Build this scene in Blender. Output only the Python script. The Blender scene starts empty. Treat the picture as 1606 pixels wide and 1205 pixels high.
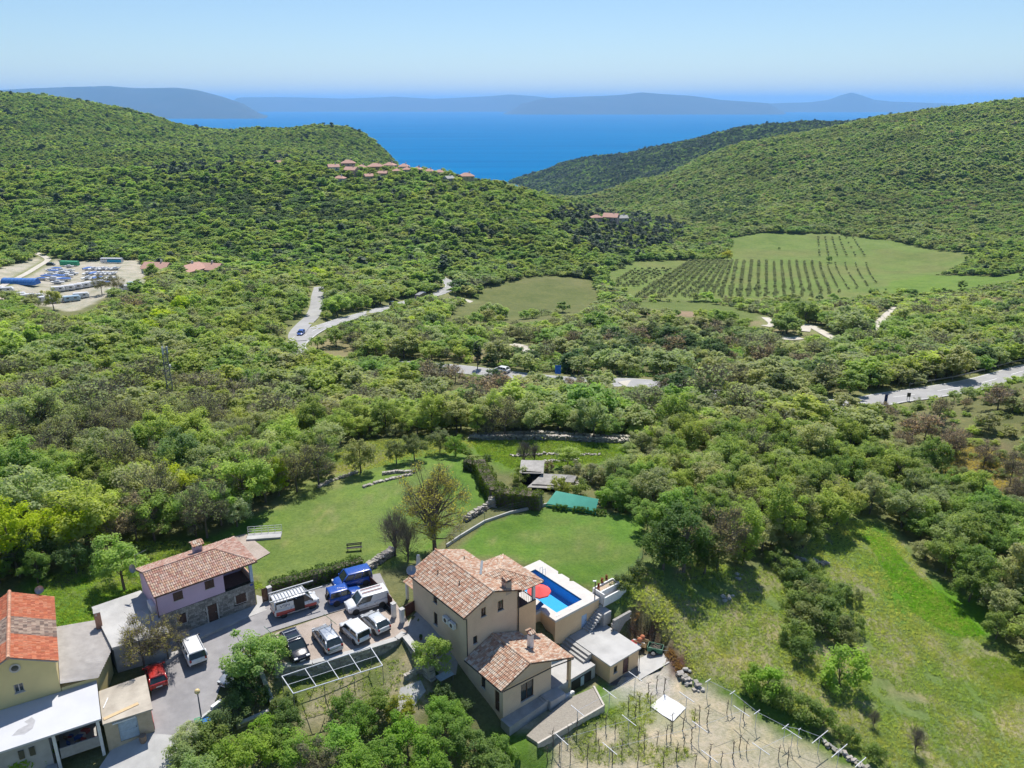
import bpy, math, random
import numpy as np
from mathutils import Vector, Matrix
random.seed(7); RNG = np.random.default_rng(11)
R = math.radians
scene = bpy.context.scene
col = scene.collection

# ------------------------------------------------------------------ camera, sky, sun, exposure
CAM_H, FPX, HORIZON = 50.0, 1260.0, 160.0
PITCH = math.atan((602.5 - HORIZON) / FPX)
cam = bpy.data.cameras.new('camera'); cam_o = bpy.data.objects.new('camera', cam); col.objects.link(cam_o)
cam.sensor_fit = 'HORIZONTAL'; cam.sensor_width = 36.0; cam.lens = 36.0 * FPX / 1606.0
cam.clip_start = 0.5; cam.clip_end = 250000.0
cam_o.location = (0, 0, CAM_H); cam_o.rotation_euler = (R(90) - PITCH, 0, 0)
scene.camera = cam_o
SUN_EL, SUN_AZ = R(61), R(6)          # azimuth measured from +Y (the view) towards +X
world = bpy.data.worlds.new('World'); scene.world = world; world.use_nodes = True
wn = world.node_tree.nodes; wl = world.node_tree.links; wn.clear()
sky = wn.new('ShaderNodeTexSky'); sky.sky_type = 'NISHITA'; sky.sun_disc = False
sky.sun_elevation = SUN_EL; sky.sun_rotation = SUN_AZ
sky.altitude = 250; sky.air_density = 1.0; sky.dust_density = 0.3; sky.ozone_density = 6.5
bg = wn.new('ShaderNodeBackground'); bg.inputs[1].default_value = 0.072
wo = wn.new('ShaderNodeOutputWorld'); wl.new(sky.outputs[0], bg.inputs[0]); wl.new(bg.outputs[0], wo.inputs[0])
sl = bpy.data.lights.new('sun', 'SUN'); sl.energy = 3.4; sl.angle = R(0.53); sl.color = (1.0, 0.95, 0.87)
sun = bpy.data.objects.new('sun', sl); col.objects.link(sun)
sdir = Vector((math.sin(SUN_AZ) * math.cos(SUN_EL), math.cos(SUN_AZ) * math.cos(SUN_EL), math.sin(SUN_EL)))
sun.rotation_euler = sdir.to_track_quat('Z', 'Y').to_euler(); sun.location = (0, 0, 200)
vs = scene.view_settings; vs.view_transform = 'Standard'; vs.look = 'None'; vs.exposure = 0.78; vs.gamma = 1.0
scene.render.engine = 'CYCLES'
cy = scene.cycles; cy.use_denoising = True; cy.max_bounces = 6; cy.diffuse_bounces = 2; cy.use_adaptive_sampling = True; cy.adaptive_threshold = 0.02; cy.glossy_bounces = 3
cy.transmission_bounces = 4; cy.transparent_max_bounces = 8; cy.volume_bounces = 1; cy.caustics_reflective = False; cy.caustics_refractive = False

# ------------------------------------------------------------------ materials
MATS = {}
def _mat(name):
    m = bpy.data.materials.new(name); m.use_nodes = True
    nt = m.node_tree; nt.nodes.clear()
    o = nt.nodes.new('ShaderNodeOutputMaterial'); b = nt.nodes.new('ShaderNodeBsdfPrincipled')
    nt.links.new(b.outputs[0], o.inputs[0]); MATS[name] = m
    return m, nt, b, o
def _mix(nt, a, b, fac, blend='MIX'):
    n = nt.nodes.new('ShaderNodeMix'); n.data_type = 'RGBA'; n.blend_type = blend
    for sock, v in ((0, fac), (6, a), (7, b)):
        if hasattr(v, 'is_output'): nt.links.new(v, n.inputs[sock])
        elif sock == 0: n.inputs[0].default_value = v
        else: n.inputs[sock].default_value = (*v[:3], 1)
    return n.outputs[2]
def _noise(nt, scale, detail=3, rough=0.6, coord='Object', vec=None):
    n = nt.nodes.new('ShaderNodeTexNoise'); n.inputs['Scale'].default_value = scale
    n.inputs['Detail'].default_value = detail; n.inputs['Roughness'].default_value = rough
    if vec is None:
        t = nt.nodes.new('ShaderNodeTexCoord'); vec = t.outputs[coord]
    nt.links.new(vec, n.inputs['Vector']); return n.outputs['Fac']
def _ramp(nt, fac, lo, hi, a=0.0, b=1.0):
    n = nt.nodes.new('ShaderNodeMapRange'); nt.links.new(fac, n.inputs[0])
    n.inputs[1].default_value = lo; n.inputs[2].default_value = hi; n.inputs[3].default_value = a; n.inputs[4].default_value = b
    return n.outputs[0]
def _bump(nt, b, fac, strength=0.4, dist=0.02):
    n = nt.nodes.new('ShaderNodeBump'); n.inputs['Strength'].default_value = strength; n.inputs['Distance'].default_value = dist
    nt.links.new(fac, n.inputs['Height']); nt.links.new(n.outputs[0], b.inputs['Normal'])
def M(name, c1, c2=None, scale=3.0, rough=0.85, metal=0.0, bump=0.0, bscale=None, stain=0.0, attr=None, coat=0.0, spec=None):
    """weathered surface: two tones mixed by noise, large faint stains, fine relief; attr = a colour attribute that multiplies"""
    if name in MATS: return MATS[name]
    m, nt, b, o = _mat(name)
    c2 = c2 or tuple(x * 0.78 for x in c1)
    f = _ramp(nt, _noise(nt, scale), 0.35, 0.68)
    c = _mix(nt, c1, c2, f)
    if stain:
        g = _ramp(nt, _noise(nt, scale * 0.22, 6, 0.7), 0.48, 0.72, 0, stain)
        c = _mix(nt, c, tuple(x * 0.45 for x in c1), g)
    if attr:
        a = nt.nodes.new('ShaderNodeAttribute'); a.attribute_name = attr
        c = _mix(nt, c, a.outputs['Color'], 1.0, 'MULTIPLY')
    nt.links.new(c, b.inputs['Base Color'])
    b.inputs['Roughness'].default_value = rough; b.inputs['Metallic'].default_value = metal
    if coat: b.inputs['Coat Weight'].default_value = coat; b.inputs['Coat Roughness'].default_value = 0.06
    if spec is not None: b.inputs['Specular IOR Level'].default_value = spec
    if bump: _bump(nt, b, _noise(nt, bscale or scale * 6, 4), bump)
    return m
def paint(name, c, rough=0.28, metal=0.0):
    if name in MATS: return MATS[name]
    m, nt, b, o = _mat(name)
    f = _ramp(nt, _noise(nt, 2.2, 5), 0.45, 0.75, 0, 0.35)
    nt.links.new(_mix(nt, c, tuple(x * 0.7 + 0.03 for x in c), f), b.inputs['Base Color'])
    nt.links.new(_ramp(nt, _noise(nt, 5.0), 0.3, 0.8, rough * 0.8, rough * 1.6), b.inputs['Roughness'])
    b.inputs['Metallic'].default_value = metal; b.inputs['Coat Weight'].default_value = 0.6; b.inputs['Coat Roughness'].default_value = 0.08
    return m
def glass(name, c=(0.02, 0.028, 0.03)):
    if name in MATS: return MATS[name]
    m, nt, b, o = _mat(name)
    nt.links.new(_mix(nt, c, tuple(x * 2.2 for x in c), _noise(nt, 1.3)), b.inputs['Base Color'])
    b.inputs['Roughness'].default_value = 0.07; b.inputs['Specular IOR Level'].default_value = 0.7
    return m
def leafmat(name, translucent=0.52):
    """leaf: colour from the tree's own 'tint', varied leaf by leaf ('lv'); light passes through"""
    if name in MATS: return MATS[name]
    m, nt, b, o = _mat(name)
    a = nt.nodes.new('ShaderNodeAttribute'); a.attribute_type = 'INSTANCER'; a.attribute_name = 'tint'
    l = nt.nodes.new('ShaderNodeAttribute'); l.attribute_name = 'lv'
    c = _mix(nt, a.outputs['Color'], (1.25, 1.2, 0.8), l.outputs['Fac'], 'MULTIPLY')
    c = _mix(nt, c, (0.55, 0.6, 0.6), _ramp(nt, l.outputs['Fac'], 0.55, 0.0, 0, 0.7), 'MULTIPLY')
    nt.links.new(c, b.inputs['Base Color']); b.inputs['Roughness'].default_value = 0.6; b.inputs['Specular IOR Level'].default_value = 0.25
    t = nt.nodes.new('ShaderNodeBsdfTranslucent')
    nt.links.new(_mix(nt, c, (1.45, 1.5, 0.8), 1.0, 'MULTIPLY'), t.inputs[0])
    x = nt.nodes.new('ShaderNodeMixShader'); x.inputs[0].default_value = translucent
    nt.links.new(b.outputs[0], x.inputs[1]); nt.links.new(t.outputs[0], x.inputs[2]); nt.links.new(x.outputs[0], o.inputs[0])
    return m
LEAF = leafmat('leaf'); NEEDLE = leafmat('needle', 0.15)
BARK = M('bark', (0.17, 0.14, 0.11), (0.09, 0.075, 0.06), 4.0, 0.95, bump=0.5)
TWIG = M('twig', (0.24, 0.20, 0.165), (0.15, 0.125, 0.10), 2.0, 0.95)

# ------------------------------------------------------------------ object helpers
def tag(o, label=None, cat=None, group=None, kind=None):
    if label: o['label'] = label
    if cat: o['category'] = cat
    if group: o['group'] = group
    if kind: o['kind'] = kind
    return o
def empty(name, loc=(0, 0, 0), rz=0.0, label=None, cat=None, group=None):
    o = bpy.data.objects.new(name, None); col.objects.link(o); o.empty_display_size = 0.3
    o.location = loc; o.rotation_euler = (0, 0, rz)
    return tag(o, label, cat, group)
def copy_tree(o, parent=None):
    c = o.copy(); col.objects.link(c); c.parent = parent
    for ch in list(o.children): copy_tree(ch, c)
    return c
def ob(name, me, parent=None, loc=None):
    o = bpy.data.objects.new(name, me); col.objects.link(o)
    if parent is not None: o.parent = parent
    if loc is not None: o.location = loc
    return o
class MB:
    """collects faces and links them as one mesh object"""
    def __init__(s): s.v = []; s.f = []; s.mi = []; s.c = []
    def quad(s, *pts, mi=0, c=(1, 1, 1)):
        n = len(s.v); s.v += [tuple(p) for p in pts]; s.f.append(tuple(range(n, n + len(pts)))); s.mi.append(mi); s.c.append(c); return s
    def box(s, x0, x1, y0, y1, z0, z1, mi=0, c=(1, 1, 1)):
        n = len(s.v)
        s.v += [(x, y, z) for z in (z0, z1) for y in (y0, y1) for x in (x0, x1)]
        for f in ((0, 2, 3, 1), (4, 5, 7, 6), (0, 1, 5, 4), (2, 6, 7, 3), (0, 4, 6, 2), (1, 3, 7, 5)):
            s.f.append(tuple(n + i for i in f)); s.mi.append(mi); s.c.append(c)
        return s
    def obox(s, ctr, ax, half, mi=0, c=(1, 1, 1)):
        n = len(s.v); ctr = Vector(ctr); A = [Vector(a).normalized() * h for a, h in zip(ax, half)]
        for k in (-1, 1):
            for j in (-1, 1):
                for i in (-1, 1): s.v.append(tuple(ctr + A[0] * i + A[1] * j + A[2] * k))
        for f in ((0, 2, 3, 1), (4, 5, 7, 6), (0, 1, 5, 4), (2, 6, 7, 3), (0, 4, 6, 2), (1, 3, 7, 5)):
            s.f.append(tuple(n + i for i in f)); s.mi.append(mi); s.c.append(c)
        return s
    def beam(s, p, q, w, h, mi=0, c=(1, 1, 1)):
        p, q = Vector(p), Vector(q); d = q - p
        if d.length < 1e-6: return s
        up = Vector((0, 0, 1)) if abs(d.normalized().z) < 0.95 else Vector((1, 0, 0))
        side = d.cross(up).normalized(); up2 = side.cross(d).normalized()
        return s.obox((p + q) / 2, (d, side, up2), (d.length / 2, w / 2, h / 2), mi, c)
    def tube(s, pts, rad, n=6, mi=0, c=(1, 1, 1), cap=True):
        pts = [Vector(p) for p in pts]; base = len(s.v)
        for i, p in enumerate(pts):
            d = (pts[min(i + 1, len(pts) - 1)] - pts[max(i - 1, 0)]).normalized()
            a = Vector((0, 0, 1)) if abs(d.z) < 0.9 else Vector((1, 0, 0))
            u = d.cross(a).normalized(); w = d.cross(u)
            r = rad[i] if hasattr(rad, '__len__') else rad
            for k in range(n):
                t = 2 * math.pi * k / n; s.v.append(tuple(p + u * (r * math.cos(t)) + w * (r * math.sin(t))))
        for i in range(len(pts) - 1):
            for k in range(n):
                a, b_ = base + i * n + k, base + i * n + (k + 1) % n
                s.f.append((a, b_, b_ + n, a + n)); s.mi.append(mi); s.c.append(c)
        if cap:
            s.f.append(tuple(base + k for k in range(n))); s.mi.append(mi); s.c.append(c)
            e = base + (len(pts) - 1) * n; s.f.append(tuple(e + n - 1 - k for k in range(n))); s.mi.append(mi); s.c.append(c)
        return s
    def prism(s, poly, z0, z1, mi=0, c=(1, 1, 1), mtop=None):
        n = len(s.v); k = len(poly)
        s.v += [(x, y, z0) for x, y in poly] + [(x, y, z1) for x, y in poly]
        for i in range(k):
            j = (i + 1) % k; s.f.append((n + i, n + j, n + k + j, n + k + i)); s.mi.append(mi); s.c.append(c)
        s.f.append(tuple(n + i for i in range(k))[::-1]); s.mi.append(mi); s.c.append(c)
        s.f.append(tuple(n + k + i for i in range(k))); s.mi.append(mi if mtop is None else mtop); s.c.append(c)
        return s
    def ball(s, ctr, r, n=8, m=6, mi=0, c=(1, 1, 1), zs=1.0):
        b = len(s.v)
        for i in range(m + 1):
            t = math.pi * i / m
            for k in range(n):
                a = 2 * math.pi * k / n
                s.v.append((ctr[0] + r * math.sin(t) * math.cos(a), ctr[1] + r * math.sin(t) * math.sin(a), ctr[2] + zs * r * math.cos(t)))
        for i in range(m):
            for k in range(n):
                k2 = (k + 1) % n; s.f.append((b + i * n + k, b + (i + 1) * n + k, b + (i + 1) * n + k2, b + i * n + k2)); s.mi.append(mi); s.c.append(c)
        return s
    def mesh(s, name, mats, smooth=False, cname=None):
        me = bpy.data.meshes.new(name); me.from_pydata(s.v, [], s.f)
        for m in (mats if isinstance(mats, (list, tuple)) else [mats]): me.materials.append(m)
        me.polygons.foreach_set('material_index', s.mi)
        if smooth: me.polygons.foreach_set('use_smooth', [True] * len(s.f))
        if cname:
            a = me.color_attributes.new(cname, 'FLOAT_COLOR', 'CORNER')
            out = []
            for f, c in zip(s.f, s.c): out += [*c, 1.0] * len(f)
            a.data.foreach_set('color', out)
        me.update(); return me
    def build(s, name, mats, parent=None, smooth=False, cname=None, loc=None):
        return ob(name, s.mesh(name, mats, smooth, cname), parent, loc)
def np_mesh(name, verts, faces, mats, smooth=False):
    """big meshes: verts (n,3), faces (m,k)"""
    me = bpy.data.meshes.new(name); n, (m, k) = len(verts), faces.shape
    me.vertices.add(n); me.vertices.foreach_set('co', np.ascontiguousarray(verts, dtype=np.float32).ravel())
    me.loops.add(m * k); me.loops.foreach_set('vertex_index', np.ascontiguousarray(faces, dtype=np.int32).ravel())
    me.polygons.add(m); me.polygons.foreach_set('loop_start', np.arange(0, m * k, k, dtype=np.int32))
    for mm in (mats if isinstance(mats, (list, tuple)) else [mats]): me.materials.append(mm)
    if smooth: me.polygons.foreach_set('use_smooth', np.ones(m, dtype=bool))
    me.update(calc_edges=True); return me

# ------------------------------------------------------------------ surveying: from the photograph's pixels to the ground
CP, SP = math.cos(PITCH), math.sin(PITCH)
def ray(u, v):
    xc, yc = (u - 803) / FPX, (602.5 - v) / FPX
    return (xc, CP + yc * SP, -SP + yc * CP)
def onz(u, v, z):
    d = ray(u, v); t = (z - CAM_H) / d[2]; return (d[0] * t, d[1] * t, z)
def onY(u, v, Y):
    d = ray(u, v); t = Y / d[1]; return (d[0] * t, Y, CAM_H + d[2] * t)
SEA = -200.0
# ------------------------------------------------------------------ the lie of the land
CTRL = []
for u, v, z in [  # near ground, surveyed by height
    (520, 1000, -.05), (600, 980, 0), (430, 950, 0), (400, 985, -.1), (330, 1000, -.3), (300, 1080, -.8), (250, 1160, -1.6), (200, 1204, -2.2), (60, 1190, -2.0), (-100, 1150, -1),
    (310, 960, -.1), (230, 930, .6), (100, 950, 1.2), (0, 900, 1.0), (-120, 900, 1.5), (130, 850, .6), (250, 850, .5),
    (380, 850, .4), (450, 900, .2), (560, 830, .5), (470, 780, .3), (640, 740, -.3), (720, 720, -1.0), (600, 880, .2), (740, 790, -.2),
    (780, 850, 0), (900, 840, 0), (980, 850, -.2), (930, 920, -.1), (990, 900, -.3), (850, 800, -.2), (940, 800, -.4), (690, 830, .1), (650, 900, .1),
    (640, 1000, -.1), (680, 1010, -.4), (600, 1030, -1.2), (500, 1060, -1.3), (440, 1080, -1.4), (640, 1070, -1.6), (650, 1110, -2.6),
    (400, 1120, -1.6), (340, 1170, -2.0), (520, 1150, -3.0), (420, 1200, -3.0), (620, 1190, -4.2), (740, 1180, -4.6), (750, 1120, -3.4),
    (700, 1080, -2.6), (860, 1120, -4.0), (820, 1190, -5.4), (900, 1170, -5.2), (1000, 1100, -4.9), (960, 1060, -4.9), (1020, 1050, -4.8), (1060, 1130, -5.2), (1150, 1180, -5.8),
    (1250, 1204, -6.6), (1000, 1020, -4.6), (1050, 1060, -4.6), (1040, 990, -2.6), (1000, 950, -1.2), (1060, 920, -1.2), (1100, 980, -3.0), (1150, 1050, -4.4), (1180, 960, -3.4),
    (1250, 1080, -5.8), (1330, 1170, -7.2), (1300, 1000, -5.8), (1250, 900, -4.0), (1180, 880, -2.6), (1100, 870, -1.4), (1400, 1060, -8.0), (1420, 900, -7.2), (1350, 840, -5.6), (1500, 1000, -9.0),
    (1600, 1120, -10), (1500, 1200, -9.6), (1606, 1000, -9), (1500, 880, -8), (1606, 850, -7), (1700, 950, -8), (1000, 1204, -5.6), (1450, 780, -8),
    (1200, 780, -4), (1050, 760, -3), (830, 745, -2.0), (900, 720, -2.6), (860, 690, -3.0), (760, 700, -2.4), (1000, 700, -4), (560, 700, -2.5), (420, 730, -2), (200, 780, -1), (60, 780, -1), (-80, 760, 0),
    (1600, 720, -6), (1700, 700, -4)]:
    CTRL.append(onz(u, v, z))
for u, v, Y in [  # farther ground, surveyed by distance
    (0, 650, 138), (270, 640, 148), (480, 650, 150), (600, 640, 150), (800, 640, 152), (1000, 640, 150), (1200, 650, 146), (1400, 640, 150), (1606, 600, 155), (-150, 640, 135), (1750, 580, 160),
    (700, 575, 196), (600, 572, 200), (790, 588, 186), (880, 600, 178), (1000, 602, 176), (1340, 632, 152), (1450, 618, 160), (1560, 595, 172), (1606, 583, 178),
    (480, 545, 222), (470, 530, 232), (520, 510, 260), (600, 485, 310), (660, 470, 350), (700, 455, 390), (500, 490, 285), (500, 455, 330),
    (300, 600, 175), (100, 600, 165), (0, 560, 190), (200, 550, 215), (350, 530, 235), (0, 500, 250), (150, 500, 272), (300, 480, 305), (-150, 520, 215),
    (60, 470, 330), (150, 455, 345), (100, 440, 375), (180, 435, 375), (90, 420, 415), (180, 415, 425), (0, 445, 350), (0, 420, 400), (70, 405, 455), (240, 450, 355), (250, 427, 420), (320, 432, 415), (350, 430, 420), (-150, 430, 370),
    (430, 430, 440), (540, 420, 450), (620, 400, 480), (720, 400, 500), (800, 420, 500), (760, 490, 345), (880, 480, 370), (860, 440, 440), (740, 470, 380), (930, 450, 430),
    (780, 540, 245), (900, 550, 235), (1050, 560, 225), (900, 500, 320), (1050, 520, 275), (1200, 560, 220), (1320, 530, 255), (1250, 510, 285), (1400, 560, 215), (1500, 530, 250), (1606, 510, 280), (1720, 500, 290),
    (1010, 492, 340), (1120, 490, 345), (1190, 500, 325), (1100, 473, 390), (1000, 440, 455), (1100, 440, 475), (1240, 440, 490), (1240, 470, 420), (1400, 440, 490), (1470, 430, 505), (1150, 410, 580), (1300, 410, 590), (1470, 410, 590), (1190, 372, 720), (1300, 368, 740), (1400, 380, 690), (1530, 400, 600), (1400, 460, 440), (1500, 450, 450), (1606, 440, 460), (1720, 430, 460),
    (1440, 360, 760), (1606, 380, 660), (1606, 350, 740), (1720, 340, 740),
    (1050, 395, 640), (980, 385, 620), (960, 352, 700), (1000, 360, 700), (930, 400, 560), (1040, 370, 720), (880, 370, 600),
    # wooded ridge with the village
    (0, 350, 560), (0, 300, 640), (0, 277, 720), (150, 276, 720), (300, 272, 720), (430, 266, 740), (520, 276, 700), (560, 275, 720), (640, 276, 740), (720, 286, 740), (790, 300, 720), (850, 325, 690), (910, 352, 660),
    (200, 380, 510), (350, 370, 520), (500, 370, 520), (650, 350, 560), (780, 370, 540), (200, 320, 610), (400, 310, 630), (560, 310, 630), (680, 315, 640), (-180, 300, 640), (-180, 270, 740),
    # hidden hollow behind it
    (100, 292, 860), (300, 292, 860), (470, 296, 860), (600, 305, 900), (720, 325, 950), (820, 345, 900), (-150, 290, 860),
    # the hill behind on the left, its crest and its fall to the sea
    (0, 258, 1000), (150, 255, 1000), (300, 250, 1050), (430, 250, 1080), (540, 256, 1120), (600, 268, 1150), (0, 210, 1250), (150, 215, 1250), (300, 222, 1280), (430, 228, 1300), (540, 234, 1350), (610, 262, 1350),
    (-100, 140, 1550), (0, 148, 1550), (100, 158, 1550), (200, 178, 1560), (300, 198, 1600), (400, 209, 1620), (500, 211, 1640), (560, 213, 1600), (590, 229, 1560), (618, 250, 1500), (640, 272, 1400), (670, 292, 1300), (740, 300, 1250), (800, 310, 1250),
    (0, 165, 1900), (200, 200, 1950), (400, 235, 1950), (530, 245, 1900), (600, 262, 1800), (-150, 150, 1600), (-250, 150, 1500),
    # the right hill
    (1606, 330, 800), (1450, 345, 800), (1300, 352, 790), (1180, 358, 780), (1090, 362, 780), (1606, 260, 950), (1450, 280, 950), (1300, 300, 930), (1180, 322, 900), (1080, 345, 860), (1000, 350, 850), (1606, 200, 1120), (1450, 220, 1130), (1300, 250, 1120), (1180, 280, 1080), (1080, 318, 1000), (1000, 340, 950),
    (1700, 148, 1300), (1606, 160, 1300), (1500, 174, 1300), (1400, 188, 1320), (1300, 204, 1350), (1200, 222, 1380), (1100, 254, 1350), (1030, 290, 1250), (960, 328, 1150), (900, 345, 1100), (1606, 185, 1600), (1450, 200, 1650), (1300, 222, 1700), (1200, 250, 1650), (1100, 275, 1600), (1850, 150, 1300), (1850, 330, 800),
    # the far headland
    (1400, 184, 2250), (1330, 194, 2300), (1280, 199, 2350), (1200, 201, 2400), (1150, 207, 2400), (1100, 219, 2450), (1050, 232, 2500), (1000, 243, 2500), (950, 254, 2550), (900, 258, 2650), (862, 266, 2750), (835, 276, 2850),
    (1250, 225, 2050), (1150, 240, 2050), (1050, 262, 2100), (950, 285, 2150), (880, 295, 2250), (840, 285, 2600), (1500, 178, 2300), (1650, 175, 2300)]:
    CTRL.append(onY(u, v, Y))
for u, Y in [(-300, 2600), (0, 2700), (200, 2650), (400, 2500), (560, 2300), (620, 1950), (650, 1750), (690, 1600), (740, 1550), (640, 2200), (720, 1900), (580, 2050), (780, 1700), (810, 1950), (800, 2500), (780, 3000), (840, 3300), (950, 3150), (1100, 3100), (1250, 3100), (1400, 3200), (1606, 3300), (1850, 3300), (500, 3500), (0, 4000), (800, 4500), (1606, 4500)]:
    X = (u - 803) / FPX * Y * 1.0
    CTRL.append((X, Y, SEA - 14))
CTRL += [(0, 20, -8), (-40, 20, -5), (40, 20, -9), (-90, 40, -1), (90, 40, -11), (0, -60, -14), (-120, -60, -8), (120, -60, -16), (0, -200, -30), (-250, -200, -25), (250, -200, -30)]
CT = np.array(CTRL)
def _tc(x, y):
    s = np.maximum(y, -35.0) + 75.0
    return np.stack([x / s * 1.15, np.log(s) - (np.minimum(y, -35.0) + 35.0) * -0.006], -1), s
def _tps(r2): return 0.5 * r2 * np.log(np.maximum(r2, 1e-12 if r2.dtype == np.float64 else np.float32(1e-12)))
_q, _s = _tc(CT[:, 0], CT[:, 1]); _w = (CT[:, 2] - CAM_H) / _s; _n = len(CT)
_A = np.zeros((_n + 3, _n + 3)); _d = _q[:, None] - _q[None]
_A[:_n, :_n] = _tps((_d ** 2).sum(-1)) + np.eye(_n) * 2e-4
_A[:_n, _n] = 1; _A[:_n, _n + 1:] = _q; _A[_n, :_n] = 1; _A[_n + 1:, :_n] = _q.T
_sol = np.linalg.solve(_A, np.concatenate([_w, [0, 0, 0]]))
def vnoise(x, y, seed=0):
    """smooth value noise in -1..1"""
    xi, yi = np.floor(x).astype(np.int64), np.floor(y).astype(np.int64); fx, fy = x - xi, y - yi
    fx = fx * fx * (3 - 2 * fx); fy = fy * fy * (3 - 2 * fy)
    def h(a, b):
        n = (a * 374761393 + b * 668265263 + seed * 974634777) & 0x7fffffff
        n = ((n ^ (n >> 13)) * 1274126177) & 0x7fffffff
        return ((n ^ (n >> 16)) & 0xffff) / 32767.5 - 1
    return (h(xi, yi) * (1 - fx) + h(xi + 1, yi) * fx) * (1 - fy) + (h(xi, yi + 1) * (1 - fx) + h(xi + 1, yi + 1) * fx) * fy
PADS = []     # (world polygon, z or None, feather): ground levelled for roads and yards
def inpoly(x, y, poly):
    x, y = np.asarray(x, float), np.asarray(y, float); ins = np.zeros(np.broadcast(x, y).shape, bool); k = len(poly)
    for i in range(k):
        x0, y0 = poly[i][:2]; x1, y1 = poly[(i + 1) % k][:2]
        if y0 == y1: continue
        c = ((y0 > y) != (y1 > y)) & (x < (x1 - x0) * (y - y0) / (y1 - y0) + x0); ins ^= c
    return ins
def polydist(x, y, poly):
    """distance outside the polygon (0 inside)"""
    d = np.full(np.broadcast(x, y).shape, 1e9); k = len(poly)
    for i in range(k):
        ax, ay = poly[i][:2]; bx, by = poly[(i + 1) % k][:2]; L = (bx - ax) ** 2 + (by - ay) ** 2 + 1e-9
        t = np.clip(((x - ax) * (bx - ax) + (y - ay) * (by - ay)) / L, 0, 1)
        d = np.minimum(d, np.hypot(x - ax - t * (bx - ax), y - ay - t * (by - ay)))
    d[inpoly(x, y, poly)] = 0
    return d
def terr(x, y, pads=True):
    x = np.atleast_1d(np.asarray(x, float)); y = np.atleast_1d(np.asarray(y, float)); sh = x.shape; x, y = x.ravel(), y.ravel()
    z = np.empty(len(x))
    for i in range(0, len(x), 8000):
        q, s = _tc(x[i:i + 8000], y[i:i + 8000])
        q32, c32 = q.astype(np.float32), _q.astype(np.float32)
        r2 = (q32[:, :1] - c32[None, :, 0]) ** 2 + (q32[:, 1:] - c32[None, :, 1]) ** 2
        z[i:i + 8000] = (_tps(r2).astype(np.float64) @ _sol[:_n] + _sol[_n] + q @ _sol[_n + 1:]) * s + CAM_H
    far = np.clip((y - 250) / 900, 0, 1)
    z += far * (vnoise(x / 90, y / 90, 3) * 5 + vnoise(x / 260, y / 260, 5) * 9 + vnoise(x / 38, y / 38, 8) * 2)
    z = np.where(y > 3350, np.minimum(z, SEA - 20), z)
    if pads:
        for poly, pz, fe in PADS:
            px = [p[0] for p in poly]; py = [p[1] for p in poly]
            m = (x > min(px) - fe) & (x < max(px) + fe) & (y > min(py) - fe) & (y < max(py) + fe)
            if m.any():
                d = polydist(x[m], y[m], poly); w = np.clip(1 - d / fe, 0, 1); w = w * w * (3 - 2 * w)
                z[m] = z[m] * (1 - w) + pz * w
    return z.reshape(sh)
def at(u, v):
    """the ground point seen at a pixel of the photograph"""
    d = np.array(ray(u, v)); Y = np.geomspace(25, 6000, 160); t = Y / d[1]
    X, Z = d[0] * t, CAM_H + d[2] * t
    h = terr(X, Y); k = np.argmax(Z < h)
    if Z[0] < h[0] or not (Z < h).any(): return (X[-1], Y[-1], h[-1])
    Y = np.linspace(Y[k - 1], Y[k], 14); t = Y / d[1]; X, Z = d[0] * t, CAM_H + d[2] * t; h = terr(X, Y); k = max(1, int(np.argmax(Z < h)))
    a0, a1 = Z[k - 1] - h[k - 1], h[k] - Z[k]; f = a0 / (a0 + a1 + 1e-9); tt = t[k - 1] + f * (t[k] - t[k - 1])
    return (d[0] * tt, d[1] * tt, float(terr(d[0] * tt, d[1] * tt)[0]))
def gz(x, y): return float(terr(x, y)[0])
def poly_at(pts): return [at(u, v)[:2] for u, v in pts]
# ------------------------------------------------------------------ surveyed outlines (pixels of the photograph -> ground)
def hw(pts):
    c_, s_ = math.cos(R(39.5)), math.sin(R(39.5)); return [(-4.25 + x * c_ - y * s_, 63.6 + x * s_ + y * c_) for x, y in pts]
PADS += [(hw([(11.2, -.4), (15.4, -.4), (15.4, 7.8), (11.2, 7.8)]), -2.2, 1.0), (hw([(6.2, -5.4), (12.2, -7.8), (17.6, -8.6), (20.3, -7.6), (19.8, -4.9), (16.6, -4.0), (16.4, -1.6), (6.2, -1.6)]), -5.05, 0.9), (hw([(-2, -9.2), (8.3, -9.4), (8.6, -7.2), (5.5, -6.2), (-2, -5.6)]), -4.35, 1.0)]
PADS += [(poly_at(q), z, fe) for q, z, fe in [
    ([(395, 975), (520, 935), (600, 930), (640, 985), (450, 1045)], -0.02, 1.2),
    ([(730, 862), (850, 797), (1000, 815), (1000, 850), (940, 925), (842, 880)], -0.02, 2.0)]]
LAWN_L = poly_at([(335, 845), (420, 800), (470, 752), (530, 745), (570, 735), (640, 715), (700, 705), (755, 730), (775, 770), (745, 795), (690, 845), (640, 880), (590, 893), (420, 928), (398, 900), (380, 870)])
LAWN_R = poly_at([(722, 864), (765, 822), (852, 795), (940, 806), (1008, 812), (1008, 850), (990, 890), (945, 928), (900, 910), (830, 880)])
MEADOW = poly_at([(945, 935), (990, 895), (1080, 875), (1180, 895), (1250, 868), (1320, 818), (1375, 815), (1420, 860), (1470, 930), (1540, 1000), (1640, 1040), (1640, 1215), (1400, 1215), (1280, 1140), (1090, 1062), (1045, 1010), (1010, 960)])
BRIGHT1 = poly_at([(1352, 840), (1385, 845), (1440, 905), (1490, 940), (1545, 995), (1500, 1000), (1430, 960), (1390, 900)])
BRIGHT2 = poly_at([(1510, 1035), (1560, 1030), (1640, 1070), (1640, 1100), (1560, 1075)])
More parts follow.
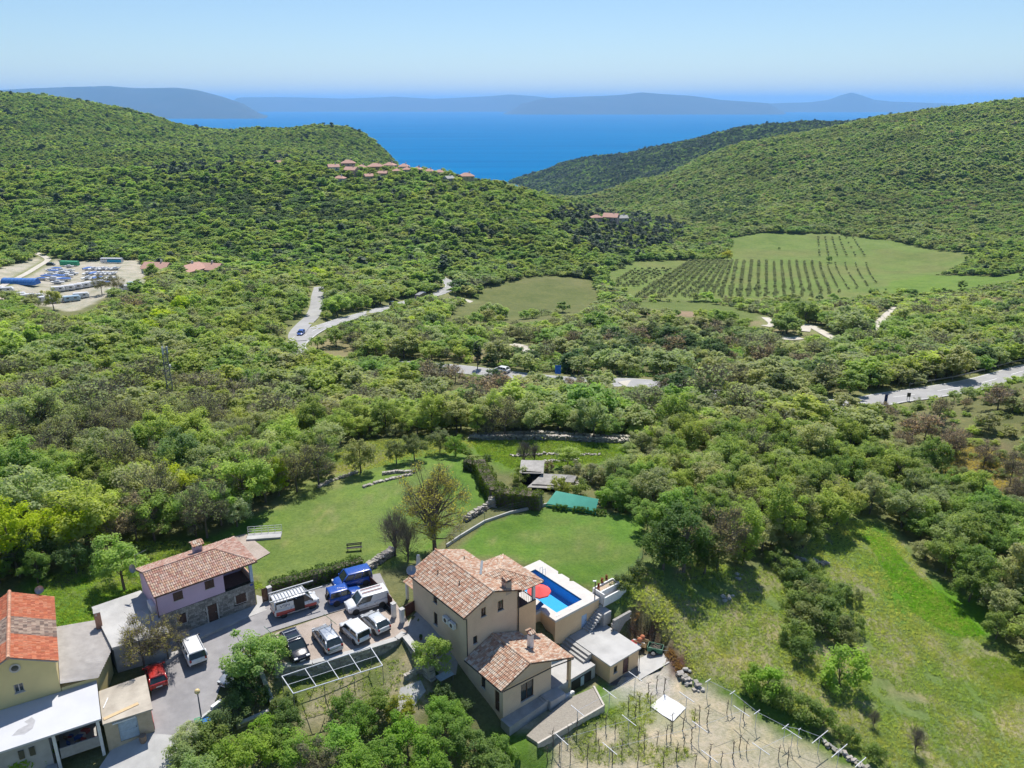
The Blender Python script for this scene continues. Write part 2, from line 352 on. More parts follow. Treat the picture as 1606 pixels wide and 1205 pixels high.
VINEYARD = poly_at([(800, 1165), (870, 1100), (960, 1065), (1010, 1040), (1050, 1045), (1100, 1072), (1230, 1135), (1350, 1215), (780, 1215)])
GRAVEL = poly_at([(930, 1100), (990, 1060), (1030, 1030), (1062, 1045), (1110, 1085), (1060, 1100), (1000, 1098)])
BANK = poly_at([(1000, 962), (1022, 985), (1050, 1020), (1078, 1052), (1060, 1052), (1030, 1020), (990, 985)])
TERRACES = poly_at([(735, 688), (800, 690), (985, 694), (978, 716), (930, 728), (800, 735), (750, 712)])
UPPER_GLADE = poly_at([(500, 745), (520, 715), (580, 690), (650, 690), (720, 680), (760, 690), (720, 712), (640, 720), (560, 742)])
DRY_L = poly_at([(470, 755), (520, 735), (560, 738), (520, 760), (440, 790)])
YARD_L = poly_at([(60, 915), (130, 890), (200, 930), (180, 970), (90, 985)])
BOATYARD = poly_at([(-20, 470), (-20, 428), (60, 402), (115, 411), (215, 409), (228, 425), (222, 452), (160, 466), (110, 488), (60, 474)])
FIELD_MID = poly_at([(703, 497), (760, 452), (860, 433), (925, 438), (940, 460), (905, 485), (800, 501)])
FIELD_STRIP = poly_at([(1000, 475), (1100, 474), (1150, 482), (1205, 500), (1180, 505), (1080, 500), (1000, 495)])
PLOUGHED = poly_at([(1005, 486), (1060, 488), (1106, 491), (1106, 498), (1050, 497), (1005, 493)])
OLIVE = poly_at([(958, 427), (1000, 410), (1140, 408), (1152, 374), (1190, 366), (1300, 366), (1400, 378), (1530, 400), (1500, 415), (1460, 432), (1400, 440), (1380, 462), (1240, 474), (1100, 472), (1010, 470), (965, 450)])
BRIGHT3 = poly_at([(1400, 438), (1460, 432), (1560, 434), (1600, 428), (1600, 436), (1500, 455), (1440, 462), (1395, 460)])
SCRUB_R = poly_at([(1420, 720), (1500, 690), (1606, 720), (1606, 800), (1520, 760), (1470, 760)])
GARDEN = poly_at([(430, 1060), (600, 1020), (640, 1040), (680, 1090), (640, 1120), (560, 1110), (440, 1130), (400, 1090)])
SCRUB_MID = poly_at([(620, 600), (800, 560), (1000, 520), (1200, 520), (1300, 560), (1280, 620), (1000, 640), (760, 650), (640, 640)])
CLEARINGS = [poly_at(q) for q in ([(700, 555), (760, 545), (830, 545), (840, 560), (740, 568)], [(1230, 525), (1330, 528), (1330, 545), (1240, 545)], [(1060, 575), (1150, 575), (1150, 595), (1070, 598)], [(490, 530), (560, 520), (560, 550), (520, 570), (500, 560)],
    [(1180, 505), (1260, 508), (1260, 522), (1200, 520)], [(1000, 545), (1040, 540), (1060, 555), (1010, 560)])]
def smooth_path(pts, step=3.0):
    pts = [np.array(p, float) for p in pts]; pts = [2 * pts[0] - pts[1]] + pts + [2 * pts[-1] - pts[-2]]; out = []
    for i in range(1, len(pts) - 2):
        a, b, c, d = pts[i - 1:i + 3]; n = max(2, int(np.linalg.norm(c - b) / step))
        for k in range(n):
            t = k / n; out.append(0.5 * (2 * b + (c - a) * t + (2 * a - 5 * b + 4 * c - d) * t * t + (3 * b - a - 3 * c + d) * t ** 3))
    out.append(pts[-2]); out = np.array(out)
    z = out[:, 2].copy()
    for _ in range(12): z[1:-1] = (z[:-2] + z[1:-1] * 2 + z[2:]) / 4
    out[:, 2] = z; return out
MAIN_ROAD = smooth_path([at(u, v) for u, v in [(1760, 540), (1660, 568), (1606, 583), (1540, 600), (1470, 614), (1400, 625), (1335, 632), (1240, 632), (1120, 618), (1010, 603), (890, 598), (800, 589), (710, 578), (625, 573), (540, 572), (478, 558), (462, 545), (474, 530), (500, 515), (545, 500), (600, 485), (650, 471), (690, 460), (708, 448), (690, 436)]])
SIDE_ROAD = smooth_path([at(u, v) for u, v in [(467, 535), (466, 522), (478, 508), (490, 496), (497, 480), (498, 466), (502, 450)]])
TRACKS = [smooth_path([at(u, v) for u, v in q], 2) for q in ([(-30, 468), (10, 445), (40, 430), (60, 418), (75, 408), (68, 402), (56, 397)], [(1262, 520), (1270, 512), (1310, 532)], [(1370, 520), (1385, 500), (1405, 482)], [(800, 540), (822, 545), (830, 553)], [(690, 470), (715, 468), (740, 474)],
    [(1200, 498), (1212, 508), (1200, 512)], [(1225, 530), (1240, 531), (1256, 530)], [(975, 603), (1000, 601), (1030, 603)])]
LANES = [(MAIN_ROAD, 3.1, 5.0), (SIDE_ROAD, 2.6, 3.0)] + [(t, 2.0, 2.0) for t in TRACKS]
def lane_dist(x, y):
    """distance to the nearest lane edge, and that lane's height"""
    best = np.full(len(x), 1e9); hz = np.zeros(len(x))
    for path, hw, sh in LANES:
        m = (x > path[:, 0].min() - 40) & (x < path[:, 0].max() + 40) & (y > path[:, 1].min() - 40) & (y < path[:, 1].max() + 40)
        idx = np.nonzero(m)[0]
        for k in range(0, len(idx), 4000):
            i = idx[k:k + 4000]
            d2 = (x[i, None] - path[None, :, 0]) ** 2 + (y[i, None] - path[None, :, 1]) ** 2
            j = d2.argmin(1); d = np.sqrt(d2[np.arange(len(i)), j]) - hw; b = d < best[i]
            best[i] = np.where(b, d, best[i]); hz[i] = np.where(b, path[j, 2], hz[i])
    return best, hz
terr_base = terr
def terr2(x, y):
    x = np.atleast_1d(np.asarray(x, float)); y = np.atleast_1d(np.asarray(y, float))
    z = terr_base(x, y); sh = z.shape; d, hz = lane_dist(x.ravel(), y.ravel())
    w = np.clip(1 - (d - 0.8) / 7, 0, 1); w = w * w * (3 - 2 * w)
    zz = z.ravel() * (1 - w) + (hz - 0.10) * w
    return np.where(w > 0, zz, z.ravel()).reshape(sh)
def gz(x, y): return float(terr2(x, y)[0])

# ------------------------------------------------------------------ ground sheet
G = dict(floor=(.17, .175, .08), lawn=(.12, .225, .04), meadow=(.17, .235, .075), bright=(.11, .24, .022), dirt=(.50, .43, .33), gravel=(.44, .415, .375), dry=(.27, .23, .13), field=(.15, .19, .06), brown=(.30, .22, .15),
         olive=(.17, .23, .065), scrub=(.20, .17, .10), yard=(.46, .42, .36), bank=(.10, .055, .045), grass2=(.115, .16, .04))
rows = np.concatenate([np.linspace(-220, 20, 14), np.geomspace(24 + 75, 5200 + 75, 430) - 75]); cols = np.linspace(-0.86, 0.86, 430)
GX = cols[None] * (np.maximum(rows, 0) + 75)[:, None]; GY = np.repeat(rows[:, None], len(cols), 1)
gx, gy = GX.ravel(), GY.ravel(); gzv = terr2(gx, gy)
n1 = vnoise(gx / 7, gy / 7, 1); n2 = vnoise(gx / 2.2, gy / 2.2, 2); n3 = vnoise(gx / 23, gy / 23, 4)
micro = np.clip(1 - np.abs(gy - 90) / 160, 0, 1) * 0.05
lawnish = inpoly(gx, gy, LAWN_L) | inpoly(gx, gy, LAWN_R)
FLATS = [poly_at(q) for q in ([(200, 1215), (225, 1045), (270, 1015), (420, 935), (600, 890), (660, 955), (735, 1060), (690, 1070), (640, 1010), (425, 1060), (345, 1120), (300, 1215)], [(365, 845), (385, 836), (427, 868), (402, 884)], [(625, 1075), (665, 1062), (675, 1085), (640, 1125), (612, 1125)])] + [hw([(-2, -8), (9, -10.5), (21, -9), (20, -3), (17.5, 9.5), (8, 9.5), (-3, 12)])]
flat = np.zeros(len(gx), bool)
for f_ in FLATS: flat |= inpoly(gx, gy, f_)
gzv += np.where(flat, 0.0, np.where(lawnish, 0.015, 0.08)) * micro / 0.05 * (n2 * 0.6 + n1 * 0.4)
gc = np.tile(np.array(G['floor']), (len(gx), 1))
def lay(poly, c, wob=1.0, fe=1.2):
    c = np.array(G[c] if isinstance(c, str) else c)
    d = polydist(gx, gy, poly); w = np.clip(1 - (d + (n1 + n2) * wob) / fe, 0, 1)[:, None]
    gc[:] = gc * (1 - w) + c * w
def lay_noise(poly, c, nn, lo, hi, amt=1.0):
    w = (inpoly(gx, gy, poly) * np.clip((nn - lo) / (hi - lo), 0, 1) * amt)[:, None]; gc[:] = gc * (1 - w) + np.array(G[c] if isinstance(c, str) else c) * w
near_grass = poly_at([(60, 915), (210, 850), (330, 850), (420, 925), (250, 905), (190, 960), (90, 990)])
lay(near_grass, 'grass2', 1.5, 2); lay_noise(near_grass, 'dry', n1 + n2, .2, 1.2, .6)
lay(UPPER_GLADE, 'grass2', 1.5, 2); lay_noise(UPPER_GLADE, 'dry', n1, 0, .7, .8); lay(LAWN_L, 'lawn', .4, .8); lay(DRY_L, 'dry', 2, 3)
lay(LAWN_R, 'lawn', .2, .5); lay_noise(LAWN_R, (.165, .225, .06), n1 + .6 * n2, -.3, .9, .8); lay_noise(LAWN_L, (.175, .23, .065), n3 + .5 * n1, -.2, .8, .8); lay_noise(LAWN_R, (.11, .18, .035), n3 - .7 * n1, .1, .9, .7); lay_noise(LAWN_L, (.11, .185, .035), n1 - .6 * n3, .1, .9, .7)
for q_ in ([(520, 800), (560, 790), (620, 770), (680, 745), (700, 730)], [(440, 850), (480, 830), (520, 822)], [(500, 800), (515, 815), (512, 830)], [(780, 850), (830, 842), (900, 850), (960, 870)]):
    p_ = poly_at(q_); d_ = np.full(len(gx), 99.0)
    for (x0, y0), (x1, y1) in zip(p_[:-1], p_[1:]):
        t_ = np.clip(((gx - x0) * (x1 - x0) + (gy - y0) * (y1 - y0)) / ((x1 - x0) ** 2 + (y1 - y0) ** 2), 0, 1); d_ = np.minimum(d_, np.hypot(gx - x0 - t_ * (x1 - x0), gy - y0 - t_ * (y1 - y0)))
    w_ = (np.clip(1 - (np.abs(d_ - .7) + .5 * n2) / .5, 0, 1) * .55)[:, None]; gc[:] = gc * (1 - w_) + np.array((.27, .26, .12)) * w_
lay(TERRACES, (.14, .225, .045), 1, 2); lay_noise(TERRACES, 'grass2', n1, 0, .8, .7)
lay(MEADOW, 'meadow', 1, 2); lay_noise(MEADOW, (.15, .20, .055), n1 + .5 * n2, -.2, .7, .85); lay_noise(MEADOW, (.33, .29, .18), n2 + .8 * n3, .15, .9, .85); lay(BRIGHT1, 'bright', 1.6, 3); lay(BRIGHT2, (.16, .235, .05), 1.8, 4); lay_noise(BRIGHT1, (.18, .23, .07), n1 + .7 * n2, .1, .9, .8)
lay(SCRUB_R, 'scrub', 2, 4); lay(SCRUB_MID, (.15, .15, .07), 3, 8); lay_noise(SCRUB_MID, 'dry', n1 + n3, .1, 1, .6)
lay(GARDEN, (.34, .30, .20), .6, 1); lay_noise(GARDEN, 'grass2', n1 + n2, -.1, .7, .85)
lay(VINEYARD, (.47, .41, .31), .5, 1); lay_noise(VINEYARD, 'grass2', n1 + .9 * n2, .0, .9, .85); lay_noise(VINEYARD, 'bright', n3 + .5 * n1, .35, .8, .8); lay(GRAVEL, 'gravel', .5, 1.0)
vp = poly_at([(1075, 1060), (1110, 1075), (1230, 1150), (1340, 1215), (1200, 1215), (1120, 1150), (1060, 1105)]); lay(vp, 'dirt', .5, 1.2)
lay(poly_at([(1085, 1066), (1120, 1078), (1250, 1150), (1330, 1198), (1345, 1190), (1240, 1122), (1110, 1062)]), (.10, .17, .03), .6, 1.0)
lay(poly_at([(780, 1160), (830, 1150), (860, 1180), (850, 1215), (780, 1215)]), (.09, .17, .025), .5, 1)
lay(BANK, 'bank', .5, 1.0); lay(YARD_L, 'bright', 1.5, 2)
for f, c in ((FIELD_MID, (.145, .165, .062)), (OLIVE, 'olive'), (FIELD_STRIP, 'field'), (PLOUGHED, 'brown'), (BRIGHT3, (.155, .235, .05))): lay(f, c, .6, 4)
lay_noise(OLIVE, (.19, .20, .075), n3, -.2, .8, .7); lay_noise(FIELD_MID, (.19, .19, .085), n3 + .4 * n1, -.1, .8, .7)
lay(BOATYARD, 'yard', 1, 3)
for c in CLEARINGS: lay(c, 'dry', 3, 6)
ld, _h = lane_dist(gx, gy); w = np.clip(1 - (ld - .5) / 2.5, 0, 1)[:, None]; gc[:] = gc * (1 - w) + np.array([.24, .25, .115]) * w
tn, tnt, tb, to = _mat('ground')
ta = tnt.nodes.new('ShaderNodeAttribute'); ta.attribute_name = 'ground_colour'
c = _mix(tnt, ta.outputs['Color'], (.55, .6, .5), _ramp(tnt, _noise(tnt, 2.6, 4, .7), .42, .72, 0, .75), 'MULTIPLY')
c = _mix(tnt, c, (1.45, 1.3, 1.15), _ramp(tnt, _noise(tnt, .55, 4, .65), .45, .75, 0, .8), 'MULTIPLY')
c = _mix(tnt, c, (.72, .80, .72), _ramp(tnt, _noise(tnt, .07, 5, .7), .42, .62, 0, .8), 'MULTIPLY')
tnt.links.new(c, tb.inputs['Base Color']); tb.inputs['Roughness'].default_value = 1.0; tb.inputs['Specular IOR Level'].default_value = 0.1
_bump(tnt, tb, _noise(tnt, 5.0, 3, .75), .9, .12)
nr, nc = len(rows), len(cols); ii = (np.arange(nr - 1)[:, None] * nc + np.arange(nc - 1)[None]).ravel()
gme = np_mesh('terrain', np.stack([gx, gy, gzv], 1), np.stack([ii, ii + 1, ii + nc + 1, ii + nc], 1), tn, True)
ca = gme.color_attributes.new('ground_colour', 'FLOAT_COLOR', 'POINT'); ca.data.foreach_set('color', np.concatenate([gc, np.ones((len(gc), 1))], 1).astype(np.float32).ravel())
tag(ob('terrain', gme), kind='structure', label='rolling green hillsides and valley falling to the sea')

# ------------------------------------------------------------------ sea and islands
sm, snt, sb, so = _mat('sea')
tc = snt.nodes.new('ShaderNodeTexCoord')
mp = snt.nodes.new('ShaderNodeMapping'); mp.inputs['Scale'].default_value = (0.0005, 0.0045, 1); snt.links.new(tc.outputs['Object'], mp.inputs[0])
snt.links.new(_mix(snt, (.0, .115, .31), (.0, .165, .385), _ramp(snt, _noise(snt, 1.0, 6, .6, vec=mp.outputs[0]), .35, .7)), sb.inputs['Base Color'])
sb.inputs['Roughness'].default_value = 0.32; sb.inputs['IOR'].default_value = 1.33; sb.inputs['Specular IOR Level'].default_value = 0.0
_bump(snt, sb, _noise(snt, .12, 5), .5, 1.2)
sv, sf = [], []
for r_ in np.geomspace(700, 70000, 40):
    for a_ in np.linspace(-1.1, 1.1, 40): sv.append((r_ * math.sin(a_), r_ * math.cos(a_), SEA))
sf = [(i * 40 + k, i * 40 + k + 1, (i + 1) * 40 + k + 1, (i + 1) * 40 + k) for i in range(39) for k in range(39)]
tag(ob('sea', np_mesh('sea', np.array(sv), np.array(sf), sm)), kind='structure', label='calm deep blue sea bay')
IM = M('island_scrub', (.022, .042, .034), (.04, .052, .045), .002, .95)
def island(name, label, crest, Y, depth, seed):
    """a long island: crest given as pixels along its skyline"""
    nx, ny = 90, 26; us = np.array([c[0] for c in crest]); vs_ = np.array([c[1] for c in crest])
    V = []
    for i in range(nx):
        u = us[0] + (us[-1] - us[0]) * i / (nx - 1); v = np.interp(u, us, vs_); p = onY(u, v, Y); h = max(p[2] - SEA, 4)
        X = p[0]; end = min(i, nx - 1 - i) / 6
        for j in range(ny):
            t = j / (ny - 1) * 2 - 1; prof = (1 - abs(t) ** 1.6) * min(1, end + .0)
            w = vnoise(np.array([X / 900.]), np.array([t * 3.]), seed)[0] * .1 + vnoise(np.array([X / 350.]), np.array([t * 7.]), seed + 1)[0] * .05
            V.append((X * (1 + t * depth / Y), Y + t * depth, SEA - 6 + (h + 6) * max(0, prof * (1 + w * (1 - (1 - abs(t)) ** 4)))))
    F = np.array([(i * ny + j, (i + 1) * ny + j, (i + 1) * ny + j + 1, i * ny + j + 1) for i in range(nx - 1) for j in range(ny - 1)])
    return tag(ob(name, np_mesh(name, np.array(V), F, IM, True)), label, None, None, 'structure')
island('island_hill', 'long blue island ridge on the horizon at the left', [(-160, 150), (-40, 143), (50, 139), (110, 137), (170, 134.5), (220, 138), (275, 137), (310, 141), (350, 152), (380, 162), (420, 170)], 15500, 2200, 1)
island('island_hill', 'low blue coast across the middle of the horizon', [(330, 158), (380, 153), (450, 152.5), (540, 155), (620, 152), (680, 155), (760, 151), (800, 148.5), (840, 151), (900, 158), (960, 164)], 25000, 2200, 4)
island('island_hill', 'blue island with rounded summit right of the middle', [(788, 171), (815, 163), (850, 155), (920, 151), (975, 149), (1008, 145), (1030, 147), (1080, 150), (1130, 157), (1190, 161), (1235, 164.5)], 19500, 1800, 7)
island('island_hill', 'pale far conical island peak at the right of the horizon', [(1180, 163), (1230, 161.5), (1270, 160.5), (1300, 156.5), (1318, 149.5), (1335, 145), (1350, 149), (1372, 156.5), (1400, 159.5), (1460, 161.5), (1520, 163)], 23500, 1700, 9)
hz_, hnt, _b, ho = _mat('haze_air'); hnt.nodes.remove(_b)
pv = hnt.nodes.new('ShaderNodeVolumePrincipled'); pv.inputs['Color'].default_value = (0.36, 0.66, 1.0, 1); pv.inputs['Density'].default_value = 5.4e-5; pv.inputs['Anisotropy'].default_value = 0.1
hnt.links.new(pv.outputs[0], ho.inputs['Volume'])
tag(MB().box(-75000, 75000, -1500, 72000, SEA - 20, 400).build('haze', hz_), kind='stuff', label='blue summer haze over sea and hills')
# ------------------------------------------------------------------ trees
def unit(n, rng):
    v = rng.normal(size=(n, 3)); return v / (np.linalg.norm(v, axis=1, keepdims=True) + 1e-9)
def leaves(c, nrm, size, rng, asp=.6):
    """pointed leaf sprays as four-cornered faces"""
    n = len(c); nrm = nrm / (np.linalg.norm(nrm, axis=1, keepdims=True) + 1e-9)
    t = np.cross(nrm, unit(n, rng)); t /= np.linalg.norm(t, axis=1, keepdims=True) + 1e-9; b = np.cross(nrm, t); s = size[:, None]
    bend = nrm * s * .25
    v = np.stack([c - t * s - bend, c + b * s * asp, c + t * s - bend, c - b * s * asp], 1).reshape(-1, 3)
    return v, np.arange(n * 4).reshape(n, 4)
def leaf_cloud(seed, ctrs, cr, per, leaf, squash=.75, up=.85):
    rng = np.random.default_rng(seed); n = len(ctrs)
    u = unit(n * per, rng); rr = rng.uniform(.45, 1.08, (n * per, 1)); k = np.repeat(cr * rng.uniform(.7, 1.25, n), per)[:, None]
    p = np.repeat(ctrs, per, 0) + u * rr * k * np.array([1, 1, squash])
    nm = u * .55 + np.array([0, 0, up]) + unit(n * per, rng) * .55
    v, f = leaves(p, nm, leaf * rng.uniform(.6, 1.35, n * per), rng)
    return v, f, np.clip(np.repeat(rng.uniform(0, 1, n), per) * .5 + rng.uniform(0, .5, n * per), 0, 1)
def clumps(seed, n, rx, rz, zc, inner=.35, flat=-.75, wob=.28):
    rng = np.random.default_rng(seed); d = unit(n * 3, rng); d = d[d[:, 2] > flat][:n]
    ph = rng.uniform(0, 6.28, 4); a = np.arctan2(d[:, 1], d[:, 0])
    env = 1 + wob * (np.sin(2 * a + ph[0]) * .5 + np.sin(3 * a + ph[1]) * .35 + np.sin(5 * a + ph[2] + 3 * d[:, 2]) * .3)
    r = (inner + (1 - inner) * rng.random(len(d)) ** .55) * env
    return np.stack([d[:, 0] * rx * r, d[:, 1] * rx * r, zc + d[:, 2] * rz * r], 1)
def wood_mesh(seed, H, ctrs, r0, nlimb=12, sides=5, zfork=.3, mat=None):
    rng = random.Random(seed); mb = MB()
    top = Vector((rng.uniform(-.25, .25), rng.uniform(-.25, .25), H * .78)); fk = Vector((top.x * .3, top.y * .3, H * zfork))
    mb.tube([(0, 0, -.4), (0, 0, .05), fk, (fk + top) / 2, top], [r0 * 1.35, r0 * 1.1, r0 * .8, r0 * .5, r0 * .15], sides + 1)
    for i in range(min(nlimb, len(ctrs))):
        c = Vector(ctrs[int(i * len(ctrs) / nlimb)]); t = rng.uniform(.0, .7); s = fk.lerp(top, t)
        if c.z < s.z: s = fk
        m = s.lerp(c, .5) + Vector((rng.uniform(-.2, .2), rng.uniform(-.2, .2), rng.uniform(-.1, .35)))
        mb.tube([s, m, c], [r0 * .42, r0 * .26, r0 * .06], 4, cap=False)
    return mb
def crown_mesh(name, v, f, lv, mat):
    me = np_mesh(name, v, f, mat); a = me.attributes.new('lv', 'FLOAT', 'FACE'); a.data.foreach_set('value', lv.astype(np.float32)); return me
def twig_quads(seed, ctrs, H, per, L, w, rng=None):
    """bare twigs: slender tapering faces fanning out of each limb end"""
    rng = np.random.default_rng(seed); n = len(ctrs) * per; base = np.repeat(ctrs, per, 0) + rng.normal(size=(n, 3)) * L * .25
    out = base - np.array([0, 0, H * .35]); out /= np.linalg.norm(out, axis=1, keepdims=True) + 1e-9
    d = out + unit(n, rng) * .7 + np.array([0, 0, .25]); d /= np.linalg.norm(d, axis=1, keepdims=True)
    ln = L * rng.uniform(.5, 1.3, (n, 1)); sd = np.cross(d, unit(n, rng)); sd /= np.linalg.norm(sd, axis=1, keepdims=True)
    a = base - d * ln * .5; b = base + d * ln * .5
    v = np.stack([a - sd * w, a + sd * w, b + sd * w * .3, b - sd * w * .3], 1).reshape(-1, 3)
    return v, np.arange(n * 4).reshape(n, 4)
def join_meshes(name, parts, mats):
    """parts: (verts, faces(k=4), material index, lv)"""
    V = np.concatenate([p[0] for p in parts]); off = np.cumsum([0] + [len(p[0]) for p in parts])[:-1]
    F = np.concatenate([p[1] + o for p, o in zip(parts, off)]); me = np_mesh(name, V, F, mats)
    me.polygons.foreach_set('material_index', np.concatenate([np.full(len(p[1]), p[2]) for p in parts]).astype(np.int32))
    a = me.attributes.new('lv', 'FLOAT', 'FACE'); a.data.foreach_set('value', np.concatenate([p[3] for p in parts]).astype(np.float32)); return me
SPEC = {  # kind: height, crown radius, half height, crown centre, clumps, leaves per clump, leaf size, clump radius, trunk radius, inner
    'broad': (7.0, 2.9, 2.5, 4.3, 46, 105, .15, .82, .16, .35),
    'tall': (9.5, 2.5, 3.9, 5.5, 52, 95, .15, .80, .17, .30),
    'bush': (2.8, 1.55, 1.25, 1.35, 24, 85, .10, .50, .05, .30),
    'dense': (7.0, 2.9, 2.9, 3.9, 54, 120, .13, .80, .18, .45),
    'column': (9.0, .95, 4.2, 4.6, 44, 80, .11, .45, .12, .40),
    'pine': (10.0, 2.2, 4.2, 5.8, 44, 80, .15, .75, .16, .30),
    'sparse': (8.0, 2.9, 3.0, 4.9, 40, 34, .13, .80, .15, .35)}
LOD = {0: (1, 1, 1), 1: (.75, .36, 2.1), 2: (.5, .24, 3.7), 3: (.36, .20, 6.0)}
LIB = {}; lib_col = bpy.data.collections.new('tree_kinds'); LIB_ORDER = []
def make_kind(kind, var, lod):
    H, rx, rz, zc, nc_, per, leaf, cr, tr, inner = SPEC[kind]; fa, fb, fc = LOD[lod]; seed = hash((len(kind), var, lod, ord(kind[0]))) % 9999
    c = clumps(seed, max(8, int(nc_ * fa)), rx, rz, zc, inner)
    if kind == 'pine': k = 1.15 - (c[:, 2] - (zc - rz)) / (2 * rz) * .75; c[:, :2] *= k[:, None]
    v, f, lv = leaf_cloud(seed + 1, c, cr * (1 + .12 * lod), max(5, int(per * fb)), leaf * fc)
    mb = wood_mesh(seed + 2, H * (.92 if kind != 'bush' else .6), c, tr, (14, 8, 4, 0)[lod], (5, 4, 3, 3)[lod], .12 if kind == 'bush' else .3)
    if kind == 'sparse':
        tv, tf = twig_quads(seed + 3, c, H, int((46, 26, 12, 6)[lod]), (1.3, 1.5, 1.9, 2.4)[lod], (.016, .03, .07, .14)[lod])
    lm = NEEDLE if kind in ('pine', 'column') else LEAF
    wq = [f4 if len(f4) == 4 else None for f4 in mb.f]; wv = np.array(mb.v); wf = np.array([q for q in wq if q])
    parts = [(v, f, 0, lv), (wv, wf, 1, np.zeros(len(wf)))]
    if kind == 'sparse': parts.append((tv, tf, 2, np.zeros(len(tf))))
    nm = '%s_%d_%d' % (kind, lod, var); me = join_meshes(nm, parts, [lm, BARK, TWIG])
    rec = dict(joined=me, H=H, rx=rx)
    if lod == 0:
        cp = [(v, f, 0, lv)] + ([(tv, tf, 1, np.zeros(len(tf)))] if kind == 'sparse' else [])
        rec['crown'] = join_meshes('crown', cp, [lm, TWIG]); rec['trunk'] = mb.mesh('trunk', BARK)
    LIB[(kind, var, lod)] = rec
    o = bpy.data.objects.new('kind_%03d' % len(LIB_ORDER), me); lib_col.objects.link(o); rec['idx'] = len(LIB_ORDER); LIB_ORDER.append(nm)
NVAR = {'broad': 4, 'tall': 2, 'bush': 3, 'dense': 2, 'column': 1, 'pine': 2, 'sparse': 3}
for k_, nv in NVAR.items():
    for v_ in range(nv):
        for l_ in range(4):
            if l_ == 3 and v_ > 1: continue
            make_kind(k_, v_, l_)
# how the woods are mixed: (kind, tint, weight)
LIME, LIGHT, MID, GREY, DARK, BROWN, PINE, OLV = (.40, .50, .03), (.33, .42, .125), (.235, .345, .10), (.335, .39, .215), (.11, .175, .075), (.37, .31, .24), (.065, .105, .07), (.28, .355, .145)
MIX = {
    'left_slope': [('broad', LIGHT, 26), ('tall', LIGHT, 9), ('broad', MID, 26), ('broad', GREY, 20), ('sparse', GREY, 10), ('dense', DARK, 7), ('broad', LIME, 6), ('sparse', BROWN, 1)],
    'near_left': [('sparse', GREY, 24), ('broad', LIGHT, 30), ('broad', GREY, 22), ('broad', MID, 16), ('sparse', BROWN, 4), ('dense', DARK, 4)],
    'thicket': [('broad', MID, 26), ('broad', GREY, 26), ('broad', LIGHT, 24), ('sparse', GREY, 12), ('dense', DARK, 6), ('sparse', BROWN, 2)],
    'scrub': [('bush', OLV, 30), ('bush', MID, 18), ('dense', DARK, 12), ('sparse', BROWN, 6), ('broad', GREY, 18), ('bush', LIGHT, 10), ('sparse', GREY, 8)],
    'ridge': [('broad', LIGHT, 32), ('tall', LIGHT, 10), ('tall', MID, 8), ('broad', MID, 30), ('dense', DARK, 14), ('pine', PINE, 6), ('broad', GREY, 8)],
    'left_hill': [('broad', MID, 36), ('broad', OLV, 24), ('dense', DARK, 20), ('broad', LIGHT, 14), ('pine', PINE, 8)],
    'right_hill': [('broad', GREY, 24), ('tall', GREY, 8), ('bush', LIGHT, 6), ('broad', OLV, 30), ('broad', MID, 22), ('broad', LIGHT, 8), ('dense', DARK, 10), ('sparse', BROWN, 3)],
    'headland': [('pine', PINE, 40), ('dense', DARK, 40), ('broad', MID, 20)],
    'valley': [('pine', PINE, 46), ('column', PINE, 12), ('broad', MID, 24), ('broad', LIGHT, 12), ('dense', DARK, 12)],
    'right_scrub': [('bush', OLV, 34), ('sparse', BROWN, 22), ('bush', LIGHT, 18), ('broad', GREY, 16), ('sparse', GREY, 12)]}
REG = [('valley', poly_at([(880, 330), (960, 335), (1040, 350), (1090, 360), (1050, 395), (960, 405), (900, 395), (860, 350)])), ('valley', poly_at([(225, 270), (330, 262), (360, 268), (340, 280), (240, 282)])),
       ('scrub', SCRUB_MID), ('right_scrub', poly_at([(1350, 645), (1606, 600), (1660, 600), (1660, 830), (1560, 800), (1450, 740), (1380, 700)]))]
DARKPOLY = [poly_at([(1080, 318), (1180, 300), (1200, 330), (1150, 352), (1080, 352)]), poly_at([(150, 330), (250, 310), (420, 300), (600, 330), (560, 360), (300, 350)])]  # first outline: the hill's shaded side, put into the trees' dark tint
COMPOUND = poly_at([(-80, 1225), (-80, 935), (60, 905), (200, 855), (320, 842), (420, 925), (600, 885), (720, 862), (945, 930), (1010, 960), (1090, 1060), (1340, 1225)])
HUTPLOT = poly_at([(748, 775), (762, 735), (830, 728), (900, 735), (945, 780), (945, 805), (850, 795), (790, 790)])
STRIP = poly_at([(740, 788), (690, 845), (640, 878), (600, 893), (720, 866), (765, 825), (860, 797), (800, 768), (775, 762)])
STRIP2 = poly_at([(690, 880), (722, 858), (765, 862), (840, 876), (900, 905), (860, 930), (760, 930), (700, 900)])
EXCL = [STRIP2, STRIP, LAWN_L, LAWN_R, MEADOW, VINEYARD, TERRACES, UPPER_GLADE, BOATYARD, FIELD_MID, FIELD_STRIP, OLIVE, BRIGHT3, COMPOUND, HUTPLOT, BRIGHT1]
HOUSES = []        # ground spots of far houses: kept clear and in sight
def project(x, y, z):
    w = y * CP - (z - CAM_H) * SP; return 803 + FPX * x / w, 602.5 - FPX * (y * SP + (z - CAM_H) * CP) / w
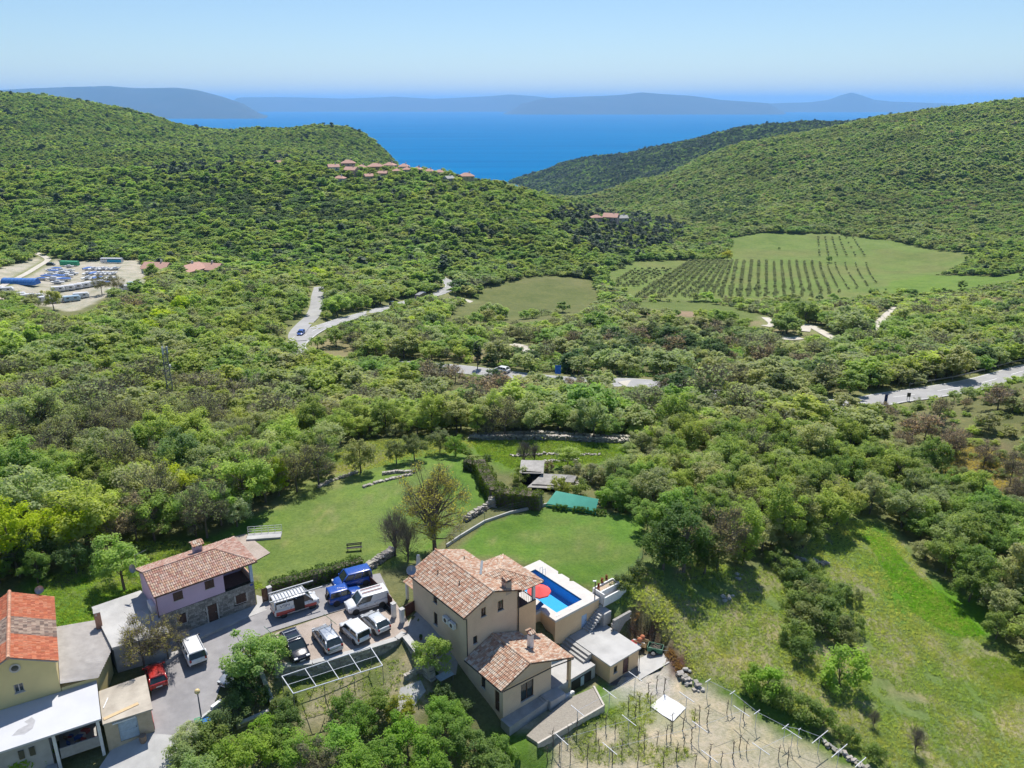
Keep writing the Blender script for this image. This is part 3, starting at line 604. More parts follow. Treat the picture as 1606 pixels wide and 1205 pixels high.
# ------------------------------------------------------------------ where the trees stand
FAR_HOUSES = [  # u, v (ground), distance, width, depth, wall height, turn, wall colour, roof
    (524, 276, 700, 8.8, 7.2, 5.1, 20, 'white', 'gable'), (547, 270, 735, 12.0, 8.8, 6.8, 10, 'pink', 'hip'), (552, 279, 690, 10.4, 8.0, 6.0, -20, 'rose', 'gable'), (533, 281, 672, 8.8, 6.4, 3.0, -10, 'white', 'hip'), (590, 270, 730, 13.6, 8.8, 5.5, 12, 'ochre', 'hip'),
    (612, 270, 745, 10.4, 8.0, 6.8, -15, 'lilac', 'hip'), (634, 271, 745, 9.6, 8.0, 6.0, 5, 'white', 'hip'), (639, 274, 730, 7.2, 6.4, 3.4, 12, 'white', 'hip'), (673, 276, 735, 8.8, 6.4, 3.4, 0, 'white', 'hip'), (732, 285, 715, 12.8, 8.8, 6.0, 8, 'cream', 'hip'), (704, 283, 700, 7.2, 6.4, 3.4, 40, 'grey', 'gable'), (440, 265, 745, 7.2, 6.4, 3.4, 10, 'rose', 'gable'),
    (958, 352, 680, 12.0, 9.6, 6.8, -20, 'rose', 'gable'), (935, 353, 675, 8.8, 6.4, 4.2, 10, 'rose', 'hip'), (975, 349, 700, 8.8, 7.2, 5.1, 15, 'grey', 'gable'),
    (249, 431, 410, 13.0, 9.0, 4.0, -8, 'white', 'gable'), (300, 436, 398, 13.0, 9.0, 4.5, 70, 'white', 'gable'), (328, 435, 405, 15.0, 9.0, 5.0, -12, 'white', 'gable'), (568, 272, 735, 8, 7, 4, 25, 'white', 'hip'), (600, 277, 700, 8, 6, 3.5, -5, 'rose', 'gable'), (623, 276, 715, 7, 6, 3.5, 15, 'cream', 'hip'), (655, 275, 735, 8, 7, 4, -20, 'pink', 'hip'), (578, 279, 685, 7, 6, 3.5, 30, 'cream', 'gable'), (690, 280, 730, 8, 7, 4, 10, 'white', 'hip')]
KEEP = []
for h in FAR_HOUSES:
    x, y, _ = onY(h[0], h[1], h[2]); HOUSES.append((x, y, max(h[3], h[4]) * .6))
    KEEP.append((x, y, gz(x, y) + h[5] * .45))
def vis_road(path, cond):
    for p in path:
        u, v = project(*p)
        if cond(u, v): KEEP.append((p[0], p[1], p[2] + (2.0 if 612 < u < 900 else .1)))
vis_road(MAIN_ROAD, lambda u, v: u > 1338 or 978 < u < 1035 or 612 < u < 890 or (u < 708 and v < 556))
vis_road(SIDE_ROAD, lambda u, v: v > 492)
for t in TRACKS: vis_road(t, lambda u, v: True)
for poly in (FIELD_MID, FIELD_STRIP, OLIVE, BRIGHT3, TERRACES, BOATYARD):
    k = len(poly)
    for i in range(k):
        a, b = np.array(poly[i]), np.array(poly[(i + 1) % k])
        for t in np.arange(0, 1, min(.5, 6 / (np.linalg.norm(b - a) + 1e-6))):
            q = a + (b - a) * t; KEEP.append((q[0], q[1], gz(q[0], q[1]) + (.3 if poly not in (BOATYARD, FIELD_STRIP, FIELD_MID) else -1.5)))
for u, v, Y in [(268, 585, 152)]: pass
KEEP = np.array(KEEP); KR = np.hypot(KEEP[:, 0], KEEP[:, 1]); KA = np.arctan2(KEEP[:, 0], KEEP[:, 1])
def jitter_grid(y0, y1, sp, seed):
    rng = np.random.default_rng(seed); xm = .80 * (y1 + 60)
    xs, ys = np.arange(-xm, xm, sp), np.arange(y0, y1, sp); X, Y = np.meshgrid(xs, ys); X = X + (np.arange(len(ys)) % 2)[:, None] * sp * .5
    X = X + rng.uniform(-.42, .42, X.shape) * sp; Y = Y + rng.uniform(-.42, .42, Y.shape) * sp
    X, Y = X.ravel(), Y.ravel(); m = np.abs(X) < .70 * (Y + 40); return X[m], Y[m]
PX, PY, PL, PS = [], [], [], []
for y0, y1, sp, lod, sc in [(58, 130, 3.3, 0, .95), (130, 190, 3.7, 1, .95), (190, 330, 4.3, 1, .95), (330, 560, 4.1, 2, .86), (560, 900, 4.3, 2, .84), (900, 1500, 4.9, 3, .90), (1500, 3100, 6.8, 3, 1.2)]:
    x, y = jitter_grid(y0, y1, sp, int(y0)); PX.append(x); PY.append(y); PL.append(np.full(len(x), lod)); PS.append(np.full(len(x), sc))
PX, PY, PL, PS = map(np.concatenate, (PX, PY, PL, PS))
ok = np.ones(len(PX), bool)
for e in EXCL:
    m = PY < max(p[1] for p in e) + 5; i = np.nonzero(m & ok)[0]; ok[i] &= ~inpoly(PX[i], PY[i], e)
i = np.nonzero(ok & (PY < 700))[0]; d_, _h = lane_dist(PX[i], PY[i]); ok[i] &= d_ > 2.2
for hx, hy, hr in HOUSES: ok &= np.hypot(PX - hx, PY - hy) > hr
for c in CLEARINGS: ok &= ~(inpoly(PX, PY, c) & (RNG.random(len(PX)) < .8))
PX, PY, PL, PS = PX[ok], PY[ok], PL[ok], PS[ok]; PZ = terr2(PX, PY); _u, _v = project(PX, PY, PZ); ok = ~((_v > 1090) & (PY < 75)); PX, PY, PL, PS, PZ = PX[ok], PY[ok], PL[ok], PS[ok], PZ[ok]
ok = PZ > SEA + 2; PX, PY, PZ, PL, PS = PX[ok], PY[ok], PZ[ok], PL[ok], PS[ok]; N = len(PX)
# which wood
regn = np.full(N, 'left_slope', dtype=object); uu, vv = project(PX, PY, PZ)
regn[(PY > 430) & (PY < 900)] = 'ridge'; regn[(PY >= 850) & (PX < 0)] = 'left_hill'; regn[(PX > 60) & (PY > 620)] = 'right_hill'; regn[(PX > 0) & (PY > 800)] = 'right_hill'
regn[(PY < 165) & (uu < 720)] = 'near_left'; regn[(PY < 200) & (uu > 940)] = 'thicket'; regn[(PY < 420) & (uu > 720) & (PY >= 200)] = 'thicket'
regn[(PX > 0) & (PY > 1750)] = 'headland'
for nm, poly in REG: regn[inpoly(PX, PY, poly)] = nm
dark = np.zeros(N, bool)
for poly in DARKPOLY: dark |= inpoly(PX, PY, poly) & (RNG.random(N) < .6)
patch = vnoise(PX / 28, PY / 28, 21) * .5 + vnoise(PX / 75, PY / 75, 22) * .5
sel = (RNG.random(N) * .62 + (patch * .5 + .5) * .38)
kinds = np.empty(N, dtype=object); tints = np.zeros((N, 3)); scl = np.zeros(N)
for nm, mix in MIX.items():
    w = np.array([m[2] for m in mix], float); cw = np.cumsum(w) / w.sum(); i = np.nonzero(regn == nm)[0]
    ch = np.searchsorted(cw, np.clip((sel[i] - .12) / .76, 0, .9999))
    for j, m in enumerate(mix):
        q = i[ch == j]; kinds[q] = m[0]; tints[q] = m[1]
kinds[dark & (PY > 250)] = 'dense'; tints[dark] = DARK
tints *= RNG.uniform(.86, 1.14, (N, 1)) * RNG.uniform(.95, 1.05, (N, 3)); tints *= (1 + patch * .16)[:, None]
tints[:, 0] *= 1 + vnoise(PX / 16, PY / 16, 31) * .09
scl = PS * RNG.choice([.55, .75, .9, 1.0, 1.12, 1.3], N, p=[.16, .22, .24, .2, .12, .06]) * RNG.uniform(.9, 1.1, N) * (1 + .2 * vnoise(PX / 40, PY / 40, 33))
scl[regn == 'scrub'] *= .85; scl[(regn == 'right_scrub')] *= .75; scl[(regn == 'near_left') | ((regn == 'thicket') & (PY < 150))] *= .85
mgrow = (regn == 'scrub') & (RNG.random(N) < .06)
HN = np.array([SPEC[k][0] for k in kinds]); RN = np.array([SPEC[k][1] for k in kinds])
# trees do not stand in the line between here and what the photograph shows open
TR, TA = np.hypot(PX, PY), np.arctan2(PX, PY)
order = np.argsort(KA); KAs, KRs, KZs = KA[order], KR[order], KEEP[order, 2]
lim = np.full(N, 1e9)
for i in np.nonzero(PY < 800)[0]:
    da = 2.2 * scl[i] / TR[i]; a, b = np.searchsorted(KAs, TA[i] - da), np.searchsorted(KAs, TA[i] + da)
    if b > a:
        r, z = KRs[a:b], KZs[a:b]; m = (r > TR[i] + 1) & (r < TR[i] * 1.6 + 40)
        if m.any(): lim[i] = (CAM_H + (z[m] - CAM_H) * TR[i] / r[m]).min() - PZ[i]
sc_lim = lim / (HN * 1.02); keepm = sc_lim > .13
tosh = keepm & (sc_lim < .5 * scl); kinds[tosh & (kinds != 'dense') & (kinds != 'sparse')] = 'bush'
HN = np.array([SPEC[k][0] for k in kinds]); scl = np.minimum(scl * np.where(tosh & (kinds == 'bush'), 1.1, 1), lim / (HN * 1.02))
keepm &= ~mgrow
PX, PY, PZ, PL, kinds, tints, scl, regn = [a[keepm] for a in (PX, PY, PZ, PL, kinds, tints, scl, regn)]; N = len(PX)
# dressed olive rows
OL = []; ORD = ['first', 'second', 'third', 'fourth', 'fifth', 'sixth', 'seventh', 'eighth', 'ninth', 'tenth', 'eleventh', 'twelfth', 'thirteenth', 'fourteenth', 'fifteenth', 'sixteenth', 'seventeenth', 'eighteenth', 'nineteenth', 'twentieth', 'twenty-first', 'twenty-second', 'twenty-third', 'twenty-fourth', 'twenty-fifth', 'twenty-sixth', 'twenty-seventh']
def rowpts(a, b, n): return [(a[0] + (b[0] - a[0]) * t, a[1] + (b[1] - a[1]) * t) for t in np.linspace(0, 1, n)]
for k in range(27):
    u0 = 1000 + k * 14.4; u1 = np.interp(u0, [1000, 1040, 1085, 1140, 1198, 1293, 1335, 1383], [1083, 1104.7, 1129, 1152, 1199, 1277, 1313, 1368])
    top = at(u1 + 0, 411 if k < 22 else 414); bot = at(u0, 466 - max(0, k - 20) * 3.2); L_ = math.hypot(top[0] - bot[0], top[1] - bot[1])
    OL += [(p, (.85 if k < 14 else .72) * (1 - .25 * (k > 21)), ORD[k] + ' long row from the left') for p in rowpts(bot, top, int(L_ / (4.4 if k < 22 else 7)) + 1)]
for k in range(6): OL += [(p, .8, 'short rows at the left corner') for p in rowpts(at(962 + k * 8, 449), at(996 + k * 11, 424), 12)]
for k in range(6): OL += [(p, .75, 'thin upper rows') for p in rowpts(at(1285 + k * 14, 402), at(1283 + k * 11, 374), 8)]
OL.sort(key=lambda q: q[0][1])
print('forest', N, 'olives', len(OL))
# ------------------------------------------------------------------ scatter object (geometry nodes) for what nobody could count
def scatter(name, label, pts, rot, scale, idx, tint, coll):
    me = bpy.data.meshes.new(name); n = len(pts); me.vertices.add(n); me.vertices.foreach_set('co', np.asarray(pts, np.float32).ravel())
    for an, ty, val, key in (('rot', 'FLOAT_VECTOR', rot, 'vector'), ('scl', 'FLOAT_VECTOR', scale, 'vector'), ('idx', 'INT', idx, 'value')):
        a = me.attributes.new(an, ty, 'POINT'); a.data.foreach_set(key, np.asarray(val, np.float32 if ty != 'INT' else np.int32).ravel())
    a = me.attributes.new('tint', 'FLOAT_COLOR', 'POINT'); a.data.foreach_set('color', np.concatenate([tint, np.ones((n, 1))], 1).astype(np.float32).ravel())
    me.update(); o = ob(name, me)
    ng = bpy.data.node_groups.new(name, 'GeometryNodeTree'); ng.interface.new_socket('Geometry', in_out='INPUT', socket_type='NodeSocketGeometry'); ng.interface.new_socket('Geometry', in_out='OUTPUT', socket_type='NodeSocketGeometry')
    nn, ll = ng.nodes, ng.links; gi, go = nn.new('NodeGroupInput'), nn.new('NodeGroupOutput')
    ci = nn.new('GeometryNodeCollectionInfo'); ci.inputs[0].default_value = coll; ci.inputs[1].default_value = True; ci.inputs[2].default_value = True
    ip = nn.new('GeometryNodeInstanceOnPoints'); ip.inputs['Pick Instance'].default_value = True
    def na(nm, ty):
        q = nn.new('GeometryNodeInputNamedAttribute'); q.data_type = ty; q.inputs[0].default_value = nm; return q.outputs[0]
    e2r = nn.new('FunctionNodeEulerToRotation'); ll.new(na('rot', 'FLOAT_VECTOR'), e2r.inputs[0])
    ll.new(gi.outputs[0], ip.inputs['Points']); ll.new(ci.outputs[0], ip.inputs['Instance']); ll.new(na('idx', 'INT'), ip.inputs['Instance Index'])
    ll.new(e2r.outputs[0], ip.inputs['Rotation']); ll.new(na('scl', 'FLOAT_VECTOR'), ip.inputs['Scale']); ll.new(ip.outputs[0], go.inputs[0])
    md = o.modifiers.new('scatter', 'NODES'); md.node_group = ng
    return tag(o, label, None, None, 'stuff')
def plant(kind, var, loc, s, rz, tint, name, label, cat='tree', group=None, sz=None):
    """one standing tree or bush: an Empty at its foot with trunk and crown"""
    rec = LIB[(kind, var % NVAR[kind], 0)]; r = empty(name, loc, rz, label, cat, group); r.scale = (s, s, s * (sz or 1))
    t = ob('trunk', rec['trunk'], r); c = ob('crown', rec['crown'], r); c['tint'] = [float(x) for x in tint]
    return r
app = scl * HN[keepm] / np.hypot(PX, PY) if len(HN) != N else scl * HN / np.hypot(PX, PY)
pu, pv_ = project(PX, PY, PZ); inview = (pu > -10) & (pu < 1616) & (pv_ < 1230) & (pv_ > 130)
cand = np.nonzero(inview & (PL == 0))[0]; top = cand[np.argsort(-app[cand])][:300]; single = np.zeros(N, bool); single[top] = True
MARKS = [(20, 850, 'behind the lime trees at the left edge'), (20, 740, 'in the wood at the left edge'), (150, 760, 'behind the large lime green tree'), (150, 690, 'deep in the left wood'), (260, 690, 'behind the dark evergreen oak'), (270, 640, 'at the foot of the lattice mast'), (360, 720, 'in the wood above the silvery flowering tree'), (440, 700, 'behind the slender lime tree'), (440, 660, 'in the wood between the mast and the glade'), (540, 680, 'at the left end of the glade'), (600, 660, 'behind the glade'), (700, 665, 'beyond the far end of the glade'), (800, 660, 'behind the upper terrace wall'), (900, 665, 'above the green terraces'), (990, 670, 'at the right end of the terraces'), (960, 745, 'right of the stone hut'), (1010, 790, 'right of the green sheet roof'), (1060, 740, 'in the thicket above the small lawn'), (1080, 840, 'behind the big dark thicket tree'), (1150, 700, 'in the upper middle of the thicket'), (1150, 800, 'in the middle of the thicket'), (1220, 770, 'in the thicket right of its middle'), (1270, 820, 'at the lower tip of the thicket'), (1270, 700, 'in the thicket below the flag'), (1360, 720, 'between the thicket and the scrubby slope'), (1360, 790, 'above the bright meadow strip'), (1450, 780, 'along the upper right side of the meadow'), (1480, 870, 'along the right side of the meadow'), (1560, 940, 'in the lower right border of the meadow'), (1560, 820, 'on the right slope above the meadow'), (1520, 720, 'on the scrubby slope below the road'), (1600, 680, 'at the right edge below the road'), (1590, 880, 'at the right edge beside the meadow'), (60, 920, 'behind the yellow house'), (250, 830, 'behind the lilac house')]
def tone(t, kind):
    if kind in ('sparse', 'bare'): return 'half bare grey' if t[1] >= t[0] * .9 else 'bare brown'
    if max(t) < .14: return 'dark green'
    if t[1] > t[0] * 1.30: return 'fresh green'
    return 'light green' if t[1] > t[2] * 2.4 else 'grey-green'
for i in np.nonzero(single)[0]:
    k = kinds[i]; hh = scl[i] * SPEC[k][0]; bush = k == 'bush' or hh < 3
    mk = min(MARKS, key=lambda m: (m[0] - pu[i]) ** 2 + ((m[1] - pv_[i]) * 1.5) ** 2)[2]; size = 'tall' if hh > 7.2 else ('low' if hh < 5 else 'mid-sized')
    lab = '%s %s %s %s' % (size, tone(tints[i], k), 'bush' if bush else 'tree', mk)
    plant(k, int(RNG.integers(9)), (PX[i], PY[i], PZ[i]), scl[i], RNG.uniform(0, 6.28), tints[i], 'bush' if bush else 'tree', lab, 'bush' if bush else 'tree', 'woodland ' + ('bushes ' if bush else 'trees ') + mk, RNG.uniform(.85, 1.15))
rest = np.nonzero(~single)[0]
vidx = np.array([LIB[(kinds[i], int(RNG.integers(NVAR[kinds[i]] if PL[i] < 3 else min(2, NVAR[kinds[i]]))), int(PL[i]))]['idx'] for i in rest])
rr = np.stack([RNG.normal(0, .05, len(rest)), RNG.normal(0, .05, len(rest)), RNG.uniform(0, 6.28, len(rest))], 1)
ss = scl[rest][:, None] * np.stack([RNG.uniform(1.1, 1.45, len(rest)), RNG.uniform(1.1, 1.45, len(rest)), RNG.uniform(.75, 1.0, len(rest)) * np.where(PY[rest] > 330, .82, 1)], 1)
scatter('woodland', 'mixed spring woodland covering the hills', np.stack([PX, PY, PZ - .1], 1)[rest], rr, ss, vidx, tints[rest], lib_col)
ome = LIB[('bush', 1, 1)]['joined']; OT = np.array((.22, .255, .17))
OL = [q for q in OL if RNG.random() > .1]
for k, (p, s, rw_) in enumerate(OL[:300]):
    o = ob('olive_tree', ome, None, (p[0] + RNG.normal(0, .4), p[1] + RNG.normal(0, .5), gz(p[0], p[1]))); q = s * RNG.uniform(.6, 1.2); o.scale = (q * 1.05, q * 1.05, q); o.rotation_euler = (0, 0, RNG.uniform(0, 6))
    o['tint'] = [float(x) for x in OT * RNG.uniform(.8, 1.2)]
    tag(o, 'small grey-green olive tree in the %s of the hillside field' % rw_, 'olive tree', 'olive trees in rows')
q = OL[300:]
if q:
    n_ = len(q); sc_ = np.array([s for _, s, _ in q]) * RNG.uniform(.8, 1.1, n_); xy = np.array([p for p, _, _ in q])
    scatter('olive_rows', 'far olive trees of the hillside field', np.column_stack([xy, terr2(xy[:, 0], xy[:, 1])]), np.stack([np.zeros(n_), np.zeros(n_), RNG.uniform(0, 6.28, n_)], 1), np.stack([sc_] * 3, 1), np.full(n_, LIB[('bush', 1, 2)]['idx']), OT[None] * RNG.uniform(.8, 1.2, (n_, 1)), lib_col)
# ------------------------------------------------------------------ building kit
from mathutils.geometry import delaunay_2d_cdt
def drape(name, poly, dz, mat, label=None, step=1.6, kind='structure', zfun=None, uv=False):
    """a sheet that follows the ground inside an outline"""
    zfun = zfun or terr2; vs_, k = [], len(poly)
    for i in range(k):
        a, b = np.array(poly[i][:2]), np.array(poly[(i + 1) % k][:2]); n = max(1, int(np.linalg.norm(b - a) / step))
        vs_ += [tuple(a + (b - a) * t / n) for t in range(n)]
    nb = len(vs_); ed = [(i, (i + 1) % nb) for i in range(nb)]
    xs = [p[0] for p in vs_]; ys = [p[1] for p in vs_]; X, Y = np.meshgrid(np.arange(min(xs), max(xs), step), np.arange(min(ys), max(ys), step))
    X, Y = X.ravel(), Y.ravel(); m = inpoly(X, Y, vs_); X, Y = X[m], Y[m]
    d = np.full(len(X), 9.0)
    for i in range(nb): d = np.minimum(d, np.hypot(X - vs_[i][0], Y - vs_[i][1]))
    pts = [Vector(p) for p in vs_] + [Vector((x, y)) for x, y, q in zip(X, Y, d) if q > step * .45]
    r = delaunay_2d_cdt(pts, ed, [], 1, 1e-4); P2 = np.array([tuple(v) for v in r[0]]); z = zfun(P2[:, 0], P2[:, 1]) + dz
    me = np_mesh(name, np.column_stack([P2, z]), np.array([f for f in r[2] if len(f) == 3]), mat, True)
    return tag(ob(name, me), label, None, None, kind)
def wpos(a, b, s, d, z):
    L = math.hypot(b[0] - a[0], b[1] - a[1]); ux, uy = (b[0] - a[0]) / L, (b[1] - a[1]) / L
    return (a[0] + ux * s - uy * d, a[1] + uy * s + ux * d, z)          # d > 0 goes inwards (left of a->b)
def wall(mb, a, b, z0, z1, ops=(), mi=0, gable=None, rec=.16):
    """outer skin a->b (outside on the right) with real openings and their reveals"""
    L = math.hypot(b[0] - a[0], b[1] - a[1]); xs = sorted({0, L, *[o[0] for o in ops], *[o[1] for o in ops]}); zs = sorted({z0, z1, *[o[2] for o in ops], *[o[3] for o in ops]})
    for i in range(len(xs) - 1):
        for j in range(len(zs) - 1):
            cx, cz = (xs[i] + xs[i + 1]) / 2, (zs[j] + zs[j + 1]) / 2
            if any(o[0] < cx < o[1] and o[2] < cz < o[3] for o in ops): continue
            mb.quad(wpos(a, b, xs[i], 0, zs[j]), wpos(a, b, xs[i + 1], 0, zs[j]), wpos(a, b, xs[i + 1], 0, zs[j + 1]), wpos(a, b, xs[i], 0, zs[j + 1]), mi=mi)
    for o in ops:
        s0, s1, h0, h1 = o[:4]; q = lambda s, d, z: wpos(a, b, s, d, z)
        mb.quad(q(s0, 0, h0), q(s1, 0, h0), q(s1, rec, h0), q(s0, rec, h0), mi=mi); mb.quad(q(s0, rec, h1), q(s1, rec, h1), q(s1, 0, h1), q(s0, 0, h1), mi=mi)
        mb.quad(q(s0, 0, h0), q(s0, rec, h0), q(s0, rec, h1), q(s0, 0, h1), mi=mi); mb.quad(q(s1, rec, h0), q(s1, 0, h0), q(s1, 0, h1), q(s1, rec, h1), mi=mi)
    if gable: mb.quad(*[wpos(a, b, s, 0, z) for s, z in gable], mi=mi)
    return mb
def wbox(mb, a, b, s0, s1, d0, d1, z0, z1, mi=0):
    u = Vector((b[0] - a[0], b[1] - a[1], 0)).normalized(); n = Vector((-u.y, u.x, 0)); c = Vector(wpos(a, b, (s0 + s1) / 2, (d0 + d1) / 2, (z0 + z1) / 2))
    return mb.obox(c, (u, n, Vector((0, 0, 1))), ((s1 - s0) / 2, abs(d1 - d0) / 2, (z1 - z0) / 2), mi)
GLASS = glass('window_glass'); WOODBR = M('brown_wood', (.11, .055, .035), (.07, .035, .025), 5, .6); WHITE = M('white_paint', (.78, .78, .76), (.66, .66, .66), 2, .5)
CONC = M('concrete', (.43, .42, .40), (.33, .325, .31), .9, .9, bump=.2, bscale=12, stain=.5); STEEL = M('grey_steel', (.30, .31, .32), (.22, .23, .24), 4, .45, .6); DARKM = M('dark_metal', (.06, .055, .05), (.035, .032, .03), 4, .5, .3)
SILL = M('stone_sill', (.55, .52, .47), (.45, .42, .38), 3)
def window(parent, a, b, op, style='glass', fm=None, rec=.12):
    s0, s1, h0, h1 = op[:4]; fm = fm or WOODBR; t = .06; mb = MB()
    wbox(mb, a, b, s0 + .004, s0 + t, rec - .05, rec + .03, h0 + .004, h1 - .004); wbox(mb, a, b, s1 - t, s1 - .004, rec - .05, rec + .03, h0 + .004, h1 - .004)
    wbox(mb, a, b, s0 + t, s1 - t, rec - .05, rec + .03, h1 - t, h1 - .004); wbox(mb, a, b, s0 + t, s1 - t, rec - .05, rec + .03, h0 + .004, h0 + t)
    if s1 - s0 > .55: wbox(mb, a, b, (s0 + s1) / 2 - .035, (s0 + s1) / 2 + .035, rec - .05, rec + .03, h0 + t, h1 - t)
    w = mb.build('window', fm, parent)
    if style == 'glass': wbox(MB(), a, b, s0 + t, s1 - t, rec, rec + .02, h0 + t, h1 - t).build('pane', GLASS, w)
    else:
        for k in (0, 1):
            m = MB(); x0, x1 = (s0, (s0 + s1) / 2 - .005) if k == 0 else ((s0 + s1) / 2 + .005, s1); wbox(m, a, b, x0 + .01, x1 - .01, -.04, .0, h0 + .01, h1 - .01)
            nz = int((h1 - h0) / .09)
            for j in range(nz): z = h0 + .05 + j * .09; wbox(m, a, b, x0 + .05, x1 - .05, -.055, -.04, z, z + .05)
            m.build('shutter', fm, w)
    wbox(MB(), a, b, s0 - .06, s1 + .06, -.07, rec - .05, h0 - .05, h0 + .003).build('sill', SILL, w)
    return w
def door(parent, a, b, op, mat, rec=.12):
    s0, s1, h0, h1 = op[:4]; d = wbox(MB(), a, b, s0 + .01, s1 - .01, rec - .04, rec + .03, h0 + .01, h1 - .01)
    for z in ((h0 * .92 + h1 * .08, h0 * .55 + h1 * .45), (h0 * .48 + h1 * .52, h0 * .07 + h1 * .93)): wbox(d, a, b, s0 + .14, s1 - .14, rec - .06, rec - .04, z[0], z[1])
    d = d.build('door', mat, parent); wbox(MB(), a, b, s1 - .2, s1 - .1, rec - .1, rec - .041, (h0 + h1) / 2 - .05, (h0 + h1) / 2 + .02).build('handle', STEEL, d); return d
TILEM = M('roof_tile', (1, 1, 1), (.78, .76, .74), 6, .9, attr='tile_colour', stain=.3)
PAL_MIX = [(.62, .46, .34), (.57, .36, .25), (.65, .52, .41), (.48, .26, .17), (.68, .57, .46), (.54, .33, .22), (.62, .43, .31)]
PAL_ROSE = [(.52, .33, .26), (.56, .38, .31), (.46, .25, .19), (.59, .44, .36)]
PAL_RED = [(.55, .17, .08), (.60, .20, .10), (.50, .15, .08), (.62, .25, .14)]
PAL_OLD = [(.32, .22, .17), (.42, .32, .25), (.22, .16, .13), (.48, .36, .28)]
def tiles(mb, o, eu, ev, W, L, pal, clip=None, w=.205, l=.34, rng=None):
    """barrel tiles, each with its own arch and step"""
    rng = rng or random.Random(3); o, eu, ev = Vector(o), Vector(eu).normalized(), Vector(ev).normalized(); n = eu.cross(ev)
    if n.z < 0: n = -n
    prof = [(-.5, .0), (-.33, .34), (0, .48), (.33, .34), (.5, 0)]; nu, nv = int(W / w), int(L / l) + 1
    w = W / nu
    for j in range(nv):
        for i in range(nu):
            s, t = (i + .5) * w, (j + .5) * l
            if t > L + l * .3 or (clip and not clip(s, min(t, L))): continue
            p = pal(s, t) if callable(pal) else pal
            c = p[rng.randrange(len(p))]; k = rng.uniform(.85, 1.1); c = tuple(x * k for x in c); jit = rng.uniform(-.012, .012)
            t0, t1 = j * l - .05, min((j + 1) * l, L + .02); b0, b1 = .05 + jit, .022
            lo = [o + eu * (s + q * w) + ev * t0 + n * (b0 + h * w * .72) for q, h in prof]; hi = [o + eu * (s + q * w * .9) + ev * t1 + n * (b1 + h * w * .6) for q, h in prof]
            for q in range(4): mb.quad(lo[q], lo[q + 1], hi[q + 1], hi[q], c=c)
            mb.quad(*lo[::-1], c=tuple(x * .6 for x in c))  # end face coloured darker for the shaded hollow under the tile
    return mb
def ridge(mb, p, q, pal, r=.12, step=.4, rng=random.Random(5)):
    p, q = Vector(p), Vector(q); n = max(1, int((q - p).length / step))
    for i in range(n):
        c = pal[rng.randrange(len(pal))]; mb.tube([p.lerp(q, i / n), p.lerp(q, (i + 1.06) / n)], [r, r * .86], 7, c=c)
    return mb
def slope(parent_mb, tb, e0, e1, r0, r1, pal, under=True, clip=None, rng=None, th=.09, mi=0):
    """one roof slope: eave e0->e1, top r0->r1 (3 or 4 corners); deck below, tiles above"""
    e0, e1, r0, r1 = map(Vector, (e0, e1, r0, r1)); eu = (e1 - e0); W = eu.length; eu = eu / W
    up = ((r0 + r1) / 2 - e0); up = up - eu * up.dot(eu); L = up.length; ev = up / L; n = eu.cross(ev); n = n if n.z > 0 else -n
    pts = [e0, e1, r1, r0] if (r1 - r0).length > .01 else [e0, e1, r1]
    parent_mb.quad(*pts, mi=mi); parent_mb.quad(*[p - n * th for p in pts][::-1], mi=mi)
    for i in range(len(pts)): a, b = pts[i], pts[(i + 1) % len(pts)]; parent_mb.quad(a, a - n * th, b - n * th, b, mi=mi)
    loc = [((p - e0).dot(eu), (p - e0).dot(ev)) for p in pts]
    s0 = min(0.0, min(q[0] for q in loc)); s1 = max(q[0] for q in loc)
    def inside(s, t): return bool(inpoly(s + s0, t, loc)) and (clip is None or clip(e0 + eu * (s + s0) + ev * t))
    tiles(tb, e0 + eu * s0, eu, ev, s1 - s0, L, pal, inside, rng=rng)
def stone_course(mb, path, h, th, stone=.3, rng=None, base=0.0, rough=0.0):
    """dry stones laid in courses along a path of (x, y, z)"""
    rng = rng or random.Random(9)
    for a, b in zip(path[:-1], path[1:]):
        a, b = Vector(a), Vector(b); d = b - a; L = math.hypot(d.x, d.y)
        if L < .05: continue
        u = Vector((d.x / L, d.y / L, 0)); n = Vector((-u.y, u.x, 0)); z = 0.0
        while z < h - .02:
            ch = min(rng.uniform(.7, 1.1) * stone * .7, h - z); s = rng.uniform(-.1, 0)
            while s < L:
                w = rng.uniform(.7, 1.5) * stone; c = a.lerp(b, min(max((s + w / 2) / L, 0), 1)); k = rng.uniform(.7, 1.15)
                g_ = rough * stone; tw_ = rng.uniform(-1, 1) * rough; tl_ = rng.uniform(-.6, .6) * rough; dd_ = th * (1 - .55 * rough * rng.random()); ax_ = (u + n * (rng.uniform(-.08, .08) + tw_) + Vector((0, 0, tl_))).normalized(); ay_ = Vector((0, 0, 1)).cross(ax_).normalized()
                if rough and rng.random() < .22: s += w; continue
                mb.obox(c + Vector((0, 0, base + z + ch / 2 - rng.random() * g_ * .4)) + n * (rng.uniform(-.03, .03) + rng.uniform(-1, 1) * g_ * 1.1) + u * rng.uniform(-1, 1) * g_ * .5, (ax_, ay_, ax_.cross(ay_)), (w / 2 - .012, dd_ / 2 + rng.uniform(-.04, .03), ch / 2 * rng.uniform(1 - .3 * rough, 1 + .3 * rough) - .01), c=(k, k * rng.uniform(.94, 1), k * rng.uniform(.88, .98)))
                s += w
            z += ch
    return mb
STONE = M('limestone', (.46, .44, .40), (.33, .315, .285), 3, .95, bump=.3, attr='stone_tone', stain=.4)
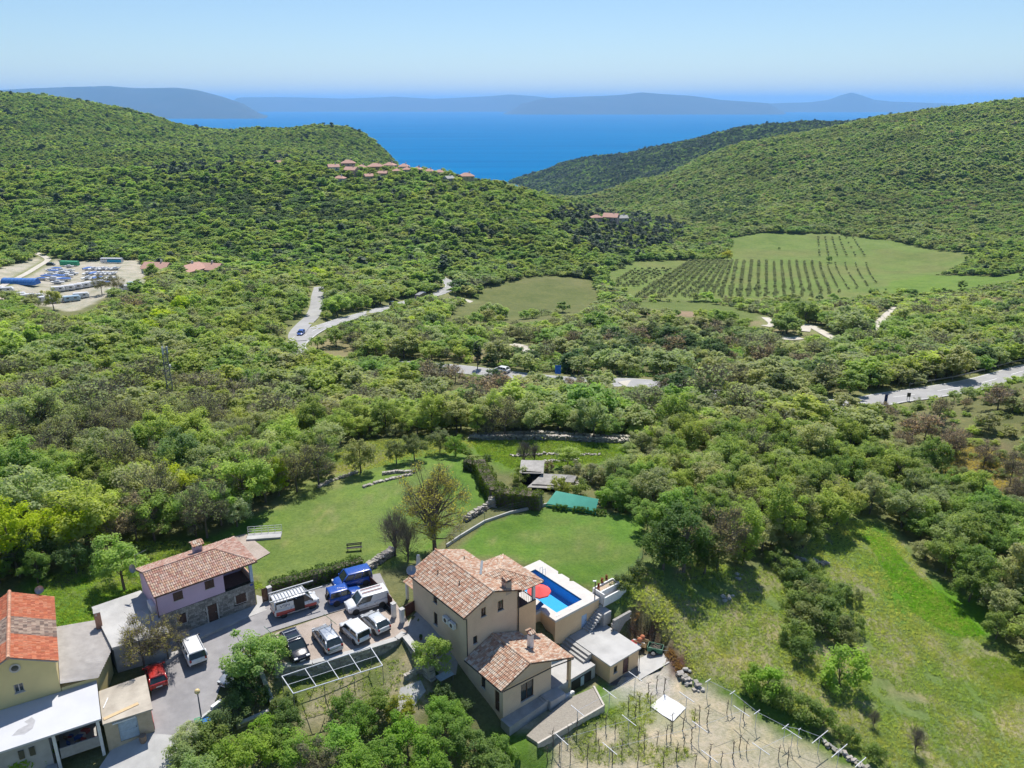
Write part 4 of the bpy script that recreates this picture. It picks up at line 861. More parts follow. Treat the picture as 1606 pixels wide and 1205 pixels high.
def stone_wall(name, label, path, h, th=.45, stone=.32, cat='wall', group=None, cap=None, seed=1, sink=.25, rough=0.0):
    c = Vector(path[0]); r = empty(name, c, 0, label, cat, group); p = [Vector(q) - c - Vector((0, 0, sink)) for q in path]
    tag(stone_course(MB(), p, h + sink, th, stone, random.Random(seed), 0.0, rough).build('stones', STONE, r, cname='stone_tone'), kind='stuff')
    if cap:
        for k, (a, b) in enumerate(zip(p[:-1], p[1:])):
            e = (b - a).normalized() * .01; MB().beam(a + e + Vector((0, 0, h + sink + .05)), b - e + Vector((0, 0, h + sink + .05)), th + .1, .1).build('coping', cap, r)
    return r
def ground_path(pix, n=1): return [at(u, v) for u, v in pix]

# ------------------------------------------------------------------ the beige house
BEIGE = M('beige_plaster', (.74, .56, .39), (.69, .515, .355), .7, .92, bump=.12, bscale=30, stain=.34); SAND = M('sand_plaster', (.78, .55, .32), (.73, .505, .29), .6, .92, bump=.12, bscale=30, stain=.2)
house = empty('house', (-4.25, 63.6, 0), R(39.5), 'two-storey beige house with tiled roofs beside the swimming pool', 'house')
W1 = MB(); LW = ((0, 9.3), (0, 0)); GW = ((0, 0), (6.2, 0))
ops_l = [(3.75, 4.4, 3.35, 4.35), (3.72, 4.36, .75, 2.2)]; ops_g = [(1.72, 2.28, 3.75, 4.75), (3.73, 4.42, 3.5, 4.62), (.72, 1.22, 1.15, 2.0)]
wall(W1, *LW, -6, 4.72, ops_l); wall(W1, *GW, -6, 4.72, ops_g, gable=[(0, 4.72), (6.2, 4.72), (6.2, 4.9), (3.1, 6.05)])
wall(W1, (6.2, 0), (6.2, 9.3), -6, 4.9); wall(W1, (6.2, 9.3), (0, 9.3), -6, 4.72, gable=[(0, 4.72), (6.2, 4.72), (3.1, 6.05), (0, 4.9)])
W1.build('wall', BEIGE, house)
for o_ in ops_l: window(house, *LW, o_)
for o_ in ops_g: window(house, *GW, o_)
# loggia block and its upper wing
W2 = MB(); wall(W2, (6.2, -.02), (8.62, -.02), -6, 2.72); wall(W2, (8.62, -.02), (8.62, 6.3), -6, 1.8); wall(W2, (8.62, 2.6), (8.62, 6.3), 1.8, 4.45); wall(W2, (8.62, 6.3), (6.2, 6.3), -6, 4.45)
wall(W2, (6.2, 2.6), (8.62, 2.6), 1.8, 4.45, [(.5, 1.5, 1.85, 3.9)]); W2.quad((8.5, .1, 2.72), (6.2, .1, 2.72), (6.2, .1, 1.8), (8.5, .1, 1.8)); W2.quad((6.2, .1, 2.72), (8.62, .1, 2.72), (8.62, -.02, 2.72), (6.2, -.02, 2.72))
W2.build('loggia_wall', SAND, house); MB().box(6.2, 8.6, .1, 2.6, 1.7, 1.8).build('balcony_floor', M('clay_floor', (.16, .085, .06), (.12, .06, .045), 5), house)
door(house, (6.2, 2.6), (8.62, 2.6), (.5, 1.5, 1.85, 3.9), WOODBR)
MB().box(8.3, 8.58, .04, .32, 1.8, 4.5).build('column', WHITE, house); rl = MB().box(6.3, 8.6, -.06, .06, 2.78, 2.84); rl.box(8.56, 8.64, .1, 2.5, 2.74, 2.8)
for y in np.arange(.45, 2.5, .3): rl.box(8.58, 8.62, y, y + .03, 1.8, 2.75)
rl.build('balcony_railing', DARKM, house)
rngt = random.Random(21)
def roof(parent, name='roof'): return MB(), MB()
def finish_roof(parent, rb, tb, mat=None):
    r = rb.build('roof', mat or WOODBR, parent); tag(tb.build('roof_tiles', TILEM, r, cname='tile_colour'), kind='stuff'); return r
rb, tb = MB(), MB()
slope(rb, tb, (-.38, -.2, 4.72), (-.38, 9.55, 4.72), (3.1, -.2, 6.15), (3.1, 9.55, 6.15), PAL_MIX, rng=rngt)
wing = lambda p: not (p.x > 4.1 and abs(p.y - 3.2) < 3.25 * (p.x - 4.1) / 2.4)
slope(rb, tb, (6.6, 9.55, 4.82), (6.6, -.2, 4.82), (3.1, 9.55, 6.15), (3.1, -.2, 6.15), PAL_MIX, rng=rngt)
ridge(tb, (3.1, -.25, 6.2), (3.1, 9.6, 6.2), PAL_MIX); finish_roof(house, rb, tb)
rb, tb = MB(), MB(); ap, ve = (6.5, 3.2, 5.62), (4.15, 3.2, 5.72)
slope(rb, tb, (6.45, -.1, 4.62), (9.6, -.1, 4.48), ve, ap, PAL_MIX, rng=rngt); slope(rb, tb, (9.6, -.1, 4.48), (9.6, 6.45, 4.48), ap, ap, PAL_MIX, rng=rngt); slope(rb, tb, (9.6, 6.45, 4.48), (6.45, 6.45, 4.62), ap, ve, PAL_MIX, rng=rngt)
ridge(tb, ve, ap, PAL_MIX); ridge(tb, (9.55, -.05, 4.55), (ap[0], ap[1], ap[2] + .04), PAL_MIX); ridge(tb, (9.55, 6.4, 4.55), (ap[0], ap[1], ap[2] + .04), PAL_MIX); finish_roof(house, rb, tb)
MB().beam((6.75, 6.4, 4.93), (4.2, 3.3, 5.86), .25, .03).build('valley_flashing', STEEL, house)
# annex below
A0, A1 = (0, -5.4), (5.9, -5.4); ops_a = [(2.12, 3.68, -2.8, -.85)]; ops_al = [(2.12, 2.75, -1.9, -.75), (4.15, 4.85, -3.2, -.9)]
W3 = MB(); wall(W3, A0, A1, -6, -.5, ops_a, gable=[(0, -.5), (5.9, -.5), (5.9, .15), (3.05, 1.2), (0, .12)]); wall(W3, (0, -.02), A0, -6, .12, ops_al); wall(W3, A1, (5.9, -.02), -6, .2); W3.build('wall', BEIGE, house)
window(house, A0, A1, ops_a[0]); window(house, (0, -.02), A0, ops_al[0]); door(house, (0, -.02), A0, ops_al[1], WOODBR)
rb, tb = MB(), MB(); slope(rb, tb, (-.38, -5.7, .02), (-.38, -.03, .02), (3.03, -5.7, 1.3), (3.03, -.03, 1.3), PAL_MIX, rng=rngt); slope(rb, tb, (8.5, -.9, -.78), (8.5, -5.7, -.78), (3.03, -.9, 1.3), (3.03, -5.7, 1.3), PAL_MIX, rng=rngt)
slope(rb, tb, (6.2, -.03, .1), (6.2, -.9, .1), (3.03, -.03, 1.3), (3.03, -.9, 1.3), PAL_MIX, rng=rngt); ridge(tb, (3.03, -5.75, 1.36), (3.03, -.03, 1.36), PAL_MIX); finish_roof(house, rb, tb)
MB().box(8.2, 8.5, -5.45, -5.15, -4.4, -.85).build('column', SAND, house)
MB().quad((5.9, -5.42, -.5), (8.2, -5.42, -.82), (8.2, -5.42, -.7), (5.9, -5.42, .12)).build('porch_gable', M('pale_blue_panel', (.36, .44, .52), (.33, .40, .48), 2), house)
gm = MB().tube([(-.45, -.2, 4.66), (-.45, 9.5, 4.66)], .06); gm.build('gutter', DARKM, house)
MB().tube([(-.45, -.15, 4.62), (-.06, -.1, 4.4), (-.06, -.1, .3)], .05).build('downpipe', DARKM, house); MB().tube([(6.26, -.1, 4.6), (6.26, -.1, .2)], .05).build('downpipe', DARKM, house)
MB().tube([(-.45, -5.65, -.04), (-.45, -.1, -.04)], .06).build('gutter', DARKM, house); MB().tube([(-.4, -5.74, -.06), (5.9, -5.74, -.46), (8.5, -5.74, -.9)], .055).build('gutter', DARKM, house); MB().tube([(8.55, -5.7, -.85), (8.55, -1, -.85)], .06).build('gutter', DARKM, house)
BRICK = M('chimney_brick', (.36, .20, .14), (.25, .14, .10), 9, .95, bump=.4)
ch = MB().box(4.75, 5.45, -.02, .68, 4.9, 6.25).build('chimney', M('chimney_plaster', (.50, .40, .33), (.42, .33, .27), 3), house); cp_ = MB()
for x, y in ((4.75, 0), (5.3, 0), (4.75, .53), (5.3, .53)): cp_.box(x, x + .15, y, y + .15, 6.25, 6.55)
cp_.build('chimney_vents', BRICK, ch); tb = MB(); tiles(tb, (4.65, -.12, 6.55), (1, 0, 0), (0, 1, .25), .9, .95, PAL_MIX, rng=rngt); tb.box(4.65, 5.55, -.1, .8, 6.5, 6.55, c=(.5, .3, .22)); tb.build('chimney_cap', TILEM, ch, cname='tile_colour')
ch = MB().box(5.0, 5.45, -3.35, -2.9, .1, 2.0).build('chimney', WHITE, house); cp_ = MB()
for x, y in ((5.0, -3.35), (5.35, -3.35), (5.0, -3.0), (5.35, -3.0)): cp_.box(x, x + .1, y, y + .1, 2.0, 2.25)
cp_.build('chimney_vents', BRICK, ch); tb = MB(); tiles(tb, (4.9, -3.5, 2.28), (1, 0, 0), (0, 1, .55), .66, .4, PAL_MIX, rng=rngt); tiles(tb, (5.56, -2.75, 2.28), (-1, 0, 0), (0, -1, .55), .66, .4, PAL_MIX, rng=rngt); tb.box(4.9, 5.56, -3.45, -2.8, 2.22, 2.27, c=(.5, .3, .22)); tb.build('chimney_cap', TILEM, ch, cname='tile_colour')
for y, z in ((3.0, 2.75), (2.0, 2.7)):
    ac = MB().box(-.42, -.1, y - .42, y + .42, z - .3, z + .3).build('air_conditioner', WHITE, house)
    MB().tube([(-.44, y, z), (-.425, y, z)], .22, 14).build('fan_grille', DARKM, ac); MB().box(-.3, 0, y - .3, y - .25, z - .38, z - .302).box(-.3, 0, y + .25, y + .3, z - .38, z - .302).build('bracket', DARKM, ac)
def dish(parent, p, r, ax, mat):
    ax = Vector(ax).normalized(); u = ax.cross(Vector((0, 0, 1))).normalized(); w = ax.cross(u); mb = MB(); p = Vector(p)
    for i in range(3):
        for k in range(14):
            def q(ii, kk): t = 2 * math.pi * kk / 14; f = ii / 3; return p + (u * math.cos(t) + w * math.sin(t)) * r * f + ax * (r * .28 * f * f)
            mb.quad(q(i, k), q(i, k + 1), q(i + 1, k + 1), q(i + 1, k))
    d = mb.build('satellite_dish', mat, parent, True); MB().tube([p, p - ax * .25, p - ax * .25 - Vector((0, 0, .5))], .025).tube([p - w * r * .9 + ax * .2, p + ax * r * 1.1], .015).build('dish_arm', STEEL, d); return d
dish(house, (-.35, 8.9, 5.45), .5, (-.35, -.8, .35), M('dish_blue_grey', (.25, .30, .38), (.20, .25, .33), 3, .5))
for x, y, z in ((1.35, 6.6, 5.5), (1.75, 3.5, 5.65), (4.9, 7.0, 5.5)): MB().tube([(x, y, z - .1), (x, y, z + .3)], .05).tube([(x, y, z + .3), (x, y, z + .36)], .09).build('roof_vent', DARKM, house)
rb, tb = MB(), MB(); slope(rb, tb, (.25, 9.35, 2.5), (.25, 11.6, 2.5), (2.2, 9.35, 3.1), (2.2, 11.6, 3.1), PAL_MIX, rng=rngt); finish_roof(house, rb, tb); MB().box(.4, .65, 11.2, 11.45, -.3, 2.45).build('porch_post', WHITE, house)
# ------------------------------------------------------------------ pool terrace
RIM0 = M('chrome', (.6, .61, .62), (.5, .51, .52), 4, .25, .9)
pool = empty('swimming_pool', (-4.25, 63.6, 0), R(39.5), 'rectangular blue swimming pool in a pale paved deck behind the beige house', 'pool')
DECK = M('pale_paving', (.60, .57, .53), (.54, .51, .48), 1.2, .8, bump=.1, stain=.12); px0, px1, py0, py1 = 11.43, 15.12, -.1, 7.5
dk = MB(); DX0, DX1, DY0, DY1 = 8.66, 16.8, -1.05, 8.66
dk.box(DX0, px0, 1.2, DY1, -.25, 0).box(px0, px1, py1, DY1, -.25, 0).box(px1, DX1, DY0, DY1, -.25, 0).box(10.4, px1, DY0, py0, -.25, 0).box(10.4, px0, py0, 1.2, -.25, 0)
dk.build('deck', DECK, pool)
LIN = M('pool_liner', (.012, .40, .80), (.010, .36, .76), 2, .6); bs = MB(); zb = -1.45
bs.quad((px0, py0, zb), (px1, py0, zb), (px1, py1, zb), (px0, py1, zb)); bs.quad((px0, py0, -.03), (px0, py0, zb), (px0, py1, zb), (px0, py1, -.03)); bs.quad((px1, py1, -.03), (px1, py1, zb), (px1, py0, zb), (px1, py0, -.03)); bs.quad((px0, py1, -.03), (px0, py1, zb), (px1, py1, zb), (px1, py1, -.03)); bs.quad((px1, py0, -.03), (px1, py0, zb), (px0, py0, zb), (px0, py0, -.03)); bs.build('basin', LIN, pool)
wm, wnt, wb, wo_ = _mat('pool_water'); wnt.nodes.remove(wb); tr_ = wnt.nodes.new('ShaderNodeBsdfTransparent'); tr_.inputs[0].default_value = (.72, .95, 1, 1); gl_ = wnt.nodes.new('ShaderNodeBsdfGlossy'); gl_.inputs['Roughness'].default_value = .08
fr_ = wnt.nodes.new('ShaderNodeFresnel'); fr_.inputs[0].default_value = 1.33; bu_ = wnt.nodes.new('ShaderNodeBump'); bu_.inputs['Strength'].default_value = .6; bu_.inputs['Distance'].default_value = .05; wnt.links.new(_noise(wnt, 4.5, 3), bu_.inputs['Height'])
wnt.links.new(bu_.outputs[0], fr_.inputs['Normal']); wnt.links.new(bu_.outputs[0], gl_.inputs['Normal']); mx_ = wnt.nodes.new('ShaderNodeMixShader'); wnt.links.new(fr_.outputs[0], mx_.inputs[0]); wnt.links.new(tr_.outputs[0], mx_.inputs[1]); wnt.links.new(gl_.outputs[0], mx_.inputs[2]); wnt.links.new(mx_.outputs[0], wo_.inputs[0])
MB().quad((px0 + .002, py0 + .002, -.12), (px1 - .002, py0 + .002, -.12), (px1 - .002, py1 - .002, -.12), (px0 + .002, py1 - .002, -.12)).build('water', wm, pool)
pw = MB(); opd = [(3.8, 4.6, -2.78, -1.2)]; wall(pw, (10.42, -1.0), (16.75, -1.0), -5, -.25, opd, rec=.1); wall(pw, (16.75, -1), (16.75, 8.6), -5, -.25); wall(pw, (10.42, 1.25), (10.42, -1.0), -5, -.25); wall(pw, (8.62, 1.25), (10.42, 1.25), -5, -.25); wall(pw, (16.75, 8.6), (8.62, 8.6), -3, -.25); pw.build('wall', SAND, pool)
door(pool, (10.42, -1.0), (16.75, -1.0), opd[0], M('pale_blue_door', (.42, .55, .72), (.38, .50, .66), 3, .5), .08)
MB().tube([(15.3, 6.0, 0), (15.3, 6.0, .7), (14.95, 6.0, .75), (14.9, 6.0, -.9)], .025).tube([(15.3, 6.5, 0), (15.3, 6.5, .7), (14.95, 6.5, .75), (14.9, 6.5, -.9)], .025).build('ladder', RIM0, pool)
for x, y in ((11.0, -.6), (11.3, -.6), (14.0, -.55), (12.8, -.62)): MB().box(x, x + .22, y, y + .2, .004, .03).build('skimmer_lid', WHITE, pool)
pa = empty('parasol', (0, 0, 0), 0, 'open red parasol standing on the pool deck', 'parasol')
pl_ = house.matrix_basis; HM = Matrix.Translation((-4.25, 63.6, 0)) @ Matrix.Rotation(R(39.5), 4, 'Z')
def hl(x, y, z): return HM @ Vector((x, y, z))
pa.location = hl(10.6, 1.75, 0); mb = MB(); n = 8
for k in range(n):
    a, b = 2 * math.pi * k / n, 2 * math.pi * (k + 1) / n; rr_ = 1.25
    mb.quad((0, 0, 2.55), (rr_ * math.cos(a), rr_ * math.sin(a), 2.02), (rr_ * .97 * math.cos((a + b) / 2), rr_ * .97 * math.sin((a + b) / 2), 2.06), (rr_ * math.cos(b), rr_ * math.sin(b), 2.02)); mb.quad((rr_ * math.cos(a), rr_ * math.sin(a), 2.02), (rr_ * math.cos(a), rr_ * math.sin(a), 1.88), (rr_ * math.cos(b), rr_ * math.sin(b), 1.88), (rr_ * math.cos(b), rr_ * math.sin(b), 2.02))
mb.build('canopy', M('red_canvas', (.78, .10, .09), (.70, .08, .08), 2, .8), pa); MB().tube([(0, 0, 0), (0, 0, 2.62)], .025).build('pole', WHITE, pa); MB().tube([(0, 0, 0), (0, 0, .1)], .25, 12).build('base', CONC, pa)
for k in range(n): a = 2 * math.pi * k / n; MB().beam((0, 0, 2.5), (1.23 * math.cos(a), 1.23 * math.sin(a), 2.0), .02, .02).build('rib', STEEL, pa)
lg = empty('sun_lounger', hl(9.9, 1.55, 0.0), R(30), 'blue sun lounger on the pool deck below the loggia', 'lounger'); MB().box(-.9, .25, -.3, .3, .28, .36).obox((.55, 0, .5), ((1, 0, .6), (0, 1, 0), (-.6, 0, 1)), (.38, .3, .04)).build('cushion', M('blue_fabric', (.02, .13, .45), (.015, .1, .38), 4), lg)
fr = MB().box(-.95, .9, -.33, -.29, .22, .28).box(-.95, .9, .29, .33, .22, .28); fr.build('frame', STEEL, lg)
for x in (-.85, .8):
    for y in (-.31, .31): MB().box(x - .02, x + .02, y - .02, y + .02, 0, .22).build('leg', STEEL, lg)
pl = empty('planter_box', hl(17, -.6, 0), R(39.5), 'white raised planter with clay pots beside the pool', 'planter'); mb = MB()
mb.box(-.05, .1, -.9, .8, -.8, .5).box(.1, 3.0, .65, .8, -.8, .5).box(.1, 3.0, -.35, -.2, -.8, .5).box(2.9, 3.05, -.2, .65, -.8, .5).box(-.05, 3.4, -.95, -.8, -1.0, .05); mb.build('wall', WHITE, pl); MB().box(.1, 2.9, -.2, .65, .1, .3).build('gravel_bed', M('tan_gravel', (.50, .40, .28), (.40, .31, .22), 9), pl)
LP = MB().tube([(0, 0, 0), (0, 0, 1.9)], .06, 8); lpo = empty('garden_lamp', hl(16.5, -.6, 0), 0, 'dark post lamp at the corner of the pool deck', 'lamp'); LP.build('post', DARKM, lpo); MB().box(-.25, .1, -.09, .09, 1.9, 1.98).build('lamp_head', WHITE, lpo)
# ------------------------------------------------------------------ shed, patio, steps
shed = empty('shed', hl(12.4, -7, -5.1), R(39.5), 'small sand coloured shed with a flat concrete roof below the pool wall', 'shed'); sw = MB()
so_ = [(.55, 1.05, .95, 1.75), (1.9, 2.75, .1, 1.95)]; wall(sw, (0, 0), (4.2, 0), -.4, 2.15, so_); wall(sw, (4.2, 0), (4.2, 5.9), -.4, 2.15); wall(sw, (0, 5.9), (0, 0), -.4, 2.15); sw.build('wall', SAND, shed); window(shed, (0, 0), (4.2, 0), so_[0]); door(shed, (0, 0), (4.2, 0), so_[1], M('dark_red_wood', (.12, .05, .045), (.09, .035, .03), 4, .6))
PALEC = M('weathered_concrete', (.50, .495, .48), (.40, .395, .385), .6, .9, bump=.15, bscale=14, stain=.45)
MB().box(-.12, 4.4, -.15, 5.95, 2.15, 2.3).build('roof_slab', PALEC, shed); MB().box(-.3, 4.6, -1.0, -.01, -.5, .05).build('step_slab', CONC, shed); MB().tube([(4.28, -.08, 2.1), (4.28, -.08, -.1)], .04).build('downpipe', DARKM, shed)
patio = empty('patio', hl(5.95, -5.4, -3.55), R(39.5), 'raised concrete patio with steps between the house and the shed', 'patio'); MB().box(0, 6.0, 0, 4.35, -1.6, 0).build('slab', PALEC, patio)
for k in range(3): MB().box(5.2 + k * .35, 6.38, .9, 4.4, .004 + k * .22, .22 + k * .22).build('step', CONC, patio)
MB().box(2.7, 5.4, -.06, -.001, -1.45, -.35).build('opening_shade', M('void_shade', (.03, .028, .025)), patio); MB().box(3.9, 4.35, -.1, -.065, -1.45, -.4).build('pale_door', M('pale_blue_sheet', (.45, .55, .65)), patio); MB().tube([(2.4, -.05, .02), (5.7, -.05, .02)], .03).build('edge_rail', DARKM, patio)  # opening: dark panel on the solid slab, shade put into its colour
st = empty('outdoor_stairs', hl(12.4, -1, -2.8), R(39.5), 'turning concrete staircase climbing the pool wall', 'stairs')
for k in range(7): MB().box(2.0 + k * .27, 2.27 + k * .27, -1.05, -.02, .0 if k == 0 else k * .2 - .1, .2 + k * .2).build('step', PALEC, st)
MB().box(3.9, 5.0, -1.25, -.02, .004, 1.5).build('landing', PALEC, st)
for k in range(5): MB().box(4.42, 5.2, -.02 + k * .27, .25 + k * .27, .3, 1.72 + k * .24).build('step', PALEC, st)
apron = empty('apron', hl(0, -5.4, -3.35), R(39.5), 'concrete apron with steps along the front of the house annex', 'paving'); MB().prism([(-.3, -1.3), (4.6, -1.0), (4.6, -.01), (-.3, -.01)], -1.5, 0).build('slab', CONC, apron); MB().box(4.7, 6.6, -1.3, -.01, -1.5, .06).build('landing', PALEC, apron)
for k in range(4): MB().box(4.45 - k * .28, 4.69 - k * .28, -1.0, -.15, -.4, .02 - k * .09 + .15).build('step', CONC, apron)
bed = empty('gravel_bed', hl(1.2, -9.3, -4.2), R(39.5), 'long raised gravel bed with a pale kerb in front of the annex', 'raised bed'); MB().prism([(-.3, .1), (7.5, -.3), (8.6, 2.0), (5.2, 2.6), (-.5, 1.4)], -.9, .2).build('gravel', M('grey_gravel', (.34, .31, .26), (.26, .235, .20), 7, 1, bump=.8, bscale=40), bed)
for a, b in (((-.4, .0), (7.55, -.4)), ((7.6, -.4), (8.75, 2.1))): MB().beam((*a, -.3), (*b, -.3), .18, 1.2).build('kerb', M('pale_kerb', (.56, .52, .46), (.46, .42, .37), 3, stain=.3), bed)
mb = MB()
for k in range(9): mb.box(5.2 + k * .17, 5.36 + k * .17, 2.7, 2.95, -.1, .32 + (k % 2) * .06)
mb.build('scalloped_edging', WHITE, bed)
rw = empty('retaining_wall', hl(16.4, -3.5, -4.6), R(39.5), 'grey block retaining wall beside the staircase', 'wall'); blk = M('grey_block', (.36, .345, .32), (.28, .265, .245), 5, .95, bump=.3)
for j in range(8):
    for i in range(6): MB().box(i * .44 + (j % 2) * .2, i * .44 + .425 + (j % 2) * .2, 0, .3, j * .39 + .005, j * .39 + .38).build('block', blk, rw)
# ------------------------------------------------------------------ the lilac house
LILAC = M('lilac_plaster', (.62, .46, .58), (.57, .42, .54), .6, .9, bump=.1, bscale=30, stain=.12); lil = empty('house', (-34.3, 65.8, 0), R(38.9), 'lilac plastered house over a stone ground floor with brown shutters', 'house')
F0, F1 = (.28, .3), (9.75, .3); up = [(1.5, 2.42, 3.85, 4.75), (4.58, 5.5, 3.9, 4.8)]; lo = [(1.5, 2.4, 1.1, 2.1), (7.4, 8.5, .95, 1.95), (4.5, 5.45, .02, 1.95)]
W = MB(); wall(W, F0, (6.75, .3), 2.85, 5.2, up); wall(W, (6.75, .3), (6.75, 3.2), 2.85, 5.2); wall(W, (6.75, 3.2), (9.75, 3.2), 2.85, 5.2); wall(W, (9.75, 3.2), (9.75, 6.05), 2.85, 5.2); wall(W, (9.75, 6.05), (.28, 6.05), 0, 5.2); wall(W, (.28, 6.05), (.28, .3), 0, 5.2, gable=[(0, 5.2), (5.75, 5.2), (2.9, 6.28)]); W.build('wall', LILAC, lil)
W = MB(); wall(W, F0, F1, -.6, 2.85, lo); wall(W, F1, (9.75, 6.05), -.6, 2.85); W.quad((.28, .3, 2.85), (9.75, .3, 2.85), (9.75, 6, 2.85), (.28, 6, 2.85)); gf = W.build('stone_ground_floor', STONE, lil)
mb = MB(); rs = random.Random(4); z = -.3
while z < 2.8:
    h_ = rs.uniform(.14, .26); s = 0
    while s < 9.4:
        w_ = rs.uniform(.2, .5); e = min(s + w_, 9.45)
        if not any(o[0] - .1 < (s + e) / 2 < o[1] + .1 and o[2] - .1 < z + h_ / 2 < o[3] + .1 for o in lo):
            k = rs.uniform(.55, 1.05); mb.box(.28 + s + .012, .28 + e - .012, .3 - rs.uniform(.02, .06), .302, z + .012, min(z + h_, 2.83) - .012, c=(k, k * .98, k * .95))
        s = e
    z += h_
tag(mb.build('cladding_stones', STONE, gf, cname='stone_tone'), kind='stuff')
for o_ in up: window(lil, F0, (6.75, .3), o_, 'shutter')
for o_ in lo[:2]: window(lil, F0, F1, o_, 'shutter')
door(lil, F0, F1, lo[2], WOODBR)
for o_ in lo: wbox(wbox(MB(), F0, F1, o_[0] - .14, o_[0], -.05, .04, o_[2], o_[3]), F0, F1, o_[1], o_[1] + .14, -.05, .04, o_[2], o_[3]).build('jamb', SILL, lil)
MB().box(6.8, 9.7, .4, 3.15, 2.86, 2.9).build('loggia_floor', M('clay_floor'  , (.16, .085, .06)), lil); MB().box(9.45, 9.75, .31, .6, 2.85, 5.15).build('column', M('pale_blue_column', (.45, .55, .66), (.40, .50, .60), 2), lil); MB().box(6.8, 9.4, .31, .42, 2.86, 3.05).build('parapet_kerb', STONE, lil); MB().box(9.5, 9.74, .65, 3.1, 2.86, 3.5).build('parapet', M('pink_render', (.60, .36, .26), (.54, .31, .22), 3), lil)
rb, tb = MB(), MB(); slope(rb, tb, (-.02, .02, 5.2), (10.25, .02, 5.2), (-.02, 3.05, 6.42), (7.05, 3.05, 6.42), PAL_ROSE + PAL_MIX[:2], rng=rngt); slope(rb, tb, (10.25, 6.33, 5.2), (-.02, 6.33, 5.2), (7.05, 3.05, 6.42), (-.02, 3.05, 6.42), PAL_ROSE, rng=rngt); slope(rb, tb, (10.25, .02, 5.2), (10.25, 6.33, 5.2), (7.05, 3.05, 6.42), (7.05, 3.05, 6.42), PAL_ROSE, rng=rngt)
ridge(tb, (-.05, 3.05, 6.48), (7.05, 3.05, 6.48), PAL_ROSE); ridge(tb, (10.2, .07, 5.26), (7.05, 3.05, 6.48), PAL_ROSE); ridge(tb, (10.2, 6.28, 5.26), (7.05, 3.05, 6.48), PAL_ROSE); finish_roof(lil, rb, tb)
ch = MB().box(5.3, 6.15, 4.0, 4.7, 5.7, 6.75).build('chimney', M('lilac_render', (.5, .42, .48)), lil); tb = MB(); tiles(tb, (5.1, 3.8, 7.0), (1, 0, 0), (0, 1, .5), 1.25, .62, PAL_MIX, rng=rngt); tiles(tb, (6.35, 4.9, 7.0), (-1, 0, 0), (0, -1, .5), 1.25, .62, PAL_MIX, rng=rngt); tb.build('chimney_cap', TILEM, ch, cname='tile_colour'); MB().box(5.35, 5.5, 4.05, 4.65, 6.75, 7.0).box(5.95, 6.1, 4.05, 4.65, 6.75, 7.0).build('chimney_vents', BRICK, ch)
MB().tube([(.2, .24, 5.15), (.2, .24, 2.65)], .045).build('downpipe', WOODBR, lil); MB().tube([(0, -.06, 5.16), (10.25, -.06, 5.16)], .055).build('gutter', WOODBR, lil); dish(lil, (-.25, 5.7, 5.75), .45, (-.9, -.5, .3), STEEL); MB().tube([(.1, 5.9, 5.5), (.1, 5.9, 7.1)], .02).tube([(.1, 5.9, 7.0), (1.3, 6.1, 7.1)], .015).build('aerial', STEEL, lil)
ac = MB().box(-.15, .26, 1.2, 2.6, 2.75, 3.6).build('air_conditioner', WHITE, lil); MB().box(9.3, 9.6, .25, .298, 2.5, 2.8).build('house_number_plate', M('blue_plate', (.03, .08, .35)), lil)
ter = empty('terrace', (0, 0, 0), 0, 'flat concrete terrace over a garage beside the lilac house', 'terrace'); TP = [(-41.8, 68.0), (-36.8, 61.7), (-32.4, 63.9), (-34.2, 66.3), (-37.6, 70.4), (-38.2, 70.9)]; MB().prism(TP, 2.38, 2.62).build('roof_slab', PALEC, ter); tcx, tcy = -37, 66.5; MB().prism([(tcx + (x - tcx) * .96, tcy + (y - tcy) * .96) for x, y in TP], -.8, 2.38).build('wall', M('grey_render', (.45, .44, .42), (.38, .37, .35), 1.5, stain=.3), ter)
pvm = M('pavement_slab', (.47, .46, .45), (.40, .395, .385), 1.2, .9, stain=.3); sdw = MB().prism([(-.6, -3.2), (3.6, -1.5), (7.4, -1.35), (11.0, -1.3), (11.5, -.2), (10.4, 2.0), (9.8, .28), (.3, .28)], -.6, .06); o_ = sdw.build('pavement', pvm); o_.location = (-34.3, 65.8, 0); o_.rotation_euler = (0, 0, R(38.9)); tag(o_, 'raised pavement along the lilac house', None, None, 'structure')
# ------------------------------------------------------------------ yellow house and its outbuildings
LF = dict(loc=(-34.17, 53.4, 0), rz=R(30)); yel = empty('house', LF['loc'], LF['rz'], 'pale yellow house with an orange tiled roof patched with old tiles', 'house'); YEL = M('yellow_plaster', (.70, .58, .27), (.64, .53, .25), .6, .92, bump=.1, bscale=30, stain=.15)
W = MB(); Y0, Y1 = (-9.2, 5.5), (-2.5, 5.5); yo = [(3.45, 4.15, 2.9, 3.75)]; wall(W, Y0, Y1, -1, 5.0, yo, gable=[(0, 5.0), (6.7, 5.0), (3.6, 6.55)]); wall(W, Y1, (-2.5, 15.9), -1, 5.0); wall(W, (-9.2, 15.9), Y0, -1, 5.0); W.build('wall', YEL, yel); window(yel, Y0, Y1, yo[0], fm=SILL)
ring = MB()
for k in range(16): a, b = 2 * math.pi * k / 16, 2 * math.pi * (k + 1) / 16; ring.quad(*[(-5.35 + r_ * math.cos(t), 5.44, 5.35 + r_ * math.sin(t)) for r_, t in ((.28, a), (.42, a), (.42, b), (.28, b))])
rw_ = ring.build('window', SILL, yel); MB().tube([(-5.35, 5.5, 5.35), (-5.35, 5.46, 5.35)], .28, 16).build('pane', GLASS, rw_)
oldp = lambda s, t: PAL_OLD if 3.6 < s < 6.6 else PAL_RED
